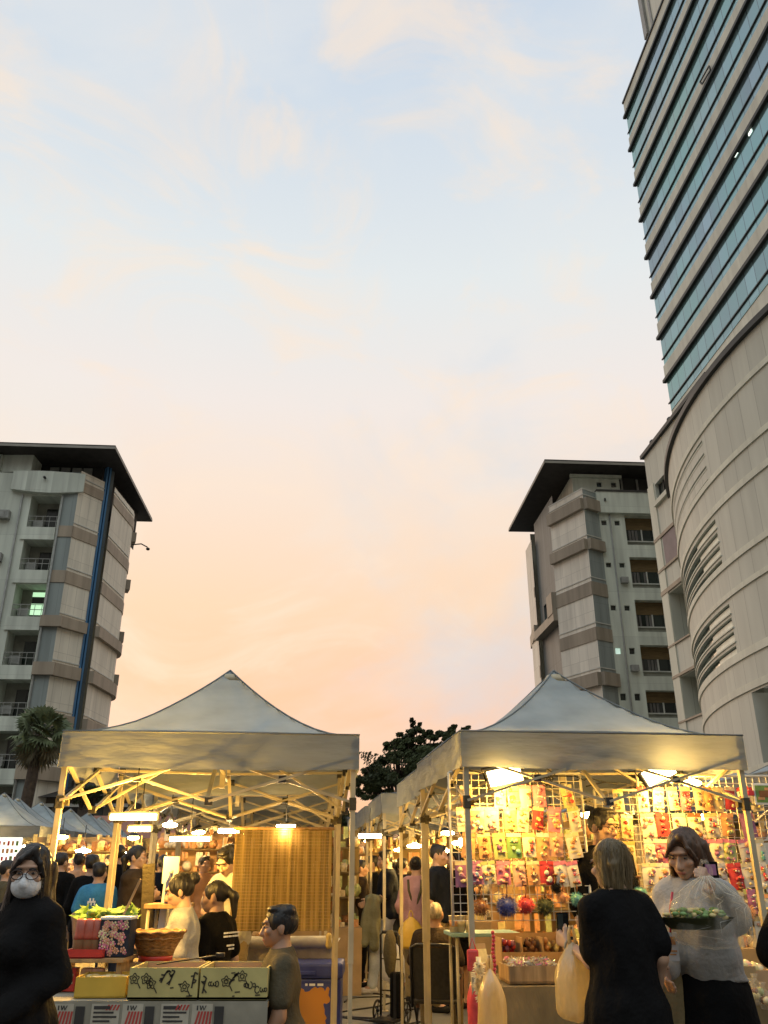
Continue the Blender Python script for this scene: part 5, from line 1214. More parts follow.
m.mesh(vs, fs, True); fy = lambda x, z: -.007+.010*math.sin(x*23)*(-z/.62)+.006*math.sin(x*57+1)*(-z/.62)
def patch(mi, pts): 
    m.m = mi; m.face([(p[0], fy(p[0],p[1])-(.0015 if mi > 1 else 0), p[1]) for p in pts])
def rect(mi, x0, x1, z0, z1):
    k = max(1, int((x1-x0)/.03))
    for q in range(k): a, c = x0+(x1-x0)*q/k, x0+(x1-x0)*(q+1)/k; patch(mi, [(a,z0),(c,z0),(c,z1),(a,z1)])
cw = .37; 
for k in range(int(TW/cw)+1):
    x = -TW/2+.02+k*cw
    for r_ in range(3):
        z = -.012-r_*.20; xo = x+(.12 if r_ % 2 else 0)
        if xo+.34 > TW/2: continue
        rect(1, xo, xo+.15, z-.17, z)
        for q in range(6): rect(2, xo+.012, xo+.012+.09+.035*((q*7+k) % 3)/2, z-.045-q*.02, z-.036-q*.02)
        rect(2, xo+.012, xo+.10, z-.026, z-.010)
        for q in range(4): xx = xo+.075+q*.018; patch(3, [(xx,z-.03),(xx+.010,z-.03),(xx+.022,z-.004),(xx+.012,z-.004)])
        # flag block with slanted stripes over a dark corner
        rect(1, xo+.165, xo+.275, z-.17, z)
        for q in range(5): xx = xo+.175+q*.020; patch(3, [(xx,z-.12),(xx+.011,z-.12),(xx+.035-.004*q,z-.035),(xx+.024-.004*q,z-.035)])
        patch(2, [(xo+.17,z-.165),(xo+.215,z-.165),(xo+.235,z-.12),(xo+.175,z-.12)])
        # block capitals on the masthead
        for q, pts in enumerate(([(0,0),(.008,0),(.008,.022),(0,.022)],[(.014,.022),(.021,.022),(.026,.0),(.020,0)],[(.020,0),(.026,0),(.034,.022),(.029,.022)],[(.029,.022),(.034,.022),(.041,0),(.036,0)],[(.036,0),(.041,0),(.052,.022),(.046,.022)])): patch(2, [(xo+.19+p[0], z-.03+p[1]) for p in pts])
        rect(2, xo+.285, xo+.335, z-.15, z-.012); 
m.build('cloth', [M['news'], M['news_light'], M['news_dark'], M['news_red']], ck)
def printed_box(label, x0, x1, py_top_front, depth, seed):
    rng = random.Random(seed); a = at_z(x0, 1000, TZ+.006); c = at_z(x1, 1000, TZ+.006); W = c.x-a.x-.006
    H = (at(x0, py_top_front, a.y).z - a.z); t = tray_box('cardboard_box', label, 'box', ((a.x+c.x)/2, a.y+depth/2+.005, TZ+.006), (W, depth, H), 0, 'kraft_green')
    # dark botanical and letter-like print on the front
    m = MB()
    def stroke(pts, w):
        for p, q in zip(pts, pts[1:]):
            d = Vector((q[0]-p[0], 0, q[1]-p[1])); L = max(d.length, 1e-4); nx, nz = -d.z/L*w/2, d.x/L*w/2
            m.face([(p[0]-nx,-depth/2-.0025,p[1]-nz),(q[0]-nx,-depth/2-.0025,q[1]-nz),(q[0]+nx,-depth/2-.0025,q[1]+nz),(p[0]+nx,-depth/2-.0025,p[1]+nz)])
    for g_ in range(7):
        cx_, cz_ = -W/2+W*(g_+.5+rng.uniform(-.25,.25))/7, H*rng.uniform(.25,.8); k = rng.random()
        if k < .4:                                   # leafy sprig
            a0 = rng.uniform(.5,1.4); P = [(cx_+(i-2)*.014*math.cos(a0), cz_+(i-2)*.020*math.sin(a0)+.004*math.sin(i)) for i in range(5)]
            P = [(x, min(max(z, .012), H-.012)) for x, z in P]; stroke(P, .009)
            for p in P[1:]: z1 = min(max(p[1]+rng.uniform(-.02,.02), .01), H-.01); stroke([p, (p[0]+rng.choice((-1,1))*.018, z1)], .008)
        elif k < .75:                                # loose script marks
            x = cx_-.03
            for i in range(4): r_ = rng.uniform(.006,.013); stroke([(x+r_*math.cos(b), min(max(cz_+r_*1.4*math.sin(b), .01), H-.01)) for b in [.6+i+5.2*j/7 for j in range(8)]], .006); x += r_*1.8
        else:
            for rr in (.022,.010): stroke([(cx_+rr*(1+.25*math.sin(5*b))*math.cos(b), min(max(cz_+rr*(1+.25*math.sin(5*b))*math.sin(b), .01), H-.01)) for b in [2*PI*j/20 for j in range(21)]], .005)
            stroke([(cx_+.02, max(.012, cz_-.02)), (cx_+.035, max(.010, cz_-.045))], .006)
    for i in range(5): x = rng.uniform(-W/2+.02, W/2-.05); z = rng.uniform(.015, H-.015); stroke([(x,z),(x+rng.uniform(.01,.04),z+.002)], .006)
    m.build('printed_pattern', M['ink'], t)
    W2, D2 = W-.026, depth-.026
    MB().mesh([(-W2/2,-D2/2,.03),(W2/2,-D2/2,.03),(W2/2,D2/2,.03),(-W2/2,D2/2,.03)], [(0,1,2,3)]).mesh([(-W2/2,D2/2,.0),(W2/2,D2/2,.0),(W2/2,D2/2,H-.004),(-W2/2,D2/2,H-.004)], [(0,1,2,3)]).build('lining', M['kraft_in'], t)
    return t, W, depth, H
b1, W1, D1, H1 = printed_box('open kraft box printed with dark sprigs, left of the two on the flag cloth', 126, 197, 968, .34, 5)
b2, W2_, D2_, H2 = printed_box('open kraft box printed with dark script, right of the two beside the seated man', 198, 267, 968, .34, 9)
t = thing('red_sachet', 'red sachets lying inside the left printed box', 'sachets', (b1.location.x-.02, b1.location.y+.02, TZ+.04)); heap(t, 'sachet', .22, .16, .06, 14, .028, ['red_jelly','red_plastic','ink_peach'], 3); t.name = 'sachet_pile'
t = thing('tongs', 'dark metal tongs resting across the two printed boxes', 'tongs', (b1.location.x+W1/2-.06, b1.location.y, TZ+H1+.012)); MB().bar((-.20,-.05,.0), (.13,.06,.035), .012, .006).build('arm', M['metal_dark'], t); MB().bar((-.20,-.03,.0), (.13,.065,.036), .012, .006).bbox((.13,.063,.037), (.05,.03,.02), .004).build('arm', M['metal_dark'], t)
def lt_pt(px, py, Y): return at(px, py, Y)
# raised shelf board with red tubs, floral tin, leaves
sY = TY+.42; s0, s1 = at(62, 956, sY), at(131, 956, sY); sz = s0.z
t = thing('display_riser', 'wooden riser board on the front left table carrying the red tubs and floral tin', 'riser', ((s0.x+s1.x)/2, sY, TZ)); W = s1.x-s0.x
MB().bbox((0,0,sz-TZ-.012), (W,.30,.022), .004).build('board', M['wood'], t)
for sx in (-1,1): MB().box((sx*(W/2-.03),0,(sz-TZ-.024)/2), (.025,.26,sz-TZ-.025)).build('leg', M['wood'], t)
for i, px in enumerate((79, 88, 96)):
    p = at(px, 949, sY-.05); t = thing('jelly_tub', ['red fluted tub, left of three on the riser','red fluted tub, middle of three on the riser','red fluted tub, right of three beside the floral tin'][i], 'tub', (p.x, sY-.05, sz)); 
    MB().lathe((0,0,0), [(.030,0),(.036,.09),(.037,.092)], 14).build('base', M['kraft'], t); MB().lathe((0,0,.092), [(.040,0),(.036,.02),(.033,.10),(.026,.108),(0,.108)], 10).build('lid', M['red_jelly'], t)
p = at(86, 950, sY-.12); t = tray_box('red_tray', 'shallow red plastic tray in front of the three red tubs', 'tray', (p.x, sY-.10, sz), (.21,.10,.045), 0, 'red_plastic', wall=.006)
p = at(117, 950, sY); t = thing('floral_tin', 'dark square tin covered in small orange and pink flowers', 'tin', (p.x, sY-.02, sz)); w2 = .088
MB().bbox((0,0,.10), (w2*2,.15,.20), .008).build('body', M['ink_blue'] if False else M['denim_dark'], t); m = MB(); rng = random.Random(8)
for i in range(46):
    x, z = rng.uniform(-.075,.075), rng.uniform(.015,.185); r = rng.uniform(.008,.015); m.m = rng.randrange(4)
    for k in range(5): a = k*2*PI/5; m.ball((x+r*math.cos(a), -.0765, z+r*math.sin(a)), (r*.55,.002,r*.55), 6, 4)
    m.m = 3-m.m; m.ball((x,-.078,z), (r*.4,.002,r*.4), 6, 4)
m.build('flower_print', [M['ink_orange'], M['ink_pink'], M['ink_cream'], M['ink_peach']], t)
MB().bbox((0,0,.205), (w2*2+.006,.156,.016), .004).build('lid', M['board_white'], t)
p = at(108, 915, sY+.08); t = thing('leaf_bunch', 'pile of pale green banana leaf packets above the red tubs and floral tin', 'leaves', (p.x, sY+.10, sz+.0)); m = MB(); rng = random.Random(4)
m.box((0,.0,.09), (.30,.10,.18))
bx_ = m.build('basket', M['wicker'], t); m = MB()
for i in range(60):
    x, y, z = rng.uniform(-.19,.16), rng.uniform(-.06,.05), rng.uniform(.185,.25); a = rng.uniform(0, PI); e = Vector((math.cos(a), math.sin(a)*.4, rng.uniform(-.2,.9))).normalized(); u = e.orthogonal().normalized(); c = Vector((x,y,z)); l = rng.uniform(.03,.07)
    m.face([c-e*l, c+u*l*.35, c+e*l, c-u*l*.35])
for i in range(8): m.ball((rng.uniform(-.17,.1), -.03, .20+rng.uniform(0,.03)), (.03,.03,.024), 8, 6)
m.build('leaf', M['leaf_green'], t)
p = at(122, 915, sY+.06); t = thing('wooden_paddle', 'flat wooden paddle sticking up out of the leaf packets', 'paddle', (p.x-.01, sY+.06, p.z-.05)); MB().bar((0,0,0), (.095,.02,.25), .055, .012).build('blade', M['wood'], t)
# lower yellow tray and packs under the riser
p0, p1 = at_z(70, 1000, TZ), at_z(121, 1000, TZ); t = tray_box('yellow_tray', 'yellow card tray of crackers on the front left table below the riser', 'tray', ((p0.x+p1.x)/2, p0.y+.17, TZ+.004), (p1.x-p0.x, .26, .10), R(3), 'yellow_tray', wall=.008); heap(t, 'cracker', .24, .18, .085, 42, .022, ['yellow_tray','ink_cream','ink_yellow'], 6, .35)
for i, (px, mt, lb) in enumerate([(70,'red_plastic','dark red snack carton behind the yellow tray'),(86,'ink_orange','orange snack bag slumped behind the yellow tray'),(97,'ink_peach','peach snack bag leaning beside the orange bag')]):
    p = at(px, 985, TY+.36); t = thing('snack_pack', lb, 'snack pack', (p.x, TY+.36, TZ+.004), R(10*i-8))
    m = MB(); m.bbox((0,0,.06), (.075,.05,.12), .016 if i else .003); m.build('pack', M[mt], t); MB().box((0,-.0265,.065), (.05,.002,.05)).build('label_panel', M['ink_cream'], t)
p = at(112, 970, TY+.40); t = thing('dark_bowl', 'shallow dark bowl of nuts behind the yellow tray', 'bowl', (p.x, TY+.36, TZ+.06)); MB().lathe((0,0,0), [(.04,-.056),(.06,-.03),(.085,.01),(.08,.012),(.05,-.02),(0,-.025)], 16).build('bowl', M['board_grey'], t); heap(t, 'nut', .10, .10, .005, 22, .014, ['ink_brown','cloth_black'], 2)
# wicker basket
p = at(156, 952, TY+.62); bz = at(156, 955, TY+.62).z; t = thing('wicker_basket', 'flared wicker basket with a red base behind the left printed box', 'basket', (p.x, TY+.62, bz))
MB().lathe((0,0,.0), [(.105,.0),(.115,.03),(.145,.085),(.168,.125),(.172,.128),(.165,.13),(.14,.085),(.108,.03),(0,.028)], 26).build('bowl', M['wicker'], t); MB().lathe((0,0,-.03), [(.10,0),(.104,.031)], 22).build('base', M['red_plastic'], t)
m = MB()
for k in range(2): m.tube([((.150+.02*k)*math.cos(a), (.150+.02*k)*math.sin(a), .095+.034*k+.005*math.sin(a*13)) for a in [2*PI*i/40 for i in range(41)]], .007, 5)
m.build('rim', M['wicker'], t)
sb = MB(); t = thing('side_crate', 'plain wooden crate under the wicker basket', 'crate', (p.x, TY+.62, TZ)); h = bz-.03-TZ; MB().box((0,0,h/2), (.36,.30,h)).build('body', M['wood'], t)
# sign boards behind the basket
p = at(171, 870, 6.9); t = thing('menu_sign', 'blank white menu card on a post behind the wicker basket', 'sign', (p.x, 6.9, 0), R(-8)); MB().bbox((0,0,p.z), (.125,.012,.19), .004).build('card', M['board_white'], t); MB().tube([(0,.012,.0),(0,.012,p.z-.08)], .012, 8).build('post', M['board_white'], t)
MB().bbox((0,.012,.01), (.3,.3,.02), .005).build('foot', M['joint'], t)
p = at(152, 905, 6.8); t = thing('leaning_board', 'tall grey board leaning beside the white pole behind the basket', 'board', (p.x, 6.8, 0), R(-5)); MB().box((0,0,.78), (.09,.02,1.50), M=Matrix.Rotation(R(-4), 3, 'Y')).build('panel', M['cloth_grey'], t); MB().box((.065,-.0,.70), (.05,.02,1.40), M=Matrix.Rotation(R(3), 3, 'Y')).build('edge', M['board_white'], t)
p = at(168, 890, 6.6); t = thing('water_bottle', 'blue labelled bottle standing by the white menu sign post', 'bottle', (p.x, 6.65, p.z-.09)); MB().lathe((0,0,0), [(.03,0),(.032,.02),(.032,.14),(.014,.18),(.014,.2)], 14).build('bottle', M['blue_box'], t); MB().lathe((0,0,.2), [(.016,0),(.016,.02),(0,.02)], 10).build('cap', M['board_white'], t)
t = thing('side_table', 'small square stand behind the wicker basket holding the blue bottle', 'stand', (p.x, 6.70, 0)); MB().bbox((0,0,p.z-.105), (.3,.3,.03), .005).build('tabletop', M['wood'], t)
for sx in (-1,1):
    for sy in (-1,1): MB().tube([(sx*.12,sy*.12,0),(sx*.12,sy*.12,p.z-.12)], .012, 6).build('leg', M['pole'], t)
# --- bamboo blind, white draped table, blue cooler
p0, p1 = at(236, 830, 8.0), at(330, 931, 8.0); t = thing('bamboo_blind', 'hanging bamboo slat blind glowing at the back of the left tents', 'blind', ((p0.x+p1.x)/2, 8.0, p0.z), R(4)); W = p1.x-p0.x; Hh = p0.z-p1.z; m = MB(); rng = random.Random(3); n = 60
for i in range(n): x = -W/2+W*(i+.5)/n; m.box((x, .003*math.sin(i*.7)+rng.uniform(-.002,.002), -Hh/2), (W/n*.93,.005,Hh))
m.build('slat', M['bamboo'], t).name = 'slat_sheet'; m = MB()
for k in range(30): z = -Hh*(k+.5)/30; m.box((0,-.0075,z), (W,.002,.0022))
m.build('binding_thread', M['kraft_in'], t); MB().tube([(-W/2-.02,0,.012),(W/2+.02,0,.012)], .014, 8).build('rail', M['wood'], t)
Y = 8.6; q0, q1 = at(232, 936, Y), at(338, 936, Y); t = thing('draped_table', 'long white draped table with a rolled white edge below the bamboo blind', 'table', ((q0.x+q1.x)/2, Y, 0)); W = q1.x-q0.x; H = q0.z
m = MB(); vs = []; fs = []; n = 50
for i in range(n+1):
    x = -W/2+W*i/n
    for j in range(7): h = j/6; vs.append((x, -.01+.018*math.sin(i*1.3)*h+.01*math.sin(i*.5)*h, H-.05-(H-.12)*h))
for i in range(n):
    for j in range(6): a = i*7+j; fs.append((a, a+1, a+8, a+7))
m.mesh(vs, fs, True); m.face([(-W/2,0,H-.05),(W/2,0,H-.05),(W/2,.5,H-.05),(-W/2,.5,H-.05)]); m.build('drape', M['white_cloth'], t); MB().tube([(-W/2,-.03,H-.045),(-W/4,-.034,H-.05),(W/4,-.03,H-.046),(W/2,-.03,H-.045)], .05, 12).build('rolled_edge', M['white_cloth'], t)
for f in (-.45,-.02,.42): MB().lathe((f*W,-.075,H-.10), [(.02,0),(.032,.03),(.02,.08),(.03,.11),(.01,.13)], 10).build('tie_knot', M['yellow_cloth'], t)
for sx in (-1,1):
    for y in (.04,.46): MB().box((sx*(W/2-.04),y,(H-.06)/2), (.03,.03,H-.06)).build('leg', M['pole'], t)
p = at(258, 934, 8.35); t = thing('bread_tray', 'flat tray of brown buns on the white draped table', 'tray', (p.x, 8.75, H-.046)); MB().bbox((0,0,.01), (.26,.2,.02), .006).build('tray', M['wood'], t); heap(t, 'bun', .2, .14, .04, 12, .035, ['wicker','kraft'], 4, .7)
Yb = 8.2; q0, q1 = at(271, 963, Yb), at(343, 963, Yb); H = q0.z; W = q1.x-q0.x; zb = .16
t = thing('cool_box', 'big dark blue cool box with a torn orange label beside the seated man', 'cool box', ((q0.x+q1.x)/2, Yb+.22, zb)); hb = H-zb
MB().bbox((0,0,(hb-.12)/2), (W*.95,.42,hb-.12), .02).build('body', M['blue_box'], t); MB().bbox((0,0,hb-.06), (W,.46,.12), .025).bbox((0,-.235,hb-.075), (.16,.02,.03), .006).build('lid', M['blue_box'], t)
mm, nt, b = newmat('torn_label'); v = coord(nt, (9,9,9)); n_ = nd(nt, 'ShaderNodeTexNoise'); n_.inputs['Scale'].default_value = 1.; nt.links.new(v, n_.inputs['Vector']); tcn = nd(nt, 'ShaderNodeTexCoord'); gx = nd(nt, 'ShaderNodeSeparateXYZ'); nt.links.new(tcn.outputs['Generated'], gx.inputs[0])
def edge(o):
    a = nd(nt, 'ShaderNodeMath', operation='SUBTRACT'); nt.links.new(gx.outputs[o], a.inputs[0]); a.inputs[1].default_value = .5; c = nd(nt, 'ShaderNodeMath', operation='ABSOLUTE'); nt.links.new(a.outputs[0], c.inputs[0]); return c.outputs[0]
mx = nd(nt, 'ShaderNodeMath', operation='MAXIMUM'); nt.links.new(edge(0), mx.inputs[0]); nt.links.new(edge(2), mx.inputs[1]); ad = nd(nt, 'ShaderNodeMath', operation='MULTIPLY_ADD'); nt.links.new(n_.outputs[0], ad.inputs[0]); ad.inputs[1].default_value = .45; nt.links.new(mx.outputs[0], ad.inputs[2])
gt = nd(nt, 'ShaderNodeMath', operation='GREATER_THAN'); nt.links.new(ad.outputs[0], gt.inputs[0]); gt.inputs[1].default_value = .62; nt.links.new(mixc(nt, gt.outputs[0], (.42,.19,.035), (.035,.05,.22)), b.inputs['Base Color'])
MB().box((-.01,-.2125,(hb-.12)/2-.01), (W*.80,.004,hb-.19)).build('label_panel', mm, t)  # orange patch whose edges break up raggedly into the box blue
MB().box((.05,-.2155,hb-.165), (.05,.002,.018)).box((.12,-.2155,hb-.165), (.05,.002,.018)).box((.0,-.2155,hb-.165), (.02,.002,.018)).build('lettering', M['board_white'], t)
t = thing('pallet', 'low wooden pallet under the blue cool box', 'pallet', ((q0.x+q1.x)/2, Yb+.22, 0)); m = MB()
for i in range(5): m.box((-W/2+W*(i+.5)/5,0,.14), (W/5*.8,.46,.03))
for y in (-.18,.18): m.box((0,y,.0625), (W,.06,.12))
m.build('plank', M['wood'], t).name = 'deck'
# cables on the paving
for k in range(5):
    rng = random.Random(40+k); Y0 = 10.3+k*.5; t = thing('power_cable', ['black power cable looping on the paving nearest the camera in the aisle','black cable snaking across the aisle past the tent foot','thin black cable curling toward the cart wheels','black cable running beneath the walking man','black cable along the foot of the left tents'][k], 'cable', (-.35+.12*k, Y0, 0))
    P = [Vector((-.5+.16*i+.08*math.sin(i*1.7+k), .35*math.sin(i*.8+k*2)+rng.uniform(-.05,.05), .009)) for i in range(9)]; m = MB(); Q = []
    for a, b_, c, d in zip([P[0]]+P, P, P[1:], P[2:]+[P[-1]]):
        for u in range(5): f = u/5; Q.append(.5*((2*b_)+(c-a)*f+(2*a-5*b_+4*c-d)*f*f+(3*b_-a-3*c+d)*f**3))
    m.tube(Q, .009, 6); m.build('cable', M['cable'], t)

# --- front right stall: tables, trays, goods, bags
RTZ = .80
def rtz(px, py, z): return at_z(px, py, z)
a = at_z(492, 986, RTZ); c_ = at_z(590, 986, RTZ)
table('folding table under brown cloth below the left wire rack', ((a.x+c_.x)/2+.03, a.y+.36), (c_.x-a.x+.1, .70, RTZ-.006), RR, 'brown_cloth', 'wood', 'brown cloth hanging below the left wire rack to the paving', drop=.74)
a2 = at_z(640, 986, RTZ-.05); c2 = at_z(790, 986, RTZ-.05)
table('folding table under tan cloth at the right edge below the packet racks', ((a2.x+c2.x)/2, a2.y+.40), (c2.x-a2.x, .70, RTZ-.056), RR, 'brown_cloth', 'wood', 'brown cloth hanging from the table at the right edge', drop=.68)
p0, p1 = at_z(507, 985, RTZ), at_z(562, 985, RTZ); cx0 = (p0.x+p1.x)/2
t = tray_box('wooden_tray', 'shallow wooden tray of shredded pale wrappings below the pompom charms', 'tray', (cx0, p0.y+.16, RTZ+.006), (p1.x-p0.x, .30, .10), RR, 'wood', wall=.014)
m = MB(); rng = random.Random(21)
for i in range(520):
    x, y, z = rng.uniform(-.15,.15), rng.uniform(-.13,.13), .075+rng.uniform(0,.06)*(1-(x/.2)**2 if False else 1); e = Vector((rng.gauss(0,1), rng.gauss(0,1), rng.gauss(0,.6))).normalized(); u = e.orthogonal().normalized(); l = rng.uniform(.008,.020); q = Vector((x,y,z)); m.m = rng.choice((0,0,0,1,2)); m.face([q-e*l-u*.006, q+e*l-u*.005, q+e*l+u*.006, q-e*l+u*.005])
m.build('wrapping_pile', [M['ink_cream'], M['ink_pink'], M['ink_white']], t)
p0, p1 = at_z(500, 962, RTZ+.04), at_z(566, 962, RTZ+.04)
t = thing('display_bin', 'open kraft display bin with three compartments of dark charms under the left rack', 'display bin', ((p0.x+p1.x)/2, p0.y+.12, RTZ+.006), RR); W = p1.x-p0.x; m = MB(); H = .22
m.box((0,.10,H/2), (W,.01,H)); m.box((0,-.10,.05), (W,.01,.10)); m.box((0,0,.005), (W-.001,.19,.009))
for k in range(4): x = -W/2+.005+(W-.01)*k/3; m.box((x,0,H*.45), (.009,.188,H*.9))
m.build('body', M['kraft_in'], t)
for k, ms in enumerate((['ink_purple','ink_mauve','ink_red'],['ink_brown','cloth_black','ink_brown'],['ink_orange','kraft','ink_yellow'])):
    mb = MB(); rng = random.Random(k+50)
    for i in range(26): mb.m = rng.randrange(3); mb.ball((-W/3+W/3*k+rng.uniform(-.045,.045), rng.uniform(-.06,.06), rng.uniform(.03,.17)), (.020,.02,.024), 8, 5)
    mb.build('charm_pile', [M[q] for q in ms], t)
p = at(480, 962, 5.75); t = thing('price_card', 'leaning yellow price card at the left end of the rack table', 'card', (p.x+.02, 5.9, RTZ+.006), R(25)); MB().box((0,0,.13), (.10,.008,.26), M=Matrix.Rotation(R(-12), 3, 'X')).build('card', M['kraft'], t); MB().box((.0,-.02,.19), (.07,.003,.08), M=Matrix.Rotation(R(-12), 3, 'X')).build('printed_panel', M['ink_yellow'], t)
p = at(499, 955, 5.7); t = thing('charm_strand', 'strand of small red beads hanging beside the display bin', 'beads', (p.x-.03, 5.72, p.z+.12)); m = MB()
for i in range(12): m.ball((.004*math.sin(i),.0,-.022*i), .012, 7, 5)
m.build('bead', M['clip_red'], t).name = 'bead_string'
p = at(473, 955, 5.72); t = thing('red_pouch', 'small dark red pouch clipped to the tent pole at the rack table', 'pouch', (p.x, 5.74, p.z-.08)); MB().bbox((0,0,.05), (.07,.04,.12), .014).build('pouch', M['ink_red'], t); MB().tube([(-.02,0,.11),(0,0,.17),(.02,0,.11)], .004, 5).build('strap', M['ink_red'], t)
def bag(label, top, H, W, D, mt, seed, knots=(0,), content=None, name='plastic_bag', rz=0, shape=1.0, group=None):
    """hanging carrier bag: gathered top that widens to a full, creased bottom; origin at the handles"""
    t = thing(name, label, 'plastic bag', top, rz, group); n, k = 28, 18; vs = []; fs = []
    for j in range(k+1):
        v = j/k; r = .10+.90*math.sin(min(1, v*1.9)*PI/2)**.9*shape if v < .85 else (.10+.90*shape)*math.sqrt(max(0, 1-((v-.85)/.15)**2)*.75+.25*max(0, 1-(v-.85)/.15))
        for i in range(n):
            a = 2*PI*i/n; w_ = 1+.16*noise.noise(Vector((math.cos(a)*2.4+seed, math.sin(a)*2.4, v*1.6)))+.07*math.sin(a*7+seed)*(1-v); vs.append((W/2*r*w_*math.cos(a), D/2*r*w_*math.sin(a), -H*v))
    for j in range(k):
        for i in range(n): fs.append((j*n+i, j*n+(i+1)%n, (j+1)*n+(i+1)%n, (j+1)*n+i))
    fs.append(tuple(k*n+i for i in range(n))); MB().mesh(vs, fs, True).build('bag', M[mt], t)
    if mt == 'bag_clear':
        m = MB(); rg = random.Random(seed)
        for _ in range(15): i = rg.randrange(n); m.tube([Vector(vs[j*n+(i+(j//5)*rg.choice((0,0,1)))%n])*1.004 for j in range(0, rg.randint(9, k-1))], .0022, 4, True, .0008)
        m.build('crease', M['bag_crease'], t)  # pale tubes down the creases paint in the film's bright highlights
    m = MB()
    for sx in (-1,1): m.tube([(sx*W*.06,0,-.03),(sx*W*.07,.0,.03),(sx*W*.02,0,.07),(-sx*W*.02,0,.06)], .008, 6)
    m.build('handle', M[mt], t); return t
p = at(486, 972, 5.60); bag('pale yellow carrier bag hanging on the left corner of the rack table', (p.x+.02, 5.58, p.z+.02), .36, .17, .14, 'bag_yellow', 3, shape=.95)
p = at(473, 962, 5.8); t = thing('fur_tail', 'fluffy beige tail charm hanging from the rack table corner', 'charm', (p.x+.02, 5.66, p.z+.02)); m = MB(); rng = random.Random(6)
for i in range(260):
    f = rng.random(); d = Vector((rng.gauss(0,1), rng.gauss(0,1), rng.gauss(-.5,.6))).normalized(); c = Vector((0,0,-.2*f)) + d*.022*math.sin(PI*min(.95,f+.1)); u = d.orthogonal().normalized()*.007; m.face([c-u, c+u, c+d*.03])
m.tube([(0,0,.02),(0,0,-.1),(.005,0,-.19)], .016, 8); m.build('fur', M['ink_cream'], t)
p = at(478, 1005, 5.85); t = bag('red carrier bag hanging beneath the yellow cloth sack', (p.x, 5.86, p.z+.18), .36, .16, .12, 'ink_red', 5, shape=.8)
# goods on the right table
for k, (px, py, w, h, mt, lb) in enumerate([(738,962,.17,.20,'kraft','kraft carton with clear snack bags on top at the right edge'),(764,962,.13,.17,'kraft_in','narrow kraft carton at the right edge of the goods table')]):
    p = at(px, py, 5.75); t = tray_box('carton', lb, 'carton', (p.x, 5.80+.1*k, RTZ-.046), (w,.16,h), RR, mt)
    heap(t, 'snack_bag', w*.8, .11, h, 10, .035, ['ink_cream','ink_yellow','ink_peach'], 70+k, .8)
for k, (px, py, c) in enumerate(sorted([(735,975,'cream'),(745,970,'brown'),(755,978,'yellow'),(741,985,'peach'),(758,965,'lime'),(728,978,'orange'),(765,980,'cream')])):
    p = at(px, py, 5.45); t = thing('snack_bag', f'{c} clear wrapped snack bag, {ORD[k]} from the left at the right table front', 'snack bag', (p.x, 5.50+.03*(k % 2), RTZ-.04+.02*(k % 3)), R(k*17-50)); m = MB(); rng = random.Random(k)
    m.lathe((0,0,0), [(.0,0),(.04,.004),(.047,.04),(.04,.085),(.012,.11),(.03,.135)], 12, .9, .6); m.build('film', M['bag_clear'], t); heap(t, 'snack', .05, .03, .045, 9, .02, ['ink_'+c,'ink_brown','ink_yellow'], k+5, .9)
p = at_z(745, 988, RTZ-.05); t = tray_box('wooden_tray', 'shallow wooden tray along the front of the right goods table', 'tray', (p.x, p.y+.14, RTZ-.048), (.42,.24,.075), RR, 'wood', wall=.014)
# inner table with cups, behind the left rack
p0, p1 = at(448, 933, 8.2), at(484, 933, 8.2); table('teal topped folding table with paper cups behind the seated old man', ((p0.x+p1.x)/2+.16, 8.4), (.62,.45,p0.z), RL, 'white_cloth', 'teal_top', False)
for k, px in enumerate((454, 461, 470)):
    p = at(px, 932, 8.3); t = thing('paper_cup', ['paper cup, left of three on the teal table','paper cup, middle of three on the teal table','paper cup nearest the tent pole on the teal table'][k], 'cup', (p.x, 8.3, p0.z+.001)); MB().lathe((0,0,0), [(.034,0),(.044,.13),(.046,.132),(.042,.13),(.03,.02),(0,.02)], 16).build('cup', M['cup'], t); MB().lathe((0,0,.045), [(.0375,0),(.0418,.05)], 16).build('sleeve', M['ink_'+('orange','cream','white')[k]], t)
# folding hand cart with its strapped load
Yc = 10.2; p = at(392, 1010, Yc); t = thing('folding_cart', 'black folding hand cart with two spoked wheels standing in the aisle', 'cart', (p.x, Yc, 0), R(-25))
hz = at(392, 935, Yc).z
for y in (-.0,):
    for sx in (-1,1): MB().tube([(sx*.13,0,.08),(sx*.12,-.02,.5),(sx*.11,-.05,hz),(sx*.08,-.05,hz+.03)], .012, 8).build('upright', M['metal_dark'], t)
MB().tube([(-.09,-.05,hz+.03),(.09,-.05,hz+.03)], .016, 8).build('handle', M['rubber'], t); MB().box((0,-.13,.05), (.28,.26,.02)).bar((-.13,0,.3), (.13,0,.3), .014).bar((-.12,-.015,.6), (.12,-.015,.6), .014).build('platform', M['metal_dark'], t)
for sx in (-1,1):
    m = MB(); m.tube([(sx*.17, .10*math.cos(a), .108+.095*math.sin(a)) for a in [2*PI*i/20 for i in range(21)]], .012, 6); w = m.build('wheel', M['rubber'], t); m = MB()
    for i in range(5): a = 2*PI*i/5; m.bar((sx*.17,0,.108), (sx*.17,.09*math.cos(a),.108+.088*math.sin(a)), .010)
    m.ball((sx*.17,0,.108), .02, 8, 5); m.build('spokes', M['metal_dark'], w)
t = thing('folded_umbrella', 'dark drooping cloth hung over the hand cart handle', 'cloth', (p.x-.02, Yc-.09, hz+.05)); m = MB()
m.lathe((0,0,-.45), [(.015,0),(.05,.06),(.075,.22),(.06,.38),(.03,.45),(0,.46)], 12, 1, .6); m.build('cloth', M['cloth_olive'], t); t.name = 'hanging_cloth'
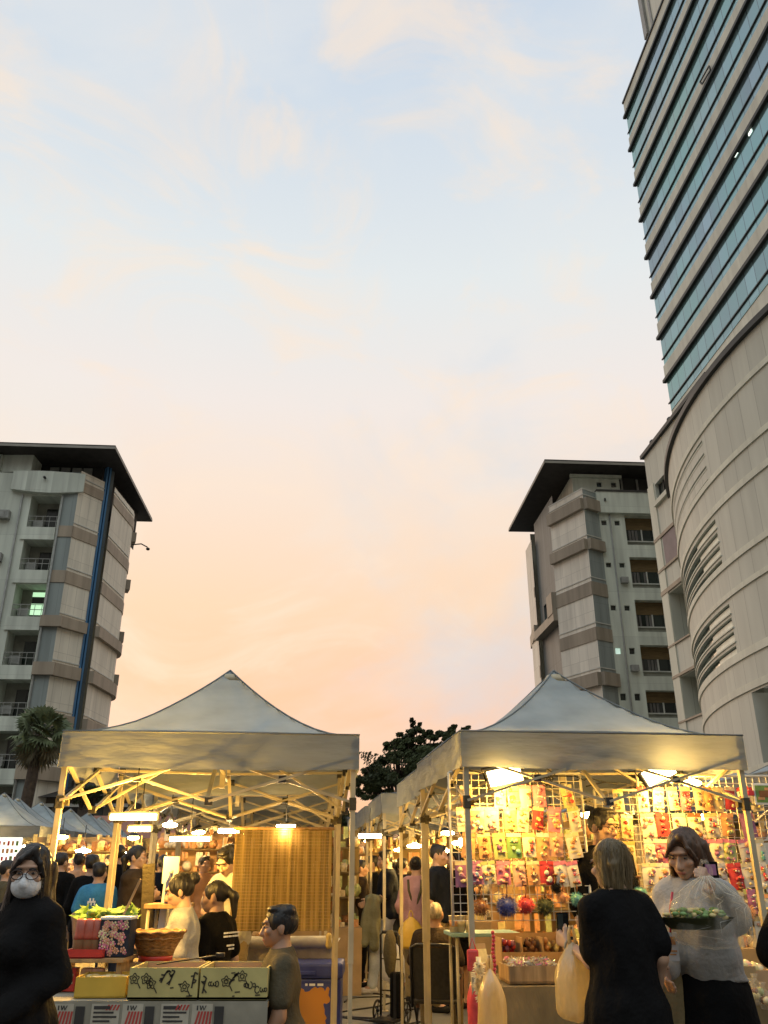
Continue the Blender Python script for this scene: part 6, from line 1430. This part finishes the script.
t = thing('cart_load', 'narrow dark case strapped on the folding hand cart', 'case', (p.x, Yc-.14, .062), R(-25)); MB().bbox((.06,0,.22), (.13,.12,.42), .03).build('case', M['cloth_black'], t); MB().box((.06,-.063,.22), (.03,.006,.42)).build('strap', M['metal_dark'], t)
p = at(392, 940, 10.6); bag('white carrier bag hanging behind the folding cart', (p.x, 10.55, p.z), .42, .26, .18, 'bag_white', 9)
# low mesh chair of the old man
def mesh_chair(label, x, y, rz, seat, back, w=.43):
    t = thing('folding_chair', label, 'chair', (x,y,0), rz)
    m = MB(); vs = []; fs = []
    for j in range(7):
        for i in range(9): u, v = i/8-.5, j/6; vs.append((u*w, .20+.10*v+.05*(1-4*u*u), seat+.02+(back-seat-.02)*v))
    for j in range(6):
        for i in range(8): k = j*9+i; fs.append((k, k+1, k+10, k+9))
    m.mesh(vs, fs, True); m.build('backrest', M['mesh_black'], t)
    MB().tube([(-w/2,.19,seat-.05),(-w/2,.31,back),(-w/2+.06,.33,back+.025),(0,.36,back+.03),(w/2-.06,.33,back+.025),(w/2,.31,back),(w/2,.19,seat-.05)], .014, 8).build('back_frame', M['metal_dark'], t)
    MB().bbox((0,-.02,seat-.01), (w,.44,.03), .012).build('seat', M['mesh_black'], t)
    for sx in (-1,1):
        for y0, y1 in ((-.2,.2),(.2,-.22)): MB().tube([(sx*(w/2-.02),y1,0),(sx*(w/2-.02),y0,seat-.02)], .012, 8).build('leg', M['metal_dark'], t)
        MB().tube([(sx*(w/2+.02),.24,seat+.2),(sx*(w/2+.02),-.2,seat+.2),(sx*(w/2+.02),-.2,seat-.02)], .014, 8).build('armrest', M['metal_dark'], t)
def stool(label, x, y, h, mt='red_plastic'):
    t = thing('plastic_stool', label, 'stool', (x,y,0)); MB().lathe((0,0,h-.03), [(.15,0),(.165,.01),(.16,.03),(0,.026)], 20).build('seat', M[mt], t)
    for i in range(4): a = PI/4+i*PI/2; MB().bar((.16*math.cos(a),.16*math.sin(a),0), (.11*math.cos(a),.11*math.sin(a),h-.02), .035, .02).build('leg', M[mt], t)
# --- far stalls: lit displays under the far left row and at the back of the aisle
rngf = random.Random(77); k = 0
SD = ['heaped orange fruit','yellow snack boxes','brown baskets','cream parcels','red packets','green bundles']
for i, (px, py, Yq) in enumerate(fx):
    q = at(px, py, Yq); t = thing('market_stall', f'lit stall counter of {SD[i % 6]} under the {lab[i]} far left tent', 'stall', (q.x, Yq-.8, 0))
    MB().box((0,0,.40), (2.2,.7,.8)).build('counter', M[['brown_cloth','white_cloth','kraft'][i % 3]], t); m = MB()
    for j in range(40): m.m = rngf.randrange(3); s_ = rngf.uniform(.05,.13); m.box((rngf.uniform(-1,1), rngf.uniform(-.28,.28), .80+s_/2+.002*j/40), (s_,s_,s_), rngf.uniform(0,1))
    m.build('goods', [M[['ink_orange','ink_yellow','wicker','ink_cream','ink_red','ink_lime'][(i+d) % 6]] for d in (0,1,3)], t)
    m = MB(); m.m = 0
    for j in range(24): m.m = rngf.randrange(3); m.box((-1.1+2.2*(j+.5)/24, .5, 1.55+rngf.uniform(-.1,.1)), (.07,.03,rngf.uniform(.25,.5)))
    m.build('hanging_goods', [M['ink_orange'], M['ink_brown'], M['ink_cream']], t)
    hang_lamp(f'bare lamp over the stall counter under the {lab[i]} far left tent', 384+F*(q.x+.3)/((Yq-1.1)*CP+.55*SP), 0, Yq-1.1, .12) if False else None
    pl = Vector((q.x+.2, Yq-1.0, 2.0)); tl_ = thing('hanging_lamp', f'lamp over the stall under the {lab[i]} far left tent', 'lamp', pl); MB().lathe((0,0,0), [(.11,0),(.115,.012),(.1,.03)], 14).ball((0,0,-.01), (.10,.10,.03), 12, 6).build('bulb', LAMP_SOFT, tl_); MB().tube([(0,0,.03),(0,0,.3)], .006, 5).build('cord', M['cable'], tl_)
back = [(70,15.5,1.6),(140,16,1.8),(205,13.5,1.5),(250,14.5,1.6),(310,12.5,1.4),(372,18,1.8),(415,17,1.8),(450,13.8,1.4),(552,10.5,1.3),(590,9.2,1.6),(700,9.4,1.8)]
bl_ = ['lit stall of hanging yellow goods behind the man in black','lit stall of hanging goods behind the long haired woman','lit stall with bright shelves behind the man in white','lit stall with shelves at the left edge of the bamboo blind','lit stall hidden behind the bamboo blind','lit stall at the far end of the aisle, left side','lit stall at the far end of the aisle behind the pink shirt','lit stall of orange goods behind the two shoppers in black','lit shelves glimpsed through the left wire grid','lit shelves behind the tall vendor','lit shelves behind the right packet rack']
for i, (px, Yq, W) in enumerate(back):
    x = px_r(px, Yq); t = thing('market_stall', bl_[i], 'stall', (x, Yq, 0), RL); rg = random.Random(90+i)
    MB().box((0,0,.39), (W,.6,.78)).build('counter', M[['brown_cloth','kraft','brown_cloth'][i % 3]], t)
    MB().box((0,.42,1.0), (W,.02,2.0)).build('back_panel', M[['kraft','brown_cloth','kraft_in'][i % 3]], t)
    m = MB()
    for r_ in range(4):
        m.m = 3; m.box((0,.30,.80+r_*.32), (W,.2,.018))
        for j in range(int(W/.055)):
            m.m = rg.randrange(3); h = rg.uniform(.04,.16); x_ = rg.uniform(-W/2+.05, W/2-.05)
            if rg.random() < .5: m.ball((x_,.26+rg.uniform(-.05,.05),.812+r_*.32+h*.6), (h*.6,.06,h*.6), 8, 5)
            else: m.box((x_,.26+rg.uniform(-.05,.05),.814+r_*.32+h/2), (rg.uniform(.03,.11),.06,h), rg.uniform(-.4,.4))
            if rg.random() < .5: m.m = rg.randrange(3); hh = rg.uniform(.08,.2); m.box((rg.uniform(-W/2+.05, W/2-.05), .17, 1.08+r_*.32-hh/2), (rg.uniform(.02,.07),.02,hh), rg.uniform(-.5,.5))
    m.build('shelf_goods', [M[rg.choice(['ink_orange','ink_yellow','ink_cream'])], M[rg.choice(['ink_orange','ink_brown','ink_peach'])], M[rg.choice(['ink_yellow','ink_white','ink_lime'])], M['brown_cloth']], t)
    m = MB()
    for j in range(40): m.m = rg.randrange(3); s_ = rg.uniform(.04,.10); m.box((rg.uniform(-W/2,W/2)*.95, rg.uniform(-.26,.1), .783+s_/2), (s_,s_,s_), rg.uniform(0,1))
    m.build('counter_goods', [M['ink_orange'], M['ink_yellow'], M['ink_cream']], t)
    if i not in (4,):
        tl_ = thing('hanging_lamp', 'lamp of the ' + bl_[i].replace('lit ', ''), 'lamp', (x-.05, Yq-.45, 1.98)); MB().ball((0,0,0), (.10,.10,.035), 12, 6).build('bulb', LAMP_SOFT, tl_); MB().lathe((0,0,.02), [(.12,0),(.09,.03),(.02,.08)], 12).tube([(0,0,.08),(0,0,.3)], .006, 5).build('lamp_shade', M['joint'], tl_)
p = at(8, 851, 11.5); t = thing('light_board', 'backlit white menu board with coloured rows behind the masked woman', 'sign', (p.x-.05, 11.5, 0)); m = MB().bbox((0,0,p.z), (.42,.04,.32), .008); rg = random.Random(3)
for r_ in range(3):
    for j in range(7): m.m = 1+rg.randrange(3); m.box((-.17+j*.055,-.020,p.z+.09-r_*.09), (rg.uniform(.02,.04),.004,rg.uniform(.03,.06)))
m.build('panel', [SIGN_GLOW, M['ink_green'], M['ink_orange'], M['ink_red']], t)
for sx in (-1,1): MB().tube([(sx*.18,.02,0),(sx*.18,.02,p.z-.15)], .015, 6).build('leg', M['pole'], t)
m = MB(); q = at(40, 935, 7.4); table('low table of pale goods beside the masked woman at the left edge', (q.x-.25, 7.6), (1.1,.6,.82), 0, 'white_cloth', 'wood', 'pale cloth on the low table at the left edge', drop=.5)
q = at(12, 940, 7.4); t = thing('goods_basket', 'shallow basket of yellow goods left of the masked woman', 'basket', (q.x, 7.45, .826)); MB().lathe((0,0,0), [(.14,0),(.18,.09),(.17,.092),(.13,.02),(0,.02)], 18).build('bowl', M['wicker'], t); heap(t, 'fruit', .2, .2, .08, 18, .035, ['ink_yellow','ink_orange','ink_cream'], 12, .8)

# ------------------------------------------------------------------ the people
V = Vector
# masked woman, front left
Y = 4.05; p = at(35, 847, Y)
r_, J, s = person('woman in white face mask, glasses and long dark coat at the left edge', (p.x, Y, 0), R(-30), p.z-.0, True, 'long', 'hair_black', ('coat','cloth_coat',1.96,.42,.03), ('trousers','cloth_black',.1), head=(38,6), detail=1, mask=True, glasses=True, collar='cloth_coat',
    arms={'R': (V((p.x-.20, Y+.12, 1.10)), V((p.x-.16, Y-.14, .96))), 'L': (V((p.x+.19, Y-.02, 1.08)), V((p.x-.02, Y-.24, .93)))}, wr=.018)
m = MB(); m.tube([tuple(np.array(q)*1.0) for q in ((0,-.148,1.40),(0,-.158,1.25),(0,-.150,1.08),(0,-.155,.9),(0,-.165,.6))], .006, 6); m.build('zip', M['metal_dark'], r_)
# customer in black, seen from behind
Y = 4.4; p = at(604, 841, Y)
r_, J, s = person('customer in loose black short sleeved shirt with ash brown bob, seen from behind', (p.x+.03, Y, 0), R(-162), p.z, True, 'bob', 'hair_ash', ('shirt','cloth_black',.74,.70,.028), ('trousers','cloth_black',.1), head=(10,8), detail=1, collar='cloth_grey',
    arms={'L': (at(592,962,Y+.02), at(568,944,Y+.22)), 'R': (at(661,957,Y-.02), at(656,1000,Y+.10))}, wr=.016)
PH = at(563, 928, Y+.30); t = thing('phone', 'dark phone held up by the customer in black', 'phone', PH, R(20)); MB().bbox((0,0,0), (.068,.009,.14), .004, 0).build('body', M['cloth_black'], t); MB().box((0,-.0055,0), (.060,.001,.128)).build('screen', M['win_dark'], t)
W_ = J['wL']; d = (J['wL']-J['eL']).normalized(); t = thing('wrist_watch', 'light strapped watch on the wrist of the customer in black', 'watch', W_-d*.03); u = d.orthogonal().normalized(); v = d.cross(u); MB().tube([(u*math.cos(a)+v*math.sin(a))*.034 for a in [2*PI*i/16 for i in range(17)]], .006, 6).build('strap', M['board_grey'], t); MB().lathe((0,0,.034), [(.016,0),(.016,.008),(0,.008)], 14).build('case', M['metal_dark'], t)
q = at(572, 942, Y+.16); bag('translucent yellow carrier bag hanging from the wrist of the customer in black', (q.x+.0, q.y, q.z), .34, .21, .15, 'bag_yellow', 2, shape=.9)
# customer holding up bags, facing left
Y = 4.8; hx = at(682, 836, Y); bx = at(699, 900, Y)
r_, J, s = person('woman with long brown hair in grey white blouse holding up a clear bag', (bx.x, Y, 0), R(-38), hx.z+.035, True, 'long', 'hair_brown', ('blouse','cloth_greywhite',1.97,.99,.030), ('skirt','cloth_black',.42), lean=8, head=(-4,12), detail=1,
    arms={'L': (at(738,921,Y-.04), at(716,888,Y-.22)), 'R': (at(672,935,Y+.02), at(668,968,Y-.16))}, wr=.016)
q = at(711, 872, Y-.28); t = thing('phone', 'small dark phone in the raised hand of the blouse woman', 'phone', (q.x, q.y, q.z+.01), R(-10)); MB().bbox((0,0,0), (.07,.01,.075), .004).build('body', M['cloth_black'], t); MB().bbox((0,-.006,.0), (.05,.002,.05), .0008).build('case_print', M['ink_mauve'], t)
q = at(706, 876, Y-.36); bq = bag('clear carrier bag with a green food tray held by the woman in the blouse', (q.x, q.y, q.z), .32, .40, .22, 'bag_clear', 7, shape=.95)
m = at(696, 921, Y-.36); t = thing('food_tray', 'dark green food tray with salad inside the clear bag', 'food tray', (m.x, Y-.36, m.z-.035), R(5)); MB().lathe((0,0,0), [(.10,0),(.155,.05),(.16,.052),(.15,.05),(.095,.008),(0,.008)], 4, 1.25, .8).build('tray', M['cloth_black'] if False else M['leaf_mid'], t)
mb = MB(); rg = random.Random(5)
for i in range(70): mb.m = rg.randrange(3); mb.ball((rg.uniform(-.12,.12), rg.uniform(-.07,.07), .05+rg.uniform(0,.035)), (rg.uniform(.010,.024),.014,.010), 7, 5)
mb.build('salad', [M['leaf_green'], M['ink_yellow'], M['ink_green']], t)
q = at(671, 946, Y-.2); t = thing('id_badge', 'white printed badge on a red lanyard at the hip of the blouse woman', 'badge', (q.x, Y-.22, q.z), R(-20)); MB().bbox((0,0,0), (.055,.004,.125), .0015).build('card', M['board_white'], t); MB().box((0,-.003,.025), (.035,.002,.035)).box((0,-.003,-.02), (.04,.002,.008)).box((0,-.003,-.035), (.03,.002,.006)).build('badge_print', M['ink_orange'], t); MB().tube([(0,0,.06),(.01,.01,.16),(.03,.03,.24)], .006, 6).build('lanyard', M['clip_red'], t)
q = at(659, 968, Y-.02); t = thing('folded_jacket', 'khaki jacket draped over the arm of the woman in the blouse', 'jacket', (q.x, Y-.05, q.z)); vs, fs = sdf_mesh([('e',(0,0,.05),(.07,.055,.10)),('c',(-.01,0,.05),(-.05,-.01,-.40),.05,.045),('c',(.03,.0,.03),(.04,0,-.46),.055,.05),('e',(0,0,-.2),(.09,.05,.2)),('c',(-.05,-.02,-.1),(-.06,-.03,-.34),.03,.03)], .012, .03); vs = wrinkle(vs, .022, 9, (1,1,.4), 4); MB().mesh([tuple(map(float, x)) for x in vs], fs, True).build('cloth', M['cloth_khaki'], t); MB().mesh([tuple(map(float,x)) for x in sdf_mesh([('c',(-.05,-.012,-.40),(-.052,-.012,-.46),.05,.046)], .012)[0]], sdf_mesh([('c',(-.05,-.012,-.40),(-.052,-.012,-.46),.05,.046)], .012)[1], True).build('cuff', M['cloth_brown'], t)
# tall vendor
Y = 6.36; p = at(600, 810, Y)
t = thing('step_platform', 'low wooden step the tall vendor stands on between the racks', 'platform', (p.x, Y+.05, 0)); MB().box((0,0,.06), (.8,.5,.12)).build('body', M['wood'], t); r_, J, s = person('tall vendor with short black hair and glasses in black shirt between the racks', (p.x, Y, .125), R(22), p.z-.125, False, 'short', 'hair_black', ('shirt','cloth_black',1.2,.90,.016), ('trousers','denim_dark',.1), head=(12,6), detail=1, glasses=True)
# seated man at the front left stall
Y = 5.42; p = at(283, 913, Y); H = 1.60; seat = p.z-H+.83*H/1.7+.035
r_, J, s = person('seated man with short black hair in grey tee shirt, facing left beside the boxes', (p.x+.03, Y, 0), R(-78), H, False, 'short', 'hair_black', ('tee_shirt','cloth_grey',.62,.93,.014), ('trousers','cloth_black',.1), skin='skin_tan', seat=seat, lean=5, head=(-4,-2), detail=1,
    arms={'L': (V((p.x+.02,Y-.18,p.z-.50)), V((p.x-.10,Y-.22,p.z-.70))), 'R': (V((p.x-.05,Y+.22,p.z-.52)), V((p.x-.22,Y+.15,p.z-.66)))})
stool('stool under the seated man in the grey tee shirt', p.x+.03, Y, seat, 'blue_box')
# two women behind the boxes
Y = 6.6; p = at(192, 879, Y); H = 1.60; seat = p.z-H+.83*H/1.7+.03
person('seated woman in white shirt with hair tied back, facing left behind the boxes', (p.x, Y, 0), R(-82), H, True, 'bun', 'hair_black', ('shirt','cloth_white',1.5,.90,.02), ('trousers','denim_dark',.1), seat=seat, lean=6, head=(0,8), detail=1, arms={'L': (V((p.x-.02,Y-.17,p.z-.46)), V((p.x-.24,Y-.12,p.z-.42))), 'R': (V((p.x-.04,Y+.17,p.z-.46)), V((p.x-.26,Y+.08,p.z-.42)))})
stool('stool under the seated woman in the white shirt', p.x, Y, seat)
Y = 7.0; p = at(217, 886, Y); H = 1.58; seat = p.z-H+.83*H/1.7+.03
r_, J, s = person('seated woman in black tee shirt with white lettering on the back and ponytail', (p.x+.03, Y, 0), R(-120), H, True, 'ponytail', 'hair_black', ('tee_shirt','cloth_black',.7,.90,.02), ('trousers','denim_dark',.1), seat=seat, lean=4, head=(25,4), detail=0)
stool('stool under the seated woman in the lettered black tee shirt', p.x+.03, Y, seat)
m = MB(); s = H/1.7
for k, (z, x0, x1) in enumerate(((1.33,-.09,.09),(1.305,-.08,.10),(1.24,-.03,.05),(1.215,-.03,.03))):
    x = x0
    while x < x1: w = random.Random(int(x*999)+k).uniform(.010,.022); m.box((x*s, .142*s, (z+seat/s+.10-.93)*s), (w*s,.006,.012*s)); x += w+.007
m.build('shirt_lettering', M['board_white'], r_)
Y = 8.35; p = at(239, 847, Y)
standing('man in cream shirt with short dark hair looking down, left of the bamboo blind', 236, 848, Y, -28, hair='short', top=('shirt','cloth_white',.7,.88,.02), bot=('trousers','cloth_khaki',.1), head=(0,28), lean=6, detail=1, arms={'R': (V((p.x-.26,Y-.02,1.14)), V((p.x-.12,Y-.28,1.08))), 'L': (V((p.x+.18,Y-.10,1.12)), V((p.x-.02,Y-.32,1.06)))})
# the crowd on the left
for px, top, Y, rz, fem, hr_, tp, bt, lb in [
  (120,846,12.5,-170,False,'short',('tee_shirt','cloth_black',.7,.88,.02),('trousers','denim_dark',.1),'man in plain black tee shirt seen from behind, left of the long haired woman'),
  (139,847,10.0,75,True,'ponytail',('tee_shirt','cloth_brown',.7,.85,.025),('trousers','denim_dark',.1),'woman in dark brown tee shirt looking right by the white pole'),
  (94,856,10.8,170,False,'short',('shirt','cloth_black',1.6,.85,.025),('trousers','cloth_black',.1),'man in black long sleeves from behind, left of the blue shirted boy'),
  (101,864,10.2,175,False,'short',('tee_shirt','cloth_blue',.7,.85,.02),('trousers','denim_dark',.1),'boy in bright blue tee shirt seen from behind'),
  (80,854,12.8,-150,False,'short',('shirt','cloth_peach',.8,.86,.02),('trousers','denim_dark',.1),'person in peach orange shirt seen from behind in the left crowd'),
  (63,854,12.0,160,False,'short',('shirt','cloth_black',1.7,.86,.02),('trousers','denim_dark',.1),'dark clothed person close behind the masked woman'),
  (154,855,14.5,-60,True,'long',('shirt','cloth_peach',1.7,.86,.02),('trousers','cloth_black',.1),'person in orange top beyond the white pole'),
  (10,862,10.5,120,False,'short',('shirt','cloth_olive',1.7,.86,.02),('trousers','denim_dark',.1),'person in olive top at the far left edge behind the masked woman'),
  (72,859,15.0,10,False,'crop',('shirt','cloth_white',.8,.86,.02),('trousers','cloth_khaki',.1),'pale haired person far back in the left crowd')]:
    r_, J, s = standing(lb, px, top, Y, rz, female=fem, hair=hr_, hairm='hair_grey' if hr_ == 'crop' else 'hair_black', top=tp, bot=bt, **({'arms': {'R': (at(128,885,Y+.0), at(146,891,Y-.1)), 'L': (at(146,884,Y+.2), at(152,892,Y+.1))}} if 'long haired' in lb or 'dark brown' in lb else {}))
    if 'blue tee' in lb:
        m = MB()
        for k in range(5): m.box(((-.04+.02*k)*s, .148*s, (1.26+.03*(k % 2))*s), (.016*s,.006,.05*s))
        for k in range(3): m.box((0,.148*s,(1.18-.025*k)*s), ((.11-.02*k)*s,.006,.010*s))
        m.build('shirt_print', M['board_white'], r_)
for px, py, Y, rz, fem, hr_, tp, bt, lb in [
  (47,857,14.0,150,True,'long',('shirt','cloth_greywhite',.8,.86,.02),('trousers','denim_dark',.1),'person in pale grey shirt just behind the masked woman\'s head'),
  (110,856,15.5,-30,False,'short',('shirt','cloth_olive',.8,.86,.02),('trousers','cloth_khaki',.1),'person in olive shirt far back between the blue shirted boy and man in black'),
  (86,860,17.0,90,True,'bun',('shirt','cloth_pink',.8,.86,.02),('trousers','denim_dark',.1),'small distant person in pink at the far left stalls'),
  (164,856,12.8,-160,True,'ponytail',('shirt','cloth_navy',.8,.86,.02),('trousers','denim_dark',.1),'person in navy top beyond the white pole by the menu sign'),
  (205,857,13.0,40,False,'short',('shirt','cloth_peach',.8,.86,.02),('trousers','cloth_black',.1),'person in peach shirt behind the seated women'),
  (427,858,14.5,20,False,'short',('shirt','cloth_greywhite',.8,.86,.02),('trousers','denim_dark',.1),'person in pale shirt far down the aisle past the pink shopper'),
  (396,861,16.0,-100,True,'long',('shirt','cloth_khaki',.8,.86,.02),('trousers','denim_dark',.1),'distant person in khaki top at the end of the aisle')]:
    standing(lb, px, py, Y, rz, female=fem, hair=hr_, top=tp, bot=bt)
# the aisle
Y = 12.6; p = at(387, 851, Y)
r_, J, s = person('man in navy tee shirt and pale jeans striding left with a jacket over his arm', (p.x, Y, 0), R(-80), p.z, False, 'short', 'hair_black', ('tee_shirt','cloth_navy',.85,.86,.025), ('trousers','denim_pale',.1), shoe='shoe_white', head=(0,12), arms={'L': (V((p.x-.02,Y-.22,1.16)), V((p.x-.24,Y-.22,1.08))), 'R': (V((p.x,Y+.22,1.14)), V((p.x-.2,Y+.2,1.06)))},
    legs={'L': ((.10,-.16,.50), (.11,-.22,.075)), 'R': ((-.10,.02,.48), (-.10,.30,.16))})
t = thing('carried_jacket', 'olive jacket draped over the forearm of the striding man', 'jacket', (p.x-.19, Y-.25, 1.10)); vs, fs = sdf_mesh([('e',(0,0,.02),(.12,.08,.06)),('c',(-.06,-.02,0),(-.11,-.03,-.50),.05,.06),('c',(.04,-.02,0),(.02,-.03,-.55),.06,.06),('e',(-.03,-.02,-.25),(.12,.05,.25))], .016, .03); MB().mesh([tuple(map(float,x)) for x in wrinkle(vs, .025, 8, (1,1,.4), 2)], fs, True).build('cloth', M['cloth_jacket'], t)
r_, J, s = standing('shopper in pink shirt with dark apron straps in the aisle', 416, 858, 11.6, 170, female=True, hair='bun', top=('shirt','cloth_pink',1.2,.85,.03), bot=('trousers','cloth_khaki',.1))
m = MB()
for sg in (-1,1): m.tube([(sg*.09*s,.135*s,1.43*s),(sg*.08*s,.15*s,1.30*s),(sg*.02*s,.15*s,1.12*s),(-sg*.02*s,.14*s,1.0*s)], .016, 6)
m.build('strap', M['cloth_olive'], r_)
q = at(411, 917, 11.3); bag('yellow shopping bag carried by the shopper in pink', (q.x, 11.35, q.z), .36, .34, .16, 'yellow_tray', 4, name='shopping_bag', shape=.95)
standing('man in black tee shirt facing right in the aisle beside a long haired woman', 438, 846, 11.0, 65, top=('tee_shirt','cloth_navy',.75,.88,.025), bot=('trousers','cloth_khaki',.1), head=(0,5))
standing('woman with long black hair and black dress facing the man in black', 453, 851, 11.3, -30, female=True, hair='long', top=('dress','cloth_black',.8,.70,.03), bot=('skirt','cloth_black',.45))
standing('dark clothed person at the left of the aisle behind the striding man', 371, 857, 14.2, -70, female=True, hair='short', top=('shirt','cloth_black',1.7,.86,.03), bot=('trousers','denim_dark',.1))
standing('person in dark top far back in the aisle between two poles', 403, 859, 13.6, 150, hair='short', top=('shirt','cloth_navy',1.7,.86,.03), bot=('trousers','denim_dark',.1))
standing('person glimpsed at the aisle entrance behind the right tent pole of the left tent', 361, 861, 13.2, 100, hair='short', top=('shirt','cloth_brown',1.7,.86,.03), bot=('trousers','cloth_black',.1))
Y = 9.2; p = at(435, 906, Y); H = 1.62; seat = max(.22, p.z-H+.83*H/1.7+.03)
person('old man with cropped grey hair sitting in the low black chair, back to the camera', (p.x, Y, 0), R(172), H, False, 'crop', 'hair_grey', ('shirt','cloth_brown',.8,.93,.02), ('trousers','cloth_khaki',.1), skin='skin_tan', seat=seat, lean=0, legs={'L': ((.16,-.40,seat/(H/1.7)+.06), (.16,-.52,.08)), 'R': ((-.16,-.40,seat/(H/1.7)+.06), (-.16,-.52,.08))})
mesh_chair('low black mesh folding chair under the old man in the aisle', p.x, Y, R(172), seat, at(435, 945, Y).z)
Y = 4.35; q = at(797, 880, Y)
person('person in black sleeve cut off by the right edge of the frame', (q.x+.04, Y, 0), R(-70), 1.66, True, 'long', 'hair_black', ('shirt','cloth_black',.95,.86,.03), ('trousers','cloth_black',.1), detail=0, arms={'R': (V((q.x-.12,Y+.14,1.12)), V((q.x+.02,Y+.28,.95))), 'L': (V((q.x-.10,Y-.18,1.10)), V((q.x+.06,Y-.22,.90)))})
